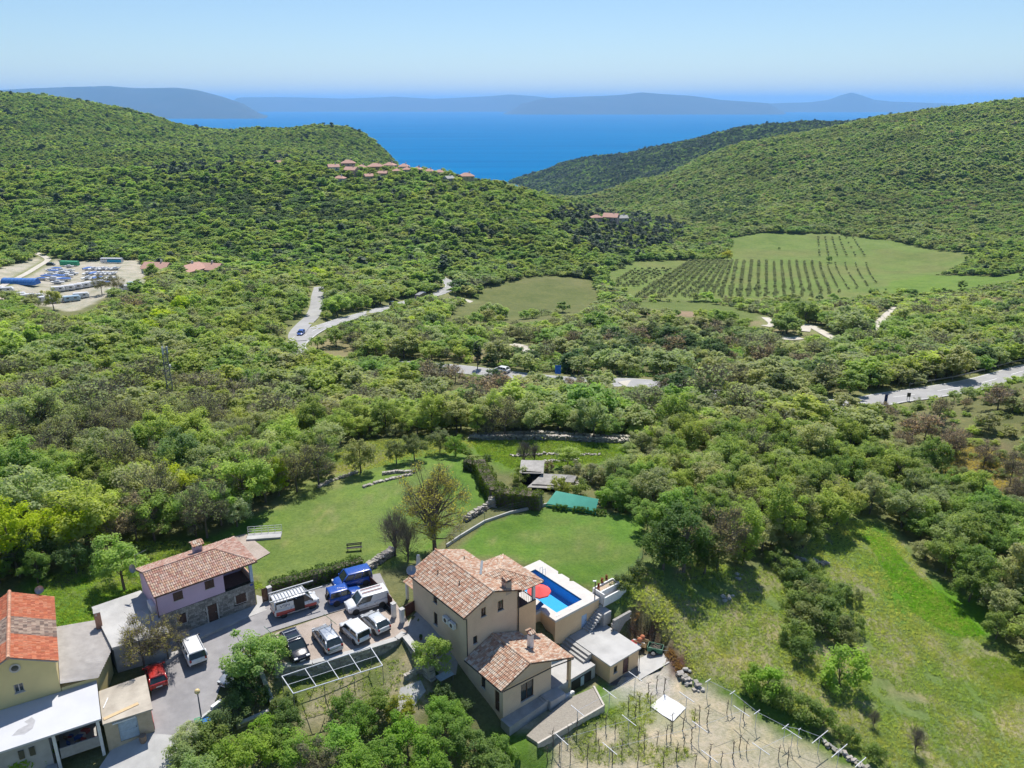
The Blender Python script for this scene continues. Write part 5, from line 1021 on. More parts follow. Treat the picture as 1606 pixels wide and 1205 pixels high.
rb, tb = MB(), MB(); slope(rb, tb, (-2.25, 5.2, 5.0), (-2.25, 16.1, 5.0), (-5.6, 5.2, 6.65), (-5.6, 16.1, 6.65), oldp, rng=rngt); slope(rb, tb, (-9.4, 16.1, 4.7), (-9.4, 5.2, 4.7), (-5.6, 16.1, 6.65), (-5.6, 5.2, 6.65), lambda s, t: PAL_OLD if 4.2 < s < 8.2 else PAL_RED, rng=rngt); ridge(tb, (-5.6, 5.1, 6.72), (-5.6, 16.2, 6.72), [(.62, .36, .24), (.55, .28, .18)], .17); finish_roof(yel, rb, tb, CONC)
dish(yel, (-3.3, 16.2, 6.1), .4, (.3, -.9, .3), STEEL)
cor = empty('lean_to', LF['loc'], LF['rz'], 'grey corrugated lean-to roof between the yellow house and the terrace', 'outbuilding'); COR = M('fibre_cement', (.55, .52, .49), (.44, .41, .385), 1.2, .95, stain=.35); mb = MB(); nn = 30
for i in range(nn * 4):
    y0, y1 = 5.2 + i * 9.2 / (nn * 4), 5.2 + (i + 1) * 9.2 / (nn * 4); zf_ = lambda y: .055 * math.sin((y - 5.2) / 9.2 * nn * 2 * math.pi); xe = 1.75 if y0 > 8.6 else .45 + 1.3 * (y0 - 5.2) / 3.4
    mb.quad((-2.45, y0, 2.75 + zf_(y0)), (xe, y0, 2.2 + zf_(y0)), (xe, y1, 2.2 + zf_(y1)), (-2.45, y1, 2.75 + zf_(y1)))
mb.build('roof_sheet', COR, cor); MB().prism([(-2.45, 5.5), (.3, 5.5), (1.6, 8.8), (1.6, 14.2), (-2.45, 14.2)], -1, 2.1).build('wall', YEL, cor)
ch = MB().box(.85, 1.4, 12.6, 13.2, 2.0, 4.1).build('chimney', BRICK, cor); MB().box(.82, 1.43, 12.57, 13.23, 4.1, 4.16).box(.95, 1.1, 12.59, 12.6, 3.8, 4.0).build('chimney_cap', CONC, cor)
wht = empty('garage', LF['loc'], LF['rz'], 'flat white-roofed garage with an open bay in front of the yellow house', 'garage'); WR = M('white_roof_coat', (.54, .55, .58), (.50, .51, .54), .5, .6, stain=.1)
MB().prism([(-7.4, .1), (.2, .12), (.25, 5.75), (-2.5, 5.45), (-9.5, 5.45), (-12, .1)], 1.6, 1.78).build('roof_slab', WR, wht); MB().prism([(-6.2, 1.6), (-5.3, 1.3), (-4.7, 1.7), (-4.5, 2.6), (-4.75, 3.2), (-5.3, 2.9), (-5.0, 2.4), (-5.7, 2.2)], 1.782, 1.785).build('damp_stain', M('damp_grey', (.42, .42, .44)), wht)
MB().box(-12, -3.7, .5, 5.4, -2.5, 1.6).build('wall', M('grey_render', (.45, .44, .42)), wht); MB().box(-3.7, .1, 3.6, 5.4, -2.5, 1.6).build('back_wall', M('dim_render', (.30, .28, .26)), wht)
for x in (-3.35, -.12): MB().box(x - .1, x + .14, .2, .45, -2.4, 1.6).build('post', WHITE, wht)
MB().box(-3.1, -.15, .22, .34, -.9, .1).build('parapet', M('grey_board', (.34, .33, .32), (.28, .27, .26), 3), wht); MB().box(-3.2, -.15, .4, 3.55, -1.0, -.9).build('bay_floor', CONC, wht)
rj = random.Random(8); jm = [M('junk_%s' % n_, c_) for n_, c_ in (('red', (.4, .08, .06)), ('blue', (.08, .15, .4)), ('wood', (.35, .25, .15)), ('pale', (.6, .58, .55)), ('dark', (.08, .08, .08)))]
for k in range(16): x, y, s = rj.uniform(-2.9, -.5), rj.uniform(.7, 2.6), rj.uniform(.12, .3); o_ = MB().obox((0, 0, s * .6), ((1, rj.uniform(-.5, .5), 0), (-rj.uniform(-.5, .5), 1, 0), (0, 0, 1)), (s, s * .7, s * .6)).build('stored_crate', jm[k % 5], None); o_.location = Matrix.Translation(LF['loc']) @ Matrix.Rotation(LF['rz'], 4, 'Z') @ Vector((x, y, -.895)); tag(o_, 'crate in the junk stored in the open garage bay', 'crate', 'junk in the garage bay')
for k in range(2): MB().box(-5.9 + k * .75, -5.5 + k * .75, .4, .499, .2, 1.0).build('window', GLASS, wht)
MB().box(-4.3, -3.5, -1.2, .45, -2.4, -1.9).box(-4.3, -3.5, -.8, .45, -1.9, -1.6).box(-4.3, -3.5, -.4, .45, -1.6, -1.3).build('steps', CONC, wht)
gar = empty('garage', LF['loc'], LF['rz'], 'small flat concrete-roofed garage with a pale blue door by the lane', 'garage'); TANC = M('tan_concrete', (.50, .45, .37), (.38, .335, .275), .8, .92, stain=.4, bump=.2)
MB().prism([(.24, .15), (4.08, .05), (4.12, 5.05), (.26, 4.75)], 1.0, 1.14).build('roof_slab', TANC, gar); W = MB(); go_ = [(1.0, 2.5, -1.3, .75)]; wall(W, (.3, .3), (3.95, .3), -2.2, 1.0, go_); wall(W, (3.95, .3), (3.95, 4.9), -2.2, 1.0); wall(W, (.3, 4.6), (.3, .3), -2.2, 1.0); W.build('wall', M('tan_render', (.55, .46, .33), (.45, .37, .26), 1.5, stain=.35), gar); door(gar, (.3, .3), (3.95, .3), go_[0], M('pale_blue_sheet', (.45, .55, .65))); MB().box(.9, 2.7, .1, .29, .78, .92).build('lintel', WHITE, gar); MB().box(3.96, 4.0, .5, 4.8, -1.9, -.6).build('red_band', M('red_paint', (.4, .06, .06)), gar)
MG = Matrix.Translation(LF['loc']) @ Matrix.Rotation(LF['rz'], 4, 'Z')
for k, (x0, y0, x1, y1, w_, lab) in enumerate([(.35, .75, 3.1, 1.35, .34, 'wide plywood plank lying on the concrete garage roof'), (.45, 2.2, .9, 3.4, .08, 'thin white batten lying on the concrete garage roof')]): o_ = MB().beam((x0, y0, .03), (x1, y1, .03), w_, .04).build('plank', M('plywood', (.62, .46, .26), (.54, .39, .22), 3) if k == 0 else WHITE); o_.location = MG @ Vector((0, 0, 1.141)); o_.rotation_euler = (0, 0, LF['rz']); tag(o_, lab, 'plank')
o_ = MB().tube([(0, 0, 0), (0, 0, .75)], [.27, .31], 14).build('barrel', M('brown_barrel', (.30, .22, .16), (.22, .16, .12), 4)); p_ = MG @ Vector((2.95, -.25, 0)); o_.location = (p_.x, p_.y, gz(p_.x, p_.y)); tag(o_, 'brown barrel beside the pale blue garage door', 'barrel')
# ------------------------------------------------------------------ roads, paving
ASPH = M('asphalt', (.34, .33, .335), (.27, .262, .268), .8, .95, bump=.3, bscale=30, stain=.4); ASPHF = M('road_asphalt', (.38, .375, .37), (.31, .306, .30), .25, .95, stain=.25); LINE = M('road_paint', (.74, .74, .72), (.62, .62, .60), 2, .7)
drape('road', poly_at([(208, 1215), (232, 1150), (238, 1090), (232, 1052), (246, 1030), (276, 1026), (290, 1005), (320, 990), (385, 968), (430, 948), (510, 918), (596, 900), (612, 935), (520, 962), (405, 1000), (372, 1030), (345, 1080), (330, 1125), (300, 1160), (268, 1215)]), .075, ASPH, 'grey asphalt lane between the houses')
pvr, pnt, pb, po_ = _mat('brick_pavers'); bk = pnt.nodes.new('ShaderNodeTexBrick'); bk.inputs['Scale'].default_value = 4.5; bk.inputs['Color1'].default_value = (.50, .42, .36, 1); bk.inputs['Color2'].default_value = (.42, .335, .285, 1); bk.inputs['Mortar'].default_value = (.30, .27, .24, 1); bk.inputs['Mortar Size'].default_value = .03
tc_ = pnt.nodes.new('ShaderNodeTexCoord'); pnt.links.new(tc_.outputs['Object'], bk.inputs['Vector']); pnt.links.new(_mix(pnt, bk.outputs[0], (.6, .58, .55), _ramp(pnt, _noise(pnt, .6), .4, .7, 0, .6), 'MULTIPLY'), pb.inputs['Base Color']); pb.inputs['Roughness'].default_value = .9
drape('parking_paving', [onz(u, v, 0)[:2] for u, v in [(432, 1048), (424, 1016), (410, 1001), (520, 963), (612, 936), (640, 975), (640, 990), (630, 999), (560, 1024), (490, 1042)]], .03, pvr, 'pinkish brick paving of the parking area', zfun=lambda x, y: np.maximum(terr2(x, y) + .03, 0.0 * x + .0))
drape('courtyard_paving', poly_at([(640, 978), (655, 958), (690, 985), (720, 1030), (715, 1060), (690, 1060), (660, 1030), (636, 1003)]), .10, M('courtyard_slab', (.40, .38, .36), (.33, .31, .29), 1.5, stain=.2), 'paved courtyard beside the beige house')
drape('paved_patch', poly_at([(367, 843), (385, 838), (424, 868), (402, 880)]), .08, pvr, 'paved patch beside the lilac house'); drape('garden_path', poly_at([(628, 1080), (660, 1068), (668, 1085), (640, 1120), (618, 1122)]), .08, PALEC, 'concrete path in the terraced garden')
drape('concrete_yard', poly_at([(1000, 1035), (1035, 1018), (1050, 1040), (1015, 1060), (1002, 1068)]), .07, PALEC, 'concrete yard beside the shed')
drape('concrete_lane', poly_at([(150, 1215), (180, 1170), (232, 1152), (300, 1158), (268, 1215)]), .13, PALEC, 'pale concrete forecourt below the lane')
def ribbon(name, path, o0, o1, dz, mat, label=None, kind='structure', dash=None, parent=None):
    V, F = [], []; run = 0
    for i, p in enumerate(path):
        d = path[min(i + 1, len(path) - 1)] - path[max(i - 1, 0)]; L = math.hypot(d[0], d[1]); nx, ny = -d[1] / L, d[0] / L
        V += [(p[0] + nx * o0, p[1] + ny * o0, p[2] + dz), (p[0] + nx * o1, p[1] + ny * o1, p[2] + dz)]
        if i and not (dash and (i % dash) >= dash // 2): F.append((2 * i - 2, 2 * i - 1, 2 * i + 1, 2 * i))
    return tag(ob(name, np_mesh(name, np.array(V), np.array(F), mat, True), parent), label, None, None, kind)
mr = ribbon('road', MAIN_ROAD, -3.1, 3.1, .06, ASPHF, 'winding country road through the wooded valley'); sr = ribbon('road', SIDE_ROAD, -2.6, 2.6, .05, ASPHF, 'side road joining the country road at the bend')
ribbon('edge_line', MAIN_ROAD, -2.9, -2.72, .09, LINE, None, None, None, mr); ribbon('edge_line', MAIN_ROAD, 2.72, 2.9, .09, LINE, None, None, None, mr); ribbon('centre_line', MAIN_ROAD, -.1, .1, .09, LINE, None, None, 4, mr)
TRK = M('white_track', (.56, .52, .45), (.46, .42, .35), .3, .95)
for t in TRACKS: ribbon('track', t, -1.7, 1.7, .07, TRK, 'pale dirt track in the scrub')
# ------------------------------------------------------------------ vehicles
TYRE = M('tyre', (.025, .025, .026), (.018, .018, .018), 8, .9); RIM = M('alloy', (.45, .46, .47), (.35, .36, .37), 6, .35, .8); CGLASS = glass('car_glass', (.016, .024, .026)); BLACKP = M('black_plastic', (.03, .03, .032), (.022, .022, .024), 5, .6)
HLAMP = M('headlamp', (.62, .65, .68), (.5, .52, .55), 9, .12); TLAMP = M('tail_lamp', (.30, .012, .012), (.22, .01, .01), 9, .25); PLATE = M('number_plate', (.75, .75, .74), (.7, .7, .69), 9, .5)
def loft(mb, st, mi=0, c=(1, 1, 1)):
    """st: list of (x, half profile [(y, z)...] from centre top round to centre bottom)"""
    b = len(mb.v); m = len(st[0][1]); n = 2 * m - 2
    for x, pr in st:
        ring = pr + [(-y, z) for y, z in pr[-2:0:-1]]
        mb.v += [(x, y, z) for y, z in ring]
    for i in range(len(st) - 1):
        for k in range(n):
            a, d = b + i * n + k, b + i * n + (k + 1) % n; mb.f.append((a, d, d + n, a + n)); mb.mi.append(mi); mb.c.append(c)
    mb.f.append(tuple(b + k for k in range(n))[::-1]); mb.mi.append(mi); mb.c.append(c); e = b + (len(st) - 1) * n; mb.f.append(tuple(e + k for k in range(n))); mb.mi.append(mi); mb.c.append(c)
    return mb
def wheel_mesh(r=.31, w=.2):
    t = MB(); pr = [(-w / 2, r * .72), (-w / 2, r * .93), (-w * .35, r), (w * .35, r), (w / 2, r * .93), (w / 2, r * .72)]; n = 18; b = 0
    for y, q in pr: t.v += [(q * math.cos(2 * math.pi * k / n), y, q * math.sin(2 * math.pi * k / n)) for k in range(n)]
    for i in range(5):
        for k in range(n): t.f.append((i * n + k, i * n + (k + 1) % n, (i + 1) * n + (k + 1) % n, (i + 1) * n + k)); t.mi.append(0); t.c.append((1, 1, 1))
    h = MB(); h.tube([(0, -w * .42, 0), (0, w * .42, 0)], r * .72, 14)
    for k in range(5): a = 2 * math.pi * k / 5; h.obox((r * .38 * math.cos(a), 0, r * .38 * math.sin(a)), ((math.cos(a), 0, math.sin(a)), (0, 1, 0), (-math.sin(a), 0, math.cos(a))), (r * .3, w * .47, .03))
    return t.mesh('tyre', TYRE, True), h.mesh('rim', RIM)
TYM, RMM = wheel_mesh()
def car(label, cat, x, y, ang, pm, L=4.0, W=1.68, H=1.42, cowl=.62, top0=.25, top1=-.62, rear=-.86, belt=.92, hood=.78, panel=0, group=None, name='parked_car', z=None, boxy=0.0, extra=None):
    """pm body paint; cowl/top0/top1/rear: where the windscreen foot, roof front, roof rear and tailgate glass foot lie, as fractions of L/2 (front +)"""
    zz = (gz(x, y) + .085) if z is None else z; r = empty(name, (x, y, zz), R(ang), label, cat, group); h = L / 2; w = W / 2; fr = .56; wx = h * .64
    def pf(k, zt, zb): return [(0, zt + .03), (w * k * .72, zt + .015), (w * k * .93, zt - .04), (w * k, zt - .16), (w * k * 1.0, zb + .24), (w * k * .95, zb + .05), (w * k * .8, zb), (0, zb)]
    st = [(-h, pf(.86, belt - .12, .38)), (-h + .07, pf(.94, belt - .03, .28)), (-h + .35, pf(1, belt, .24)), (-h * .3, pf(1.01, belt, .2)), (h * cowl - .05, pf(1, belt + .01, .2)), (h * cowl + .25, pf(.99, belt * .4 + hood * .6, .21)), (h - .32, pf(.96, hood - .04, .24)), (h - .09, pf(.9, hood - .14, .28)), (h, pf(.80, hood - .24, .36))]
    body = loft(MB(), st).build('body', pm, r, True)
    for sx in (-1, 1):
        for sy in (-1, 1):
            t = ob('wheel', TYM, r, (sx * wx + .05, sy * (w - .1), .31)); ob('rim', RMM, t)
            MB().tube([(sx * wx + .05, sy * (w - .02), .33), (sx * wx + .05, sy * (w + .006), .33)], .375, 16).build('wheel_arch', BLACKP, body)
    tw = w * (.80 + .12 * boxy); b = [(h * rear, w * .95), (h * cowl, w * .93)]; t = [(h * top1, tw), (h * top0, tw * .97)]; zt = H - .07
    q = lambda i, s, up: Vector((t[i][0], t[i][1] * s, zt)) if up else Vector((b[i][0], b[i][1] * s, belt))
    g = MB(); k = .985
    MB().quad(q(1, -k, 0), q(1, k, 0), q(1, k, 1), q(1, -k, 1)).build('windscreen', CGLASS, r); MB().quad(q(0, k, 0), q(0, -k, 0), q(0, -k, 1), q(0, k, 1)).build('rear_window', CGLASS, r)
    fm = MB()
    for s in (-1, 1):
        pts = [q(0, s * k, 0), q(1, s * k, 0), q(1, s * k, 1), q(0, s * k, 1)]; MB().quad(*(pts if s < 0 else pts[::-1])).build('side_window', CGLASS, r)
        for i in (0, 1): fm.beam(q(i, s, 0), q(i, s, 1), .10 + .03 * (i == 0), .09)
        for f_ in ((.52,) if L < 3.8 else (.36, .66)):
            if not panel: fm.beam(q(0, s, 0).lerp(q(1, s, 0), f_), q(0, s, 1).lerp(q(1, s, 1), f_), .09, .05)
        if panel:
            p0, p1, p2, p3 = q(0, s * 1.01, 0), q(0, s * 1.01, 0).lerp(q(1, s * 1.01, 0), panel), q(0, s * 1.01, 1).lerp(q(1, s * 1.01, 1), panel), q(0, s * 1.01, 1); fm.quad(*([p0, p1, p2, p3] if s < 0 else [p3, p2, p1, p0]))
        fm.beam(q(0, s, 0) + Vector((0, 0, .01)), q(1, s, 0) + Vector((0, 0, .01)), .06, .05)
    rp = lambda e: [(0, H), (tw * .7, H - .012), (tw * .95, H - .04), (tw * 1.02, zt - .02), (0, zt - .03)]
    loft(fm, [(h * top1 - .06, [(y_, z_ - .03) for y_, z_ in rp(0)]), (h * top1 + .1, rp(0)), (h * top0 - .12, rp(0)), (h * top0 + .03, [(y_ * .97, z_ - .03) for y_, z_ in rp(0)])]); fm.build('roof', pm, r, True)
    for s in (-1, 1):
        MB().obox((h - .11, s * w * .66, hood - .17), ((1, 0, -.3), (0, 1, 0), (.3, 0, 1)), (.09, w * .19, .07)).build('headlight', HLAMP, r); MB().box(-h - .005, -h + .1, s * w * .78 - .09, s * w * .78 + .09, belt - .26, belt - .02).build('tail_light', TLAMP, r)
        MB().obox((h * cowl - .12, s * (w + .08), belt + .08), ((1, 0, 0), (0, 1, 0), (0, 0, 1)), (.05, .1, .07)).build('mirror', pm if pm.name != 'paint_white' else BLACKP, r)
    sm_ = MB()
    for s in (-1, 1):
        for fx in (-.38, .12, .5): sm_.box(h * fx - .007, h * fx + .007, s * w * 1.008 - .004, s * w * 1.008 + .004, .32, belt - .08)
        sm_.box(-h * .5, h * .5, s * w * 1.012 - .006, s * w * 1.012 + .006, .5, .55)
        for fx in (-.28, .2): sm_.box(h * fx - .08, h * fx + .08, s * w * 1.012 - .012, s * w * 1.012 + .012, belt - .2, belt - .165)
    sm_.build('door_trim', BLACKP, body)
    MB().box(h * .3, h * cowl + .02, -.02, .02, belt + .001, belt + .012).build('wiper', BLACKP, r)
    MB().box(h - .13, h - .02, -w * .36, w * .36, hood - .3, hood - .16).build('grille', BLACKP, r)
    MB().box(h - .06, h + .025, -w * .78, w * .78, .34, .46).build('bumper', BLACKP, r); MB().box(-h - .03, -h + .05, -w * .82, w * .82, .36, .5).build('bumper', BLACKP if pm.name != 'paint_silver' else pm, r)
    MB().box(-h - .036, -h - .031, -.26, .26, .53, .64).build('number_plate', PLATE, r); MB().box(h + .026, h + .031, -.26, .26, .36, .46).build('number_plate', PLATE, r)
    if extra == 'rails':
        for s in (-1, 1): MB().tube([(h * top1, s * tw * .86, H - .03), (h * top1 + .15, s * tw * .86, H + .05), (h * top0 - .25, s * tw * .86, H + .05), (h * top0 - .1, s * tw * .86, H - .03)], .022).build('roof_rail', BLACKP if pm.name != 'paint_navy' else RIM, r)
    return r
PWHITE, PSILVER, PBLUE, PNAVY, PRED, PWSIL = paint('paint_white', (.72, .73, .74)), paint('paint_silver', (.42, .45, .49), .3, .5), paint('paint_blue', (.008, .07, .36)), paint('paint_navy', (.012, .014, .025), .2), paint('paint_red', (.42, .025, .02)), paint('paint_pale_silver', (.58, .60, .62), .3, .3)
G5 = 'vehicles parked by the houses'
car('small pale silver hatchback parked beside the brown gate', 'car', -13.75, 68.35, 129.5, PWSIL, 3.7, 1.62, 1.40, .58, .2, -.66, -.93, group=G5)
car('boxy white four-wheel-drive parked between two silver cars', 'car', -15.55, 66.85, 131, PWHITE, 3.75, 1.62, 1.62, .5, .26, -.90, -.97, .95, .88, boxy=.8, group=G5)
car('silver estate car with a leaf strewn roof parked beside the black car', 'car', -18.05, 65.75, 124.5, PSILVER, 4.3, 1.74, 1.5, .6, .22, -.70, -.95, .95, .80, extra='rails', group=G5)
bk_ = car('black car with roof rails parked facing the garden wall', 'car', -20.85, 64.4, -56, PNAVY, 4.2, 1.76, 1.62, .55, .2, -.78, -.95, .98, .86, boxy=.4, extra='rails', group=G5)
MB().box(-.55, -.1, -.45, .45, 1.622, 1.63).build('sunroof', CGLASS, bk_)
for x_ in (-1.1, .1): MB().box(x_ - .04, x_ + .04, -.62, .62, 1.68, 1.72).build('roof_bar', RIM, bk_)
car('blue high-roofed family van parked against the hedge', 'van', -17.35, 75.2, -153, PBLUE, 4.15, 1.72, 1.8, .62, .3, -.92, -.98, 1.02, .95, boxy=.7, group=G5)
bj = car('blue off-road car with a canvas roof behind the white van', 'car', -17.75, 72.95, 28, PBLUE, 3.6, 1.6, 1.7, .35, .15, -.92, -.97, 1.0, .98, boxy=.8, group=G5); MB().tube([(-1.83, 0, .95), (-2.0, 0, .95)], .33, 16).build('spare_wheel', TYRE, bj)
for k_ in range(4): MB().box(-.7 + k_ * .2, -.62 + k_ * .2, -.1 - k_ * .08, .02 - k_ * .08, 1.715, 1.72).build('white_mark', PLATE, bj)
vn = car('white panel van with ladders on its roof beside the brown gate', 'van', -15.2, 71.75, -151.5, PWHITE, 4.4, 1.8, 1.84, .62, .3, -.95, -.99, 1.05, .98, panel=.58, boxy=.9, group=G5)
for s_ in (-.35, .25): MB().beam((-1.7, s_, 1.93), (.5, s_, 1.93), .07, .06).build('roof_bar', M('rust_red', (.25, .05, .04)), vn)
mbus = car('white and red minibus with pipes on its roof rack', 'minibus', -22.6, 71.35, 31, PWHITE, 4.7, 1.9, 2.02, .72, .42, -.94, -.99, 1.1, 1.0, boxy=.8, group=G5)
for s_ in (-1, 1): MB().quad(*[(x_, s_ * .967, z_) for x_, z_ in ((-2.2, .42), (2.0, .42), (2.0, .74), (-2.2, .86))][::s_]).build('red_stripe', PRED, mbus)
MB().quad((-2.36, .8, .45), (-2.36, -.8, .45), (-2.36, -.8, .85), (-2.36, .8, .85)).build('red_stripe', PRED, mbus)
MB().box(-2.1, -.35, -.95, -.93, 1.12, 1.72).build('side_panel', PWHITE, mbus); MB().box(-.3, .75, -.985, -.96, .42, 1.8).build('doorway_shade', M('void_shade', (.03, .028, .025)), mbus)  # doorway: dark panel on the body side, interior shade put into its colour
mb = MB()
for s0_, segs in ((0, [((0, 1), (.5, 0)), ((.5, 0), (1, 1))]), (1.25, [((1, 1), (0, 1)), ((0, 1), (0, .5)), ((0, .5), (1, .5)), ((1, .5), (1, 0)), ((1, 0), (0, 0))]), (2.5, [((0, 0), (0, 1)), ((0, 1), (1, 0)), ((1, 0), (1, 1))])):
    for (a_, b_), (c_, d_) in segs: mb.beam((-1.75 + (s0_ + a_) * .27, -.957, 1.28 + b_ * .28), (-1.75 + (s0_ + c_) * .27, -.957, 1.28 + d_ * .28), .006, .05)
mb.build('lettering', M('logo_grey', (.12, .16, .25)), mbus)
for y_ in (-.78, .78): MB().tube([(-2.7 + (y_ > 0) * .3, y_, 2.2), (2.3 + (y_ < 0) * .5, y_, 2.2)], .075, 8).build('roof_pipe', M('grey_pipe', (.52, .53, .54), (.44, .45, .46), 4, .5), mbus)
for k_ in range(10): MB().box(-1.95 + k_ * .33, -1.88 + k_ * .33, -.72, .72, 2.08, 2.12).build('rack_slat', RIM, mbus)
car('white people carrier parked under the bare tree', 'car', -30.75, 64.5, 124.5, PWHITE, 4.5, 1.78, 1.62, .66, .3, -.85, -.98, 1.0, .88, boxy=.6, extra='rails', group=G5)
car('small red hatchback parked beside the concrete garage', 'car', -32.9, 61.1, 122, PRED, 3.6, 1.6, 1.42, .55, .2, -.72, -.94, group=G5)
car('pale silver car half hidden by a shrub beside the lane', 'car', -25.5, 61.9, -115, PSILVER, 4.1, 1.7, 1.45, .6, .2, -.62, -.9, group=G5)
def road_spot(path, u0, v0, off):
    b = min(range(len(path) - 1), key=lambda i: (project(*path[i])[0] - u0) ** 2 + (project(*path[i])[1] - v0) ** 2); p = path[b]; d = path[b + 1] - p; L = math.hypot(d[0], d[1]); return p[0] - d[1] / L * off, p[1] + d[0] / L * off, p[2] + .1, math.degrees(math.atan2(d[1], d[0]))
for (u0, v0, off, flip, pm, lab) in ((484, 532, 1.7, 180, PBLUE, 'blue car driving round the road bend'), (622, 478, 1.7, 0, PNAVY, 'dark car following the truck on the country road'), (790, 588, -1.7, 0, PWHITE, 'white car on the road behind the scrub')):
    x_, y_, z_, a_ = road_spot(MAIN_ROAD, u0, v0, off); car(lab, 'car', x_, y_, a_ + flip, pm, 4.2, 1.75, 1.48, name='car', z=z_)
x_, y_, z_, a_ = road_spot(MAIN_ROAD, 652, 470, -1.7); trk = empty('truck', (x_, y_, z_), R(a_), 'dark tipper truck driving uphill on the country road', 'truck'); loft(MB(), [(2.4, [(0, 2.7), (1.0, 2.65), (1.2, 2.4), (1.22, .7), (0, .6)]), (3.9, [(0, 2.75), (1.0, 2.7), (1.2, 2.4), (1.22, .6), (0, .5)]), (4.3, [(0, 1.9), (1.0, 1.9), (1.2, 1.7), (1.2, .6), (0, .5)])]).build('cab', paint('paint_dark', (.03, .035, .045)), trk); MB().box(-4.2, 2.2, -1.22, 1.22, 1.1, 2.9).build('tipper_body', paint('paint_dark', (.03, .035, .045)), trk); MB().box(-4.1, 2.1, -1.1, 1.1, 2.905, 3.0).build('load_cover', M('grey_cover', (.25, .25, .25)), trk)
for sx in (-3.2, -2.0, 3.3):
    for sy in (-1.05, 1.05): t_ = ob('wheel', TYM, trk, (sx, sy, .5)); t_.scale = (1.6, 1.5, 1.6); ob('rim', RMM, t_)
MB().quad((4.31, -1, 1.95), (4.31, 1, 1.95), (4.0, 1, 2.6), (4.0, -1, 2.6)).build('windscreen', CGLASS, trk)
# ------------------------------------------------------------------ far houses
TILEFLAT = M('far_tiles', (.55, .33, .26), (.47, .27, .21), 1.2, .9, bump=.5, bscale=5)
WCOL = {'white': (.62, .60, .57), 'pink': (.62, .42, .34), 'rose': (.58, .40, .34), 'ochre': (.58, .36, .16), 'lilac': (.50, .45, .50), 'cream': (.62, .52, .30), 'grey': (.42, .41, .40)}
HL = ['low white house at the left end of the hilltop village', 'tall pink hip-roofed house at the top of the village', 'large rose house in the middle of the village cluster', 'small white house below the rose village house', 'ochre hip-roofed house right of the village cluster', 'tall lilac-grey house in the village', 'pale house at the right of the village centre', 'low annex in front of the pale village house', 'low roof among trees right of the village', 'cream house alone on the ridge by the sea', 'grey roofed shed on the ridge left of the cream house', 'small rose roof in the trees left of the village', 'rose stone house down in the valley', 'low red roof left of the valley house', 'grey house behind the valley house', 'red-roofed white house beside the boat yard', 'red-roofed wing of the long white farmhouse', 'long white farmhouse with red roof and chimneys', 'small white village house behind the ochre one', 'low rose roof below the lilac-grey village house', 'small cream house below the village centre', 'little pink house right of the village', 'small cream house below the tall pink village house', 'small white house between the village and the ridge shed']
for (u, v, Y, w_, d_, h_, tr_a, wc, rf), lab in zip(FAR_HOUSES, HL):
    x, y, _ = onY(u, v, Y); z = gz(x, y); r = empty('house', (x, y, z), R(tr_a), lab, 'house'); a = w_ / 2; b = d_ / 2; wm_ = M('far_wall_' + wc, WCOL[wc], None, .8, .9, stain=.15); W = MB(); rh = min(a, b) * .55
    ops = []; nwin = max(2, int(w_ / 4)); nst = 2 if h_ > 5.5 else 1
    for st_ in range(nst):
        for k in range(nwin): s = w_ * (k + .5) / nwin; zb_ = (h_ - 2.2 if st_ == nst - 1 else .9); ops.append((s - .5, s + .5, zb_, zb_ + 1.3))
    wall(W, (-a, -b), (a, -b), -3, h_, ops, rec=.2); wall(W, (a, -b), (a, b), -3, h_, gable=[(0, h_), (d_, h_), (b, h_ + rh)] if rf == 'gable' else None); wall(W, (a, b), (-a, b), -3, h_); wall(W, (-a, b), (-a, -b), -3, h_, gable=[(0, h_), (d_, h_), (b, h_ + rh)] if rf == 'gable' else None); W.build('wall', wm_, r)
    for o_ in ops: w1 = wbox(wbox(MB(), (-a, -b), (a, -b), o_[0], o_[0] + .08, .1, .16, o_[2], o_[3]), (-a, -b), (a, -b), o_[1] - .08, o_[1], .1, .16, o_[2], o_[3]).build('window', WHITE, r); wbox(MB(), (-a, -b), (a, -b), o_[0] + .08, o_[1] - .08, .14, .17, o_[2], o_[3]).build('pane', GLASS, w1)
    e = .5; m_ = MB(); hipx = (a + e - (b + e)) if rf == 'hip' else a + e; hipx = max(hipx, .3); zt = h_ + rh + .15; ze = h_ - .1
    m_.quad((-a - e, -b - e, ze), (a + e, -b - e, ze), (hipx, 0, zt), (-hipx, 0, zt)); m_.quad((a + e, b + e, ze), (-a - e, b + e, ze), (-hipx, 0, zt), (hipx, 0, zt)); m_.quad((-a - e, -b - e, ze - .15), (-a - e, b + e, ze - .15), (a + e, b + e, ze - .15), (a + e, -b - e, ze - .15))
    m_.quad((a + e, -b - e, ze), (a + e, b + e, ze), (hipx, 0, zt)); m_.quad((-a - e, b + e, ze), (-a - e, -b - e, ze), (-hipx, 0, zt)); rr_ = m_.build('roof', TILEFLAT if wc != 'grey' else CONC, r)
    MB().box(a * .3, a * .3 + .8, -.2, .6, h_ + rh * .4, h_ + rh + 1.3).build('chimney', wm_, rr_)
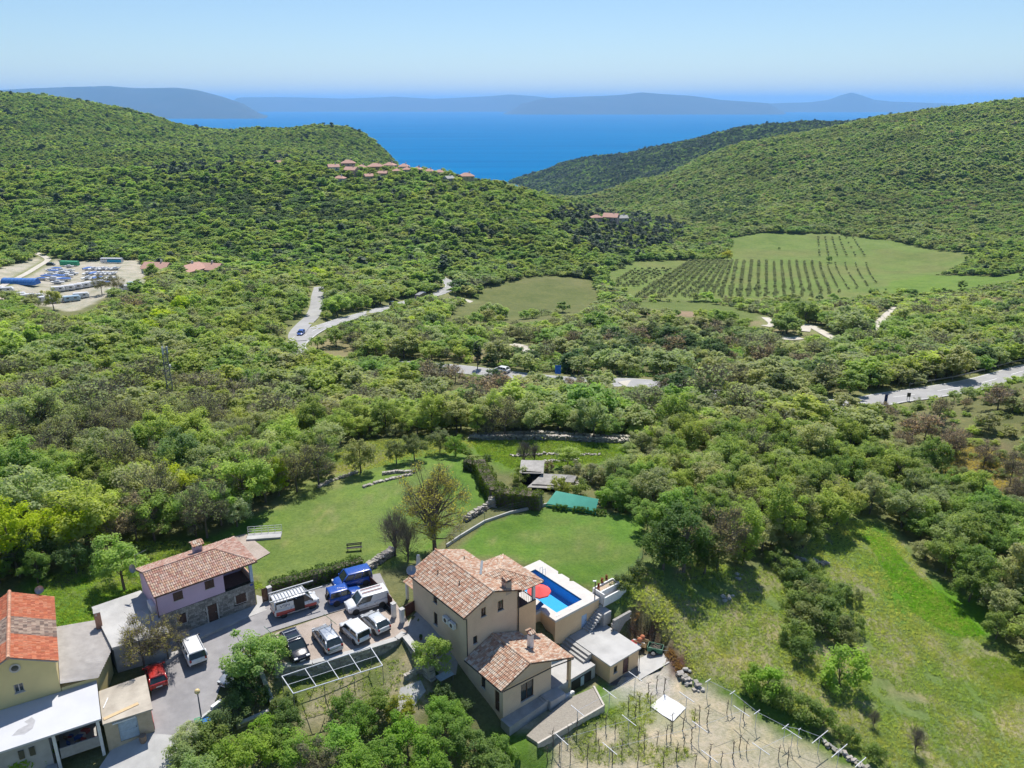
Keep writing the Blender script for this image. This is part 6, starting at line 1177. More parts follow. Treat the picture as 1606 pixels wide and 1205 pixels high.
# ------------------------------------------------------------------ boat and caravan yard
CW = M('caravan_white', (.70, .70, .70), (.60, .60, .61), 1.0, .4, stain=.1); CB = M('caravan_blue', (.35, .48, .58), (.28, .40, .50), 1, .5); BC = M('boat_cover_blue', (.04, .16, .50), (.03, .12, .42), 1, .7); BW = M('boat_hull', (.68, .69, .70), (.55, .56, .58), 1, .3)
def caravan_mesh(L=6.2, W=2.3, H=2.5): return loft(MB(), [(-L / 2, [(0, H - .35), (W * .42, H - .4), (W * .47, H - .6), (W * .47, .8), (W * .42, .6), (0, .6)]), (-L / 2 + .25, [(0, H), (W * .44, H - .05), (W / 2, H - .25), (W / 2, .6), (W * .45, .45), (0, .45)]), (L / 2 - .6, [(0, H), (W * .44, H - .05), (W / 2, H - .25), (W / 2, .6), (W * .45, .45), (0, .45)]), (L / 2, [(0, H - .8), (W * .42, H - .85), (W * .46, H - 1), (W * .46, .8), (W * .42, .6), (0, .6)])]).mesh('body', CW)
CVM = caravan_mesh(); CVM2 = CVM.copy(); CVM2.materials[0] = CB
def caravan(u, v, ang, L=1.0, blue=False, lab=None, i=0):
    x, y, z = at(u, v); r = empty('caravan', (x, y, gz(x, y)), R(ang), lab, 'caravan', 'caravans parked in the yard'); b = ob('body', CVM2 if blue else CVM, r); b.scale = (L, 1, 1)
    for s in (-1, 1):
        for k in (-1.6, 1.2): MB().box(k * L - .5, k * L + .5, s * 1.152 - .005, s * 1.152 + .005, 1.35, 1.95).build('window', CGLASS, r)
        t = ob('wheel', TYM, r, (-.1, s * 1.0, .31)); ob('rim', RMM, t)
    MB().beam((3.0 * L, 0, .5), (4.0 * L, 0, .45), .1, .08).build('drawbar', STEEL, r)
cv = [(128, 468, 25, 1, 0, 'long white caravan at the right end of the front row'), (114, 473, 30, 1, 1, 'pale blue caravan next to the right end of the front row'), (98, 474, 28, .9, 0, None), (86, 476, 30, .9, 0, None), (70, 474, 25, .9, 0, None), (58, 470, 28, .9, 0, None), (44, 470, 25, .9, 0, None), (30, 468, 25, .9, 0, None), (10, 462, 20, 1, 0, None), (-6, 460, 20, 1, 0, None),
      (108, 456, 22, .9, 0, None), (120, 454, 22, .9, 0, None), (132, 452, 25, .9, 0, None), (144, 450, 25, .9, 0, None), (92, 458, 20, .9, 0, None), (156, 448, 25, .8, 0, None), (182, 462, -12, 1, 0, 'white caravan with dark end beside the hedge'), (200, 456, -10, 1, 0, 'white caravan with blue side right of the yard'), (212, 451, -10, 1, 1, 'rearmost blue caravan right of the yard')]
for i, (u, v, a, L_, bl, lab) in enumerate(cv): caravan(u, v, a, L_, bl, lab or 'white caravan packed in the middle of the front rows of the yard', i)
def hull(L=6, W=2.2): return loft(MB(), [(-L / 2, [(0, 1.15), (W * .42, 1.2), (W * .45, 1.25), (W * .40, .7), (0, .45)]), (0, [(0, 1.2), (W * .46, 1.25), (W * .5, 1.3), (W * .42, .65), (0, .35)]), (L * .3, [(0, 1.3), (W * .36, 1.35), (W * .40, 1.4), (W * .25, .75), (0, .45)]), (L / 2, [(0, 1.45), (.03, 1.5), (.05, 1.55), (.03, 1.3), (0, 1.2)])])
HM1 = hull().mesh('hull', BW); CV1 = loft(MB(), [(-2.9, [(0, 1.5), (.6, 1.45), (.98, 1.26), (0, 1.22)]), (0, [(0, 1.95), (.6, 1.8), (1.1, 1.32), (0, 1.28)]), (2.4, [(0, 1.6), (.3, 1.58), (.6, 1.45), (0, 1.42)])]).mesh('cover', BC); CB1 = loft(MB(), [(-1.2, [(0, 1.9), (.6, 1.85), (.8, 1.3), (0, 1.25)]), (.4, [(0, 2.0), (.6, 1.95), (.8, 1.3), (0, 1.25)]), (1.5, [(0, 1.4), (.5, 1.4), (.6, 1.35), (0, 1.3)])]).mesh('cabin', CW)
bs_ = [(88, 424, 200, 1, .9), (96, 426, 190, 0, .9), (84, 428, 195, 1, .9), (98, 431, 200, 0, 1.1), (110, 427, 210, 0, .8), (80, 433, 190, 0, 1.0), (92, 437, 195, 1, 1.1), (104, 436, 200, 0, 1.1), (72, 436, 185, 1, .9), (66, 440, 185, 1, .9), (84, 441, 195, 0, 1.2), (100, 442, 200, 1, 1.1), (114, 432, 200, 0, .9), (90, 446, 195, 0, 1.0), (108, 420, 200, 0, .8), (78, 426, 195, 0, .8)]
for k in range(22): bs_.append((140 + (k % 6) * 8 + RNG.uniform(-2, 2), 424 + (k // 6) * 7.5, 60 + RNG.uniform(-15, 15), 1 if k % 7 == 0 else 0, RNG.uniform(.7, 1)))
for i, (u, v, a, cvd, s) in enumerate(bs_):
    x, y, z = at(u, v); r = empty('boat', (x, y, gz(x, y)), R(a), ('blue covered boat' if cvd else 'white cabin boat') + (' in the left half of the boat yard' if i < 16 else ' in the crowded right half of the boat yard'), 'boat', 'boats laid up in the yard'); r.scale = (s, s, s); ob('hull', HM1, r); ob('cover' if cvd else 'cabin', CV1 if cvd else CB1, r); MB().box(-1.5, 1.2, -.6, .6, 0, .5).build('trailer', STEEL, r)
x, y, z = at(33, 447); tn_ = empty('tunnel_tent', (x, y, gz(x, y)), R(-4), 'long blue tunnel tent at the left of the boat yard', 'tent'); mb = MB(); n_ = 9
for i in range(n_ * 2):
    xa, xb = -8 + 16 * i / (n_ * 2), -8 + 16 * (i + 1) / (n_ * 2); ra, rb_ = 2.3 + .12 * (i % 2), 2.3 + .12 * ((i + 1) % 2)
    for k in range(10): t0, t1 = math.pi * k / 10, math.pi * (k + 1) / 10; mb.quad(*[(xx, -r_ * math.cos(t), r_ * 1.15 * math.sin(t)) for xx, r_, t in ((xa, ra, t0), (xb, rb_, t0), (xb, rb_, t1), (xa, ra, t1))])
mb.build('canvas', M('tent_blue', (.05, .20, .55), (.04, .15, .45), 1, .6), tn_); MB().quad(*[(8, -2.3 * math.cos(math.pi * k / 10), 2.6 * math.sin(math.pi * k / 10)) for k in range(11)]).build('end_flap', BC, tn_)
x, y, z = at(176, 413); bu = empty('bus', (x, y, gz(x, y)), R(-4), 'white and blue bus parked at the back of the boat yard', 'bus'); loft(MB(), [(-6, [(0, 2.9), (1.0, 2.85), (1.2, 2.6), (1.22, .5), (0, .4)]), (6, [(0, 2.95), (1.0, 2.9), (1.2, 2.6), (1.22, .5), (0, .4)])]).build('body', CW, bu); MB().box(-2, 6.02, -1.25, -1.225, .6, 2.2).build('blue_panel', M('cyan_panel', (.03, .36, .62)), bu); MB().box(-5.9, 5.9, -1.24, -1.224, 2.22, 2.6).build('side_window', CGLASS, bu)
for sx in (-4, 3.8):
    for sy in (-1.05, 1.05): t_ = ob('wheel', TYM, bu, (sx, sy, .5)); t_.scale = (1.6, 1.4, 1.6)
x, y, z = at(80, 417); car('dark car parked on the yard track', 'car', x, y, 5, PNAVY, 4.6, 1.8, 1.7, name='parked_car', z=gz(x, y)); x, y, z = at(110, 418); o_ = loft(MB(), [(-5, [(0, 3), (1.1, 2.9), (1.2, 2.4), (1.2, .6), (0, .5)]), (5, [(0, 3), (1.1, 2.9), (1.2, 2.4), (1.2, .6), (0, .5)])]).build('covered_trailer', M('green_cover', (.05, .35, .18), (.04, .28, .14), 1)); o_.location = (x, y, gz(x, y)); o_.rotation_euler = (0, 0, R(-6)); tag(o_, 'green covered trailer behind the boats', 'trailer')
x, y, z = at(262, 465); car('pale blue van among the trees right of the yard', 'van', x, y, -80, paint('paint_sky', (.25, .45, .55)), 4.6, 1.9, 2.0, .7, .4, -.95, -.99, 1.1, 1.0, boxy=.9, name='parked_van', z=gz(x, y))
# ------------------------------------------------------------------ mast, signs, guard rail
x, y, z = at(271, 640); mast = empty('lattice_mast', (x, y, z), R(20), 'grey lattice antenna mast rising from the wood', 'mast'); H_ = 12.5; mb = MB()
for sx in (-1, 1):
    for sy in (-1, 1): MB().tube([(sx * .55, sy * .55, 0), (sx * .38, sy * .38, H_)], .09, 5).build('leg', STEEL, mast)
for k in range(14):
    z0, z1 = H_ * k / 14, H_ * (k + 1) / 14; q0, q1 = .55 - .17 * k / 14, .55 - .17 * (k + 1) / 14
    for (a0, b0), (a1, b1) in (((-1, -1), (1, -1)), ((1, -1), (1, 1)), ((1, 1), (-1, 1)), ((-1, 1), (-1, -1))): mb.beam((a0 * q0, b0 * q0, z0), (a1 * q1, b1 * q1, z1), .07, .07); mb.beam((a1 * q0, b1 * q0, z0), (a0 * q1, b0 * q1, z1), .07, .07)
mb.build('lattice', STEEL, mast)
for k in range(3): a_ = k * 2.1; MB().box(-.12, .12, -.06, .06, -.7, .7).build('antenna_panel', WHITE, mast, loc=(.55 * math.cos(a_), .55 * math.sin(a_), H_ - .6))
MB().tube([(.5, 0, 8.6), (.75, 0, 8.6)], [.35, .4], 12).build('microwave_dish', WHITE, mast)
def sign(u, v, label, w, h, c, base=1.2, txt=None):
    x, y, z = at(u, v); r = empty('road_sign', (x, y, gz(x, y)), R(-15), label, 'sign'); MB().tube([(-w * .3, 0, 0), (-w * .3, 0, base + h)], .06).build('post', STEEL, r); MB().tube([(w * .3, 0, 0), (w * .3, 0, base + h)], .06).build('post', STEEL, r); MB().box(-w / 2, w / 2, -.09, -.061, base, base + h).build('panel', c, r)
sign(875, 594, 'blue information sign beside the country road', 1.5, 2.2, M('sign_blue', (.02, .14, .5)), 1.0); sign(1424, 628, 'small dark roadside sign on a post', .7, .9, DARKM, .9)
for u, v, lab in ((1385, 640, 'tall dark feather flag at the roadside'),):
    x, y, z = at(u, v); r = empty('feather_flag', (x, y, gz(x, y)), 0, lab, 'flag'); MB().tube([(0, 0, 0), (0, 0, 3.2)], .03).build('pole', STEEL, r); MB().prism([(0, -.02), (.6, -.02), (.6, .02), (0, .02)], 1.0, 3.2).build('banner', M('navy_cloth', (.02, .03, .12)), r)
gr = empty('guard_rail', (0, 0, 0), 0, 'steel guard rail along the far side of the country road', 'guard rail'); seg = [p for p in MAIN_ROAD if project(*p)[0] > 1425][::1]; seg = seg[::2]; mb = MB()
def offp(path, i, o): d = path[min(i + 1, len(path) - 1)] - path[max(i - 1, 0)]; L = math.hypot(d[0], d[1]); return Vector((path[i][0] - d[1] / L * o, path[i][1] + d[0] / L * o, path[i][2]))
sgn = -4.3 if offp(seg, 1, -4.3).y > offp(seg, 1, 4.3).y else 4.3
for i in range(len(seg) - 1): mb.beam(offp(seg, i, sgn) + Vector((0, 0, .7)), offp(seg, i + 1, sgn) + Vector((0, 0, .7)), .06, .3)
mb.build('rail', STEEL, gr)
for i in range(0, len(seg)): p_ = offp(seg, i, sgn * 1.02); MB().box(-.06, .06, -.06, .06, -.3, .8).build('post', STEEL, gr, loc=p_)
# ------------------------------------------------------------------ garden: walls, hedges, fences
def hedge(name, label, path, h, w, tint, seed=5, leaf=.11):
    c = Vector(path[0]); r = empty(name, c, 0, label, 'hedge'); P_, Nn = [], []; rng = np.random.default_rng(seed); core = MB()
    for a, b in zip(path[:-1], path[1:]):
        a, b = np.array(a) - np.array(c), np.array(b) - np.array(c); d = b - a; L = np.hypot(d[0], d[1]); u = np.array([d[0] / L, d[1] / L, 0]); n = np.array([-u[1], u[0], 0]); k = int(L * (2 * h + w) * 75)
        t = rng.uniform(-.15 / L, 1 + .15 / L, (k, 1)); s = rng.uniform(0, 2 * h + w, k); off = np.where(s < h, -w / 2, np.where(s < h + w, s - h - w / 2, w / 2)); zz = np.where(s < h, s, np.where(s < h + w, h, 2 * h + w - s)); nm = np.where((s < h)[:, None], -n, np.where((s < h + w)[:, None], np.array([0, 0, 1.0]), n))
        base = a + d * t; bul = 1 + .10 * np.sin(t[:, 0] * L * 1.3 + seed) + .07 * np.sin(t[:, 0] * L * 3.1); P_.append(base + n * (off * bul)[:, None] + np.array([0, 0, 1.0]) * (zz * bul)[:, None] + rng.normal(0, .06, (k, 3))); Nn.append(nm + rng.normal(0, .5, (k, 3)))
        core.beam(Vector(a) + Vector((0, 0, h * .45)), Vector(b) + Vector((0, 0, h * .45)), w * .8, h * .86)  # solid dark box behind the leaves, for the dark inside of the hedge
    P_, Nn = np.concatenate(P_), np.concatenate(Nn); v, f = leaves(P_, Nn, leaf * rng.uniform(.6, 1.3, len(P_)), rng); o = ob('foliage', crown_mesh('foliage', v, f, rng.uniform(0, 1, len(f)), LEAF), r); o['tint'] = list(tint); core.build('dark_core', BARK, r); return r
hedge('hedge', 'long clipped green hedge between the lane and the lawn', [at(u, v) for u, v in ((424, 932), (470, 920), (520, 907), (568, 893))], 1.5, 1.3, (.085, .15, .03))
hedge('hedge', 'tall dark hedge bending round the stone hut', [at(u, v) for u, v in ((752, 742), (765, 770), (778, 790), (812, 795), (848, 798))], 2.4, 1.9, (.11, .16, .03), 8)
hedge('hedge', 'dark shrub border beyond the large bare-branched tree', [at(u, v) for u, v in ((730, 735), (752, 742))], 1.6, 1.5, (.06, .1, .03), 9)
for k, (u, v) in enumerate([(872, 799), (879, 800), (886, 801), (902, 803), (909, 804), (915, 804), (921, 805), (931, 806), (937, 807), (945, 808)]): x, y, z = at(u, v); plant('bush', k, (x, y, z), .32, k, (.10, .20, .03), 'box_bush', 'small round clipped bush in the row in front of the green roof', 'bush', 'row of clipped bushes')
SW = [('low pale stone edging curving along the big lawn', [(570, 765), (590, 758), (615, 752), (645, 745)], .3, .5, .25), ('short dry-stone wall below the glade trees', [(600, 745), (622, 742), (650, 742)], .45, .5, .3), ('upper dry-stone terrace wall beyond the hut', [(735, 690), (800, 690), (870, 690), (940, 694), (985, 695)], .9, .8, .4), ('lower dry-stone terrace wall beyond the hut', [(742, 686), (850, 683), (930, 688), (990, 690)], .8, .8, .4), ('rubble row crossing the green terrace', [(800, 716), (860, 713), (940, 714)], .35, .6, .35), ('broken rubble line near the hut', [(835, 727), (880, 724), (905, 722)], .4, .6, .35),
      ('thick stone wall stub at the lawn corner', [(772, 796), (780, 775)], 1.3, 1.0, .4), ('rough stone wall under the hedge end', [(730, 818), (760, 800), (772, 792)], .8, .7, .35), ('dry-stone wall between the hedge and the tree', [(572, 896), (592, 884), (616, 868)], .8, .9, .35), ('stone edge of the dry patch under the trees', [(500, 765), (520, 755), (560, 742)], .35, .5, .3), ('rubble heap line below the meadow fence', [(1062, 1058), (1080, 1070), (1095, 1080)], .5, .8, .4), ('stone edging along the lower vineyard fence', [(1290, 1165), (1330, 1190), (1370, 1215)], .4, .6, .35), ('stone heap in the tall grass of the meadow', [(1248, 878), (1265, 884), (1298, 884)], .45, .8, .4), ('rubble wall behind the stone hut', [(905, 765), (920, 752), (935, 745)], .6, .8, .4)]
for k, (lab, px, h_, th_, st_) in enumerate(SW): stone_wall('stone_wall', lab, [at(u, v) for u, v in px], h_, th_, st_ * .8, seed=k, rough=.9 if ('rubble' in lab or 'heap' in lab or 'broken' in lab or 'vineyard' in lab) else .35)
pk = [onz(u, v, -.05) for u, v in ((432, 1047), (490, 1041), (560, 1023), (622, 1004), (634, 994))]; stone_wall('retaining_wall', 'long stone retaining wall with a pale coping below the parked cars', [(x, y, -1.5) for x, y, z in pk], 1.55, .5, .34, cap=PALEC, seed=31)
gw = [onz(u, v, -.3) for u, v in ((636, 1003), (660, 1033), (676, 1048))]; stone_wall('garden_wall', 'pale garden wall with a broad top beside the courtyard', [(x, y, -1.4) for x, y, z in gw], 1.5, .6, .4, cap=PALEC, seed=33)
stone_wall('garden_wall', 'low wall beside the garden path', [at(u, v) for u, v in ((635, 1067), (655, 1055), (672, 1052))], .6, .35, .3, seed=34); stone_wall('garden_wall', 'narrow pale kerb wall among the shrubs left of the pergola', [at(u, v) for u, v in ((372, 1142), (400, 1130), (437, 1113))], .35, .3, .3, cap=PALEC, seed=35); stone_wall('garden_wall', 'kerb beside the silver car and shrubs', [at(u, v) for u, v in ((398, 1040), (412, 1065), (428, 1108))], .5, .3, .3, cap=PALEC, seed=36)
lw = [at(u, v) for u, v in ((700, 858), (722, 843), (760, 820), (800, 806), (840, 797), (858, 793))]; r = empty('low_wall', lw[0], 0, 'long low white wall with wire fence along the small lawn', 'wall')
for k, (a, b) in enumerate(zip(lw[:-1], lw[1:])):
    o0 = Vector(lw[0]); a, b = Vector(a) - o0, Vector(b) - o0; MB().beam(a + Vector((0, 0, .1)), b + Vector((0, 0, .1)), .18, .5).build('wall_section', PALEC, r); MB().tube([a + Vector((0, 0, .4)), a + Vector((0, 0, 1.4))], .03).build('fence_post', M('fence_green', (.04, .16, .08)), r)
    for zz in (.7, 1.0, 1.35): MB().tube([a + Vector((0, 0, zz)), b + Vector((0, 0, zz))], .008, 4).build('wire', STEEL, r)
fn = [at(u, v) for u, v in ((1008, 872), (1000, 888), (985, 905), (965, 918), (950, 928))]; r = empty('wire_fence', fn[0], 0, 'green wire fence curving along the right of the small lawn', 'fence')
for a, b in zip(fn[:-1], fn[1:]):
    o0 = Vector(fn[0]); a, b = Vector(a) - o0, Vector(b) - o0; MB().tube([a, a + Vector((0, 0, 1.3))], .03).build('fence_post', M('fence_green', (.04, .16, .08)), r)
    for zz in np.arange(.1, 1.3, .15): MB().tube([a + Vector((0, 0, zz)), b + Vector((0, 0, zz))], .007, 4).build('wire', M('fence_green', (.04, .16, .08)), r)
GATE = M('gate_brown', (.13, .045, .03), (.09, .032, .024), 3, .6)
def gate(label, p, q, h, n_):
    p, q = Vector(p), Vector(q); r = empty('gate', p, 0, label, 'gate'); d = q - p; d.z = 0; L = d.length; u = d / L; ez = Vector((0, 0, 1))
    for k in range(n_): MB().obox(u * (L * (k + .5) / n_) + ez * (h / 2 + .08), (u, u.cross(ez), ez), (L / n_ / 2 - .008, .02, h / 2)).build('board', GATE, r)
    MB().beam(ez * .2, u * L + ez * .2, .06, .08).build('rail', DARKM, r); MB().beam(ez * h, u * L + ez * h, .06, .08).build('rail', DARKM, r)
gate('long brown board gate beside the white van', onz(580, 922, 0), onz(616, 958, 0), 1.5, 16); gate('short brown board gate against the corner of the beige house', onz(636, 972, -.1), onz(654, 962, -.1), 1.6, 8); gate('small dark wooden gate beside the minibus', onz(412, 946, 0), onz(421, 943, 0), 1.6, 4)
for k, (u, v, lab) in enumerate([(618, 968, 'white gate pillar beside the small silver hatchback'), (631, 977, 'white gate pillar at the courtyard entrance'), (424, 942, 'stone gate pillar at the end of the long hedge')]): x, y, _ = onz(u, v, 0); r = empty('gate_pillar', (x, y, -.1), R(39), lab, 'pillar'); MB().box(-.2, .2, -.2, .2, 0, 1.7).build('shaft', WHITE if k < 2 else PALEC, r); MB().box(-.25, .25, -.25, .25, 1.7, 1.8).build('cap', PALEC, r)
o_ = MB(); x, y, _ = onz(602, 950, 0); r = empty('drain_grid', (x + .2, y - .3, .05), R(-52), 'dark grated drain cover across the gate entrance', 'drain')
for k in range(10): MB().box(k * .3 - 1.5, k * .3 - 1.25, -.35, .35, .0, .05).build('slat', DARKM, r)
bq = empty('barbecue', at(657, 900), R(30), 'white masonry barbecue behind the house', 'barbecue'); MB().box(-.6, .6, -.4, .4, 0, .9).build('hearth', WHITE, bq); loft(MB(), [(-.5, [(0, .9), (.3, .9), (.35, .9), (0, .9)]), (.5, [(0, .9), (.3, .9), (.35, .9), (0, .9)])]).build('shelf', WHITE, bq); MB().tube([(0, 0, .9), (0, 0, 1.4), (0, 0, 2.4)], [.5, .28, .2], 4).build('hood', WHITE, bq); MB().box(-.3, .3, -.41, -.401, .4, .8).build('fire_opening', DARKM, bq)
bn = empty('bench', at(556, 864), R(12), 'dark park bench standing on the big lawn', 'bench')
for k in range(3): MB().box(-.9, .9, -.2 + k * .15, -.08 + k * .15, .42, .46).build('seat_slat', DARKM, bn)
for k in range(2): MB().box(-.9, .9, .24, .28, .6 + k * .18, .72 + k * .18).build('back_slat', DARKM, bn)
for s in (-.75, .75): MB().box(s - .03, s + .03, -.2, .28, 0, .42).build('leg', DARKM, bn); MB().box(s - .03, s + .03, .22, .26, .42, .9).build('leg', DARKM, bn)
rp = empty('ramp', at(415, 842), R(8), 'concrete ramp with white tube railing beside the lawn', 'ramp'); MB().box(-2, 2, -.8, .6, -.3, .25).build('slab', PALEC, rp)
for z_ in (.55, .85, 1.15): MB().tube([(-2, .6, z_), (2, .6, z_)], .025).build('rail', WHITE, rp)
for x_ in np.linspace(-2, 2, 6): MB().tube([(x_, .6, .25), (x_, .6, 1.15)], .025).build('rail_post', WHITE, rp)
ct = at(898, 795); gh = empty('green_canopy', ct, R(-13), 'long low lean-to with a bright green sheet roof at the lawn end', 'shelter'); gp = [onz(u, v, z) for u, v, z in ((857, 790, .5), (934, 802, .5), (939, 783, 1.6), (872, 770, 1.6))]
GRN = M('green_sheet', (.07, .42, .30), (.055, .36, .26), .8, .6, stain=.15); inv = (Matrix.Translation(ct) @ Matrix.Rotation(R(-13), 4, 'Z')).inverted(); gq = [inv @ Vector(p) for p in gp]; mb = MB(); nb = 26
for k in range(nb):
    f0, f1 = k / nb, (k + .94) / nb; mb.quad(gq[0].lerp(gq[1], f0), gq[0].lerp(gq[1], f1), gq[3].lerp(gq[2], f1), gq[3].lerp(gq[2], f0)); mb.quad(*[p - Vector((0, 0, .04)) for p in (gq[0].lerp(gq[1], f0), gq[3].lerp(gq[2], f0), gq[3].lerp(gq[2], f1), gq[0].lerp(gq[1], f1))])
mb.build('roof_sheet', GRN, gh)
for f in np.linspace(0, 1, 6): b0 = gq[0].lerp(gq[1], f); MB().tube([b0, (b0.x, b0.y, -.3)], .05).build('post', GRN, gh)
MB().beam(gq[0] - Vector((0, -.02, .1)), gq[1] - Vector((0, -.02, .1)), .05, .14).build('front_rail', GRN, gh); MB().beam(gq[0] - Vector((0, -.1, .5)), gq[1] - Vector((0, -.1, .5)), .04, .4).build('front_board', M('deep_green_board', (.03, .28, .12)), gh)
HUTR = M('old_slab_roof', (.42, .40, .37), (.31, .295, .27), 1.6, .95, bump=.6, bscale=7, stain=.4); hp = at(842, 762); hut = empty('stone_hut', hp, R(-5), 'old stone hut with two pale slab roofs behind the tall hedge', 'hut'); MB().box(-2.2, .6, .2, 3, -.5, 2.0).build('wall', STONE, hut); MB().quad((-2.5, .0, 1.9), (.9, .0, 1.95), (.9, 3.3, 2.45), (-2.5, 3.3, 2.4)).quad((-2.5, 0, 1.8), (-2.5, 3.3, 2.3), (.9, 3.3, 2.35), (.9, 0, 1.85)).build('roof', HUTR, hut); MB().box(-.6, 3.2, -2.0, .15, -.5, 1.1).build('wall', STONE, hut); MB().quad((-1.2, -2.4, .95), (3.0, -2.6, .95), (4.4, .6, 1.6), (.7, .5, 1.7)).quad((-1.2, -2.4, .85), (.7, .5, 1.6), (4.4, .6, 1.5), (3.0, -2.6, .85)).build('roof', HUTR, hut); MB().quad((3.2, -.8, 1.2), (5.2, -.5, 1.0), (5.6, .8, 1.4), (4.4, .6, 1.62)).build('roof', HUTR, hut)
# lane furniture
x, y, _ = onz(317, 1133, -1.0); z = gz(x, y); sl_ = empty('street_lamp', (x, y, z), 0, 'street lamp with a round yellowish globe beside the lane', 'street lamp'); MB().tube([(0, 0, 0), (0, 0, .6), (0, 0, 3.6)], [.09, .07, .05], 8).build('post', M('lamp_post_blue', (.08, .10, .14)), sl_); MB().ball((0, 0, 3.8), .24, 12, 8).build('globe', M('globe_amber', (.70, .55, .28), (.6, .45, .2), 3, .3), sl_, True); MB().tube([(0, 0, 3.52), (0, 0, 3.62)], [.08, .14], 10).build('collar', DARKM, sl_)
def bin_(u, v, c, lab, s=1.0):
    x, y, _ = onz(u, v, -1.0); r = empty('wheelie_bin', (x, y, gz(x, y) + .05), R(25), lab, 'bin'); loft(MB(), [(-.28 * s, [(0, .9 * s), (.28 * s, .9 * s), (.24 * s, .1), (0, .08)]), (.28 * s, [(0, .9 * s), (.28 * s, .9 * s), (.24 * s, .1), (0, .08)])]).build('body', c, r); MB().obox((0, 0, .95 * s), ((1, 0, .08), (0, 1, 0), (-.08, 0, 1)), (.33 * s, .31 * s, .035)).build('lid', c, r)
    for sy in (-.22, .22): MB().tube([(-.26 * s, sy - .03, .1), (-.26 * s, sy + .03, .1)], .1, 10).build('wheel', TYRE, r)
bin_(325, 1136, M('bin_blue', (.01, .16, .50), None, 3, .4), 'blue wheelie bin beside the street lamp'); bin_(312, 1136, M('bin_green', (.10, .30, .18), None, 3, .4), 'green wheelie bin beside the street lamp'); bin_(308, 1144, M('bin_yellow', (.72, .55, .02), None, 3, .4), 'small yellow bin at the foot of the street lamp', .7)
o_ = empty('kerb_wall', onz(332, 1122, -1), R(60), 'short grey rendered wall behind the bins', 'wall'); o_.location.z = gz(o_.location.x, o_.location.y); MB().box(-1.1, 1.1, -.12, .12, -.3, 1.0).build('wall_body', PALEC, o_); MB().box(.1, 1.15, -.16, .16, 1.002, 1.25).build('coping', WHITE, o_)
# pergola
pg = [onz(u, v, .75) for u, v in ((442, 1061), (581, 1015), (600, 1044), (460, 1088))]; pe = empty('pergola', (pg[0][0], pg[0][1], -1.3), 0, 'white tube pergola frame over the terraced garden beds', 'pergola'); c0 = Vector((pg[0][0], pg[0][1], -1.3)); q_ = [Vector(p) - c0 for p in pg]; PIPE = M('white_pipe', (.60, .62, .66), (.52, .54, .58), 3, .5)
for a, b in ((0, 1), (1, 2), (2, 3), (3, 0)): MB().tube([q_[a], q_[b]], .05).build('beam', PIPE, pe)
for f in (.25, .5, .75): MB().tube([q_[0].lerp(q_[1], f), q_[3].lerp(q_[2], f)], .04).build('cross_beam', PIPE, pe)
MB().tube([q_[0].lerp(q_[3], .5), q_[1].lerp(q_[2], .5)], .025).build('wire', PIPE, pe)
for a, b in ((0, 1), (3, 2)):
    for f in np.linspace(0, 1, 4): p_ = q_[a].lerp(q_[b], f); MB().tube([p_, (p_.x, p_.y, -.2)], .035).build('post', STEEL, pe)
for k, (u, v, L_) in enumerate(((428, 1000, 2.2), (522, 985, 2.6))):
    x, y, _ = onz(u, v + 22, 0); r = empty('trellis_post', (x, y, -.05), 0, ('green wire trellis post beside the black car', 'green wire trellis post between the white four-wheel-drive and the silver estate')[k], 'post'); MB().tube([(0, 0, 0), (0, 0, L_)], .035).build('post', DARKM, r); MB().tube([(-.9, .9, L_ + .05), (.7, -.7, L_)], .025).build('arm', M('fence_green', (.04, .16, .08)), r)
# vineyard
def vine_mesh(seed):
    rg = random.Random(seed); mb = MB(); p = Vector((0, 0, -.1)); pts = [p.copy()]; 
    for k in range(6): p += Vector((rg.uniform(-.07, .07), rg.uniform(-.07, .07), .28)); pts.append(p.copy())
    mb.tube(pts, [.05, .045, .042, .04, .038, .034, .03], 5)
    for k in range(7): d = Vector((rg.uniform(-1, 1), rg.uniform(-1, 1), rg.uniform(-.1, .5))).normalized() * rg.uniform(.25, .55); s_ = pts[rg.randint(4, 6)]; mb.tube([s_, s_ + d * .5 + Vector((0, 0, .08)), s_ + d], [.022, .015, .006], 4, cap=False)
    return mb.mesh('grapevine', BARK)
VM = [vine_mesh(k) for k in range(5)]
vin = [(890, 1160), (905, 1150), (868, 1170), (935, 1155), (950, 1140), (965, 1150), (985, 1115), (995, 1125), (1003, 1108), (1015, 1095), (1020, 1105), (1030, 1080), (1042, 1088), (1000, 1160), (1012, 1175), (1030, 1168), (1045, 1160), (1052, 1155), (1055, 1140), (1070, 1145), (1090, 1130), (1096, 1128), (1108, 1135), (1140, 1118), (1165, 1128), (1170, 1180), (1160, 1175), (1150, 1188), (1130, 1200), (1115, 1190), (1090, 1203), (975, 1185), (960, 1195), (940, 1180), (920, 1190), (895, 1195), (1040, 1200), (1060, 1190), (1000, 1200), (1235, 1200), (1220, 1190), (878, 1185), (1085, 1165), (1072, 1172), (860, 1195)]
for k, (u, v) in enumerate(vin): x, y, z = at(u, v); o = ob('grapevine', VM[k % 5], None, (x, y, gz(x, y))); o.rotation_euler = (0, 0, k * 1.7); q = .85 + .3 * ((k * 7) % 5) / 5; o.scale = (q, q, q); tag(o, 'dark bare grapevine stem in the dry vineyard', 'grapevine', 'bare grapevines of the vineyard')
def tframe(u, v, h, hw, ang, lab, grp=None):
    x, y, z = at(u, v); r = empty('vine_trellis', (x, y, gz(x, y)), R(ang), lab, 'trellis', grp); MB().tube([(0, 0, -.1), (0, 0, h)], .028).build('post', PIPE, r); MB().beam((-hw, 0, h + .03), (hw, 0, h + .03), .055, .05).build('crossbar', PIPE, r); return Vector((x, y, gz(x, y) + h + .06))
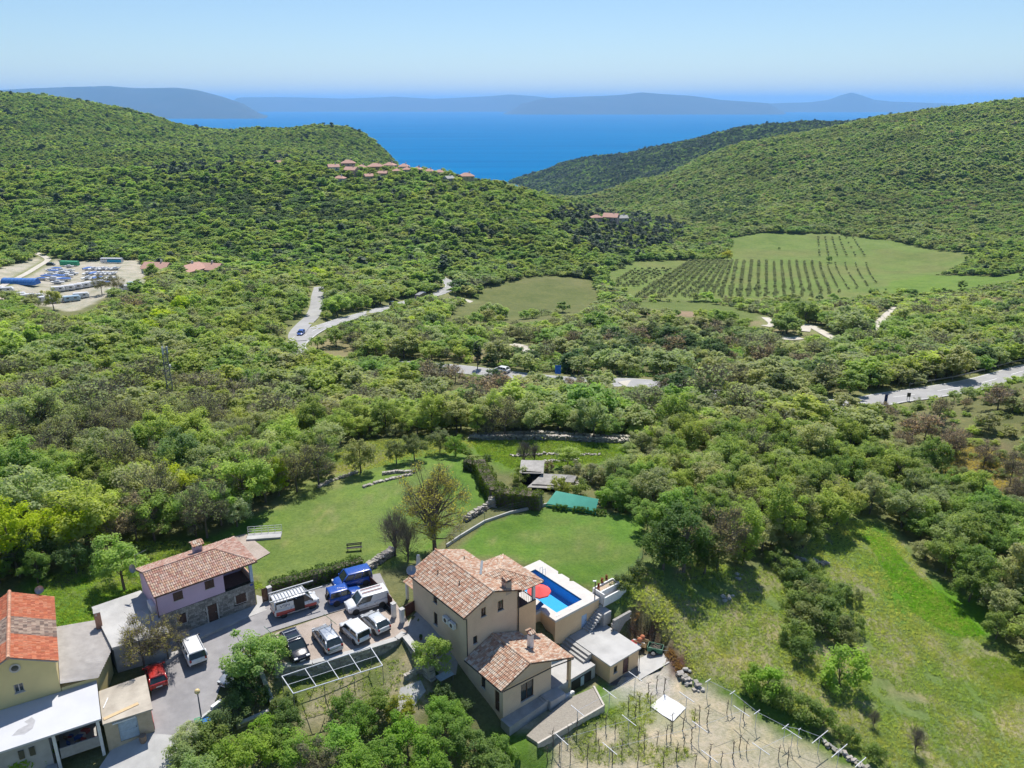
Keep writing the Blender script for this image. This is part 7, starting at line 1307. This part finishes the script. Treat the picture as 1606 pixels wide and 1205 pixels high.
tp = [tframe(u, v, 1.9, w_, 38, 'white T-shaped trellis frame along the meadow side of the vineyard', 'T-shaped trellis frames of the vineyard edge') for u, v, w_ in ((1108, 1093, .4), (1146, 1112, .4), (1184, 1143, .45), (1228, 1166, .5), (1250, 1170, .2), (1282, 1182, 1.3), (1312, 1204, 1.3), (1345, 1222, .9))]
wr = empty('trellis_wire', tp[0], 0, 'white trellis wire strung along the meadow edge of the vineyard', 'wire')
for a, b in zip(tp[:-1], tp[1:]): MB().tube([a - tp[0], b - tp[0]], .02, 4).build('wire_span', PIPE, wr)
iv = [[tframe(u, v, 1.8, .9, -52, 'slim white trellis frame standing among the vines', 'inner trellis frames of the vineyard') for u, v in row] for row in (((905, 1140), (955, 1112), (995, 1085)), ((880, 1185), (985, 1155), (1075, 1118)), ((955, 1200), (1095, 1165), (1160, 1140)), ((1110, 1212), (1190, 1200), (1240, 1175)))]
for row in iv:
    wr = empty('trellis_wire', row[0], 0, 'thin white trellis wire crossing the vineyard', 'wire', 'trellis wires across the vineyard')
    for a, b in zip(row[:-1], row[1:]): MB().tube([a - row[0], b - row[0]], .014, 4).build('wire_span', PIPE, wr)
tq = [at(u, v) for u, v in ((1019, 1109), (1042, 1090), (1076, 1111), (1055, 1133))]; c0 = Vector(tq[0]); mb = MB(); nq = 8; gq_ = [Vector(p) - c0 for p in tq]
def tarp(i, j): s, t = i / nq, j / nq; p = gq_[0].lerp(gq_[1], s).lerp(gq_[3].lerp(gq_[2], s), t); p.z = gz(p.x + c0.x, p.y + c0.y) - c0.z + .08 + .03 * math.sin(i * 1.9 + j * 1.1); return p
for i in range(nq):
    for j in range(nq): mb.quad(tarp(i, j), tarp(i, j + 1), tarp(i + 1, j + 1), tarp(i + 1, j))
o_ = mb.build('ground_sheet', M('white_sheet', (.66, .67, .68), (.60, .61, .62), 1, .6), None, True); o_.location = c0; tag(o_, 'white sheet spread on the vineyard ground', 'sheet')
# things lying beside the shed
bt = empty('dinghy', hl(18.2, -4.6, -4.75), R(-15), 'white dinghy with a red floor lying behind the shed', 'boat'); loft(MB(), [(-1.3, [(0, .5), (.4, .55), (.5, .5), (.4, .1), (0, .02)]), (.4, [(0, .45), (.5, .55), (.6, .5), (.45, .1), (0, 0)]), (1.4, [(0, .55), (.05, .6), (.08, .58), (.05, .4), (0, .35)])]).build('hull', BW, bt, True); MB().box(-1.0, .6, -.33, .33, .5, .56).build('floor', M('red_paint', (.4, .06, .06)), bt)
cr = empty('wooden_crate', hl(19.0, -5.3, -4.6), R(-30), 'wooden crate with orange pots behind the shed', 'crate')
for k in range(4): MB().box(-.7, .7, -.42 + .0 * k, -.38, .05 + k * .14, .16 + k * .14).build('slat', M('plywood', (.62, .46, .26)), cr); MB().box(-.7, .7, .38, .42, .05 + k * .14, .16 + k * .14).build('slat', M('plywood', (.62, .46, .26)), cr)
for k, (x_, y_) in enumerate(((-.3, 0), (.25, .1))): o_ = MB().ball((0, 0, .28), .28, 10, 8).build('clay_pot', M('terracotta', (.55, .20, .10), (.45, .16, .08), 4), None, True); o_.location = hl(19.0 + x_, -5.3 + y_, -4.1); tag(o_, ('orange round pot on top of the wooden crate', 'second orange round pot at the back of the crate')[k], 'pot')
wb_ = empty('garden_cart', hl(19.4, -6.9, -4.85), R(-20), 'green two-wheeled garden cart full of sticks beside the shed', 'cart'); GC = M('cart_green', (.03, .16, .09), (.02, .12, .07), 4, .5); MB().box(-.8, .8, -.5, .5, .35, .42).box(-.8, -.75, -.5, .5, .42, .85).box(.75, .8, -.5, .5, .42, .85).box(-.75, .75, -.5, -.45, .42, .85).box(-.75, .75, .45, .5, .42, .85).build('tub', GC, wb_); mb = MB(); rg = random.Random(2)
for k in range(24): mb.beam((rg.uniform(-.6, .6), rg.uniform(-.4, .4), rg.uniform(.6, .85)), (rg.uniform(-.6, .6), rg.uniform(-.4, .4), rg.uniform(.7, .95)), .03, .03)
mb.build('sticks', TWIG, wb_); MB().tube([(.8, .3, .7), (1.7, .3, .9)], .025).tube([(.8, -.3, .7), (1.7, -.3, .9)], .025).build('handle', STEEL, wb_)
for s in (-.56, .56): t_ = ob('wheel', TYM, wb_, (-.1, s, .31)); ob('rim', RMM, t_)
for k, (x_, y_) in enumerate(((17.5, -.15), (18.5, .3), (19.3, .4))):
    r = empty('flower_pot', hl(x_, y_, .3), 0, 'potted red-leaved plant on the white planter by the pool', 'flower pot', 'pots on the planter'); MB().tube([(0, 0, 0), (0, 0, .28)], [.11, .16], 10).build('pot', M('terracotta', (.55, .20, .10)), r); v, f, lv = leaf_cloud(70 + k, np.array([[0, 0, .42], [0, .05, .62]]), .18, 60, .06); o_ = ob('plant', crown_mesh('plant', v, f, lv, LEAF), r); o_['tint'] = [.28, .07, .06]
for k in range(5): x, y, _ = onz(660 + k * 6, 1004 + k * 9, -.2); o_ = empty('flower_pot', (x, y, gz(x, y) + .1), 0, 'dark potted plant in the shaded courtyard', 'flower pot', 'pots in the courtyard'); MB().tube([(0, 0, 0), (0, 0, .3)], [.13, .18], 10).build('pot', M('dark_pot', (.10, .07, .06)), o_); v, f, lv = leaf_cloud(80 + k, np.array([[0, 0, .45]]), .22, 60, .07); c_ = ob('plant', crown_mesh('plant', v, f, lv, LEAF), o_); c_['tint'] = [.06, .12, .04]
o_ = empty('garden_table', onz(697, 1048, -.6), R(40), 'pale blue garden table in the shaded courtyard', 'table'); o_.location.z = gz(o_.location.x, o_.location.y) + .1; MB().box(-.8, .8, -.45, .45, .68, .74).build('top', M('pale_blue_sheet', (.45, .55, .65)), o_)
for sx in (-.7, .7):
    for sy in (-.35, .35): MB().box(sx - .03, sx + .03, sy - .03, sy + .03, 0, .68).build('leg', STEEL, o_)
# ------------------------------------------------------------------ trees and shrubs one can point to
SPEC['great'] = (10.8, 3.6, 4.5, 6.3, 95, 40, .12, .80, .26, .35); NVAR['great'] = 1
_mk = make_kind
def great_tree():
    H, rx, rz, zc, nc_, per, leaf, cr, tr, inner = SPEC['great']; c = clumps(77, nc_, rx, rz, zc, inner, -.8); v, f, lv = leaf_cloud(78, c, cr, per, leaf); mb = wood_mesh(79, H, c, tr, 60, 6, .18); tv, tf = twig_quads(80, c, H, 40, 1.3, .015)
    LIB[('great', 0, 0)] = dict(crown=join_meshes('crown', [(v, f, 0, lv), (tv, tf, 1, np.zeros(len(tf)))], [LEAF, TWIG]), trunk=mb.mesh('trunk', BARK), H=H, rx=rx)
    c = clumps(91, 60, 2.0, 2.6, 3.4, .3); tv, tf = twig_quads(92, c, 6, 26, 1.2, .014); mb = wood_mesh(93, 5.8, c, .13, 40, 5, .12); SPEC['bare'] = (6, 2, 2.6, 3.4); NVAR['bare'] = 1
    LIB[('bare', 0, 0)] = dict(crown=join_meshes('crown', [(tv, tf, 0, np.zeros(len(tf)))], [TWIG]), trunk=mb.mesh('trunk', BARK), H=6, rx=2)
great_tree()
def P_(kind, u, v, s, tint, label, cat='tree', var=0, sz=None, group=None):
    x, y, z = at(u, v); kk = min(1.35, .46 / max(tint)); tint = tuple(t * kk for t in tint); return plant(kind, var, (x, y, gz(x, y)), s, (u * 7 % 63) / 10, tint, 'tree' if cat == 'tree' else 'bush', label, cat, group, sz)
YG = (.36, .34, .08)
P_('great', 682, 868, 1.0, YG, 'big spreading yellow-green tree with visible limbs behind the beige house')
P_('bare', 620, 872, .95, BROWN, 'small brown leafless tree left of the big yellow-green tree')
P_('bare', 640, 880, .75, BROWN, 'low brown leafless shrub tree at the foot of the big tree', var=0)
for k, (kd, u, v, s, t, lab) in enumerate([('tall', 30, 905, .98, LIME, 'bright lime green tree at the left edge'), ('broad', 75, 880, .95, LIME, 'lime green tree between two others at the left'), ('broad', 140, 872, 1.15, LIME, 'large lime green tree left of the lilac house'), ('tall', 10, 880, .85, (.28, .36, .03), 'tall yellowish tree cut by the left edge'),
    ('broad', 262, 800, .95, (.30, .36, .03), 'lime green tree in front of the dark evergreen'), ('broad', 298, 805, .9, (.33, .38, .04), 'lime tree right of its twin beside the wood'), ('tall', 438, 778, .58, (.34, .44, .02), 'small slender lime tree at the edge of the big lawn'), ('dense', 285, 768, 1.25, DARK, 'dark evergreen oak towering behind the lime trees'), ('dense', 330, 800, .95, (.07, .12, .04), 'dark green tree right of the lime trees'),
    ('broad', 195, 925, .9, (.22, .32, .10), 'fresh green tree behind the concrete terrace'), ('dense', 372, 826, .62, (.32, .38, .28), 'silvery flowering tree on the lawn above the lilac house'), ('sparse', 308, 842, .62, (.20, .18, .12), 'grey leafless orchard tree behind the lilac house'), ('sparse', 215, 850, .8, BROWN, 'brown leafless tree in the thicket behind the terrace'), ('sparse', 185, 862, .7, BROWN, 'brown scrubby tree beside the lime tree'), ('dense', 120, 900, .6, DARK, 'dark shrub tree in the shade below the lime trees'),
    ('broad', 60, 915, .55, (.12, .20, .05), 'green shrub tree behind the yellow house'), ('broad', 513, 746, .60, (.15, .23, .07), 'small rounded tree alone at the lawn edge'), ('broad', 566, 742, .78, (.22, .24, .12), 'grey-green tree on the dry glade'), ('broad', 622, 728, .55, (.13, .16, .07), 'small dark tree on the glade'), ('broad', 650, 722, .6, (.14, .17, .09), 'olive-like tree in the middle of the glade'), ('broad', 690, 712, .6, (.15, .18, .10), 'grey olive-like tree at the far end of the glade'), ('dense', 715, 716, .5, (.14, .24, .04), 'dense fresh green tree beside the terraces'),
    ('sparse', 466, 772, .8, (.24, .25, .10), 'half bare tree standing behind the slender lime tree'), ('sparse', 500, 760, .85, (.22, .24, .12), 'half bare tree at the head of the big lawn'), ('sparse', 405, 778, .95, (.25, .24, .13), 'pale half bare tree left of the lawn head'),
    ('dense', 1072, 897, 1.2, (.075, .135, .04), 'big dark green tree at the front of the right thicket'), ('dense', 1040, 893, .85, (.09, .15, .045), 'dark green tree beside the lawn fence'), ('sparse', 1125, 892, 1.05, (.19, .17, .10), 'grey-brown tree at the front of the right thicket'), ('tall', 1165, 888, .85, (.22, .30, .07), 'light green tree at the front of the right thicket'), ('dense', 1105, 900, .75, (.10, .14, .05), 'squat dark tree between the thicket front trees'), ('tall', 1225, 862, .95, (.20, .27, .07), 'green tree at the tip of the right thicket'), ('broad', 1290, 835, .9, (.24, .30, .08), 'light green tree above the meadow strip'), ('tall', 1250, 845, .9, (.19, .21, .10), 'grey-green tree above the meadow strip'),
    ('bush', 1000, 905, .8, (.09, .13, .05), 'dark round bush at the end of the lawn fence'), ('bush', 975, 925, .75, (.10, .14, .06), 'dark bush beside the white planter'),
    ('broad', 681, 1060, .62, (.22, .30, .09), 'slender young tree in the courtyard beside the house'), ('broad', 398, 1080, .82, (.20, .30, .11), 'willow-like light green tree beside the parking area'), ('broad', 425, 1050, .55, (.20, .30, .10), 'low light green tree against the parking wall'), ('dense', 383, 1092, .45, (.05, .09, .03), 'dark green round shrub in front of the silver car'), ('bush', 405, 1108, .85, (.07, .12, .04), 'dark shrub beside the garden kerb'), ('bush', 375, 1120, .9, (.13, .19, .08), 'grey-green shrub below the dark round shrub'),
    ('bush', 350, 1150, .9, (.12, .17, .08), 'leafy shrub beside the bins'), ('dense', 300, 1178, .42, (.30, .34, .24), 'white flowering shrub at the lane bend'), ('bush', 330, 1185, 1.1, (.14, .19, .06), 'green shrub right of the white flowering shrub'), ('bush', 290, 1205, 1.0, (.20, .26, .12), 'pale shrub at the bottom edge by the lane'), ('sparse', 228, 1052, .72, (.20, .19, .07), 'bare wide tree overhanging the red hatchback'), ('sparse', 265, 1040, .6, (.19, .18, .08), 'bare tree beside the white people carrier'), ('bush', 35, 1215, 1.3, (.20, .33, .05), 'bright green bush at the bottom left corner')]): P_(kd, u, v, s, t, lab, 'bush' if kd == 'bush' else 'tree', k)
FG = [('broad', 565, 1160, .62, (.12, .21, .04)), ('broad', 455, 1155, .55, (.10, .16, .05)), ('broad', 535, 1200, .72, (.17, .30, .06)), ('broad', 640, 1190, .75, (.16, .28, .04)), ('dense', 700, 1185, .72, (.13, .22, .05)), ('broad', 745, 1200, .65, (.12, .19, .06)), ('broad', 690, 1140, .55, (.15, .26, .05)), ('broad', 720, 1150, .5, (.17, .28, .06)), ('broad', 470, 1215, .7, (.19, .30, .06)), ('sparse', 500, 1230, .7, (.20, .20, .14)), ('broad', 400, 1215, .7, (.20, .29, .05)), ('bush', 360, 1205, 1.3, (.18, .27, .05)), ('broad', 600, 1235, .8, (.15, .25, .05)), ('broad', 680, 1245, .8, (.14, .24, .04)), ('broad', 770, 1240, .7, (.13, .2, .06)), ('bush', 625, 1125, 1.0, (.22, .24, .04)), ('bush', 595, 1118, 1.1, (.14, .2, .05)), ('broad', 430, 1190, .55, (.13, .2, .05)), ('bush', 450, 1120, 1.0, (.10, .14, .05)), ('bush', 540, 1120, 1.0, (.12, .2, .05)), ('broad', 560, 1245, .8, (.17, .28, .05)), ('bush', 700, 1105, 1.0, (.08, .13, .05)), ('bush', 722, 1122, .9, (.10, .15, .06)), ('bush', 420, 1160, 1.0, (.18, .30, .04)), ('bush', 790, 1190, 1.0, (.13, .22, .05)), ('bush', 350, 1235, 1.3, (.2, .28, .08)), ('broad', 310, 1250, .7, (.2, .28, .12))]
POS = ['below the pergola', 'left of the pergola end', 'under the garden wall', 'in the middle of the bottom edge', 'left of the annex', 'between the garden path and the annex', 'beside the annex apron', 'at the bottom edge below the annex', 'beside the garden path', 'against the annex wall']
for k, (kd, u, v, s, t) in enumerate(FG): P_(kd, u, v, s * .86, t, '%s %s %s in the lower garden, number %s from the lane' % (['leafy', 'dense', 'loose'][k % 3], tone(t, kd), 'bush' if kd == 'bush' else 'tree', ['one', 'two', 'three', 'four', 'five', 'six', 'seven', 'eight', 'nine', 'ten'][k % 10]) if 0 else '%s %s %s' % (tone(t, kd), 'bush' if kd == 'bush' else 'tree', POS[int(np.clip((u - 300) / 50, 0, 9))] if v < 1205 else 'cut by the bottom edge, ' + POS[int(np.clip((u - 300) / 50, 0, 9))]), 'bush' if kd == 'bush' else 'tree', k, group='trees and bushes of the lower garden')
MB_ = [(1215, 885, .9), (1235, 905, 1.0), (1250, 925, 1.1), (1268, 945, 1.2), (1285, 930, .9), (1280, 970, 1.2), (1300, 955, 1.0), (1262, 985, 1.2), (1290, 995, 1.1), (1245, 1010, 1.1), (1258, 1035, 1.0), (1318, 1000, 1.0), (1335, 985, .8), (1250, 955, 1.0), (1302, 975, 1.1), (1340, 945, .7), (1230, 870, .8), (1270, 905, .9), (1318, 940, .8), (1330, 1015, .8)]
for k, (u, v, s) in enumerate(MB_): P_('bush', u, v, s, [(.13, .19, .06), (.17, .23, .08), (.10, .16, .05), (.16, .19, .09)][k % 4], '%s bush in the overgrown hedge row crossing the meadow' % ['dull green', 'pale green', 'dark green', 'grey-green'][k % 4], 'bush', k, group='bushes of the meadow hedge row')
for k, (u, v, s, t, lab) in enumerate([(1318, 1075, 1.7, (.20, .31, .06), 'bright green rounded bush alone in the meadow'), (1200, 1090, 1.2, (.18, .30, .05), 'fresh green bush beside the trellis edge'), (1222, 1108, 1.1, (.14, .2, .06), 'bush with dark shade behind the trellis edge'), (1180, 1078, 1.0, (.19, .28, .06), 'low bush left of the fresh green trellis bush'), (1262, 1128, 1.0, (.13, .19, .06), 'low bush behind the lower trellis frames'), (1290, 1140, .8, (.13, .2, .05), 'small bush near the lower trellis frames'), (1330, 1165, .7, (.12, .18, .05), 'small bush at the lower meadow edge'), (1375, 1195, .7, (.12, .18, .05), 'small bush at the bottom of the meadow edge')]): P_('bush', u, v, s, t, lab, 'bush', k)
P_('bare', 1435, 1180, .45, BROWN, 'tiny bare sapling with pale buds in the lower meadow'); P_('bare', 1370, 1140, .3, BROWN, 'tiny bare sapling in the middle of the meadow')
P_('column', 749, 580, 1.0, (.03, .05, .028), 'dark cypress standing beside the country road', sz=1.0); P_('broad', 1140, 410, 1.25, (.33, .33, .05), 'lone yellow-green tree at the edge of the olive field'); P_('dense', 1300, 412, .75, (.10, .17, .04), 'round dark bushy tree in the olive field'); P_('dense', 1222, 392, .35, DARK, 'small dark shrub in the upper olive field', 'bush'); P_('broad', 85, 487, 1.25, (.26, .28, .10), 'open branched tree in front of the caravans'); P_('sparse', 160, 462, 1.1, (.22, .22, .10), 'half bare tree in front of the parked boats'); P_('sparse', 185, 462, 1.1, (.25, .24, .09), 'yellowish half bare tree right of the parked boats')
P_('dense', 1318, 500, 1.1, (.07, .06, .05), 'dark brownish tree below the olive field'); P_('bush', 860, 740, .6, (.16, .14, .10), 'dry bush against the hut', 'bush'); P_('bare', 822, 728, .6, BROWN, 'gnarled bare tree left of the hut'); P_('bare', 838, 726, .5, BROWN, 'gnarled bare stump tree behind the hut'); P_('bush', 900, 752, 1.1, (.20, .21, .15), 'grey bush right of the hut', 'bush'); P_('bush', 930, 760, 1.2, (.19, .20, .14), 'grey thorny bush above the green roof', 'bush'); P_('bush', 955, 792, 1.3, (.15, .26, .04), 'fresh green bush at the right end of the green roof', 'bush'); P_('bush', 985, 800, 1.3, (.14, .24, .04), 'green bush right of the green roof bush', 'bush'); P_('bush', 880, 775, 1.0, (.22, .25, .06), 'yellow flowering bush behind the green roof', 'bush'); P_('bush', 815, 760, 1.0, (.17, .22, .06), 'hedge bush in front of the hut', 'bush'); P_('bush', 910, 778, 1.0, (.16, .21, .06), 'dull bush behind the middle of the green roof', 'bush')
# ------------------------------------------------------------------ rough grass and fallen stones
def tuft(seed, n, h, w):
    rng = np.random.default_rng(seed); a = rng.uniform(0, 6.28, n); r = rng.uniform(0, .16, n); b = np.stack([r * np.cos(a), r * np.sin(a), np.zeros(n)], 1); d = np.stack([np.cos(a) * .5, np.sin(a) * .5, np.ones(n)], 1) * (h * rng.uniform(.5, 1.2, n))[:, None]; s = np.stack([-np.sin(a), np.cos(a), np.zeros(n)], 1) * w
    v = np.stack([b - s, b + s, b + d + s * .15, b + d - s * .15], 1).reshape(-1, 3); return crown_mesh('tuft', v, np.arange(n * 4).reshape(n, 4), rng.uniform(.2, 1, n), LEAF)
gcol = bpy.data.collections.new('grass_kinds')
for k in range(3): gcol.objects.link(bpy.data.objects.new('tuft_%d' % k, tuft(k, 16, .15, .022)))
def field_points(poly, n, seed, excl=()):
    rng = np.random.default_rng(seed); xs = [p[0] for p in poly]; ys = [p[1] for p in poly]; x = rng.uniform(min(xs), max(xs), n); y = rng.uniform(min(ys), max(ys), n); m = inpoly(x, y, poly) & (np.abs(x) < .72 * (y + 12))
    for e in excl: m &= ~inpoly(x, y, e)
    return x[m], y[m]
hs = lambda pts: [tuple(hl(x, y, 0))[:2] for x, y in pts]
BUILT = [hs([(-1, -7.5), (9, -7.5), (9, -9.8), (10.5, -9.8), (20.5, -8), (20.5, -4.5), (17.2, -3), (17.2, 9), (-1, 12)]), hs([(.5, -9.6), (9.8, -9.8), (10, -7), (0, -7.6)])]
gx_, gy_, gt_ = [], [], []
for poly, n, c, var in ((MEADOW, 46000, (.19, .235, .10), .5), (BRIGHT1, 7000, (.11, .225, .03), .25), (BRIGHT2, 2500, (.14, .20, .04), .3), (VINEYARD, 8000, (.19, .23, .08), .3), (near_grass, 9000, (.16, .22, .06), .3), (TERRACES, 9000, (.13, .19, .045), .25), (GARDEN, 900, (.16, .21, .07), .3), (SCRUB_R, 9000, (.25, .21, .12), .3), (UPPER_GLADE, 6000, (.2, .22, .09), .3), (BANK, 1500, (.14, .08, .06), .3)):
    x, y = field_points(poly, n, n, BUILT); k = vnoise(x / 3, y / 3, 40) + .6 * vnoise(x / 1.1, y / 1.1, 41)
    if poly in (VINEYARD,): m = vnoise(x / 7, y / 7, 1) + .9 * vnoise(x / 2.2, y / 2.2, 2) > .15; x, y, k = x[m], y[m], k[m]
    if poly in (MEADOW,): m = k > -.75; x, y, k = x[m], y[m], k[m]
    gx_.append(x); gy_.append(y); dry = np.clip(k * .5 + .2, 0, 1)[:, None]; gt_.append((np.array(c) * (1 - dry * var) + np.array((.34, .29, .16)) * dry * var) * 1.9 * np.random.default_rng(1).uniform(.75, 1.25, (len(x), 1)))
gx_, gy_, gt_ = np.concatenate(gx_), np.concatenate(gy_), np.concatenate(gt_); n_ = len(gx_); sc_ = RNG.uniform(.6, 1.5, n_)
scatter('meadow_grass', 'rough grass of the meadow and field edges', np.stack([gx_, gy_, terr2(gx_, gy_) - .02], 1), np.stack([np.zeros(n_), np.zeros(n_), RNG.uniform(0, 6.28, n_)], 1), np.stack([sc_, sc_, sc_ * RNG.uniform(.7, 1.3, n_)], 1), RNG.integers(0, 3, n_), gt_, gcol)
print('tufts', n_)
rg = random.Random(6)
for k in range(26):
    u, v = rg.choice([(1068, 1062), (1085, 1072), (1100, 1083), (1140, 940), (1255, 880), (1160, 905), (1075, 1055)]); x, y, z = at(u + rg.uniform(-9, 9), v + rg.uniform(-5, 5)); s = rg.uniform(.12, .32); mb = MB().ball((0, 0, 0), s, 7, 5, zs=.7); mb.v = [(a * rg.uniform(.8, 1.2), b * rg.uniform(.8, 1.2), c) for a, b, c in mb.v]; o = mb.build('boulder', STONE, None, cname='stone_tone'); o.location = (x, y, gz(x, y) + s * .25); tag(o, 'loose pale boulder on the grass beside the vineyard or meadow', 'boulder', 'loose pale boulders')
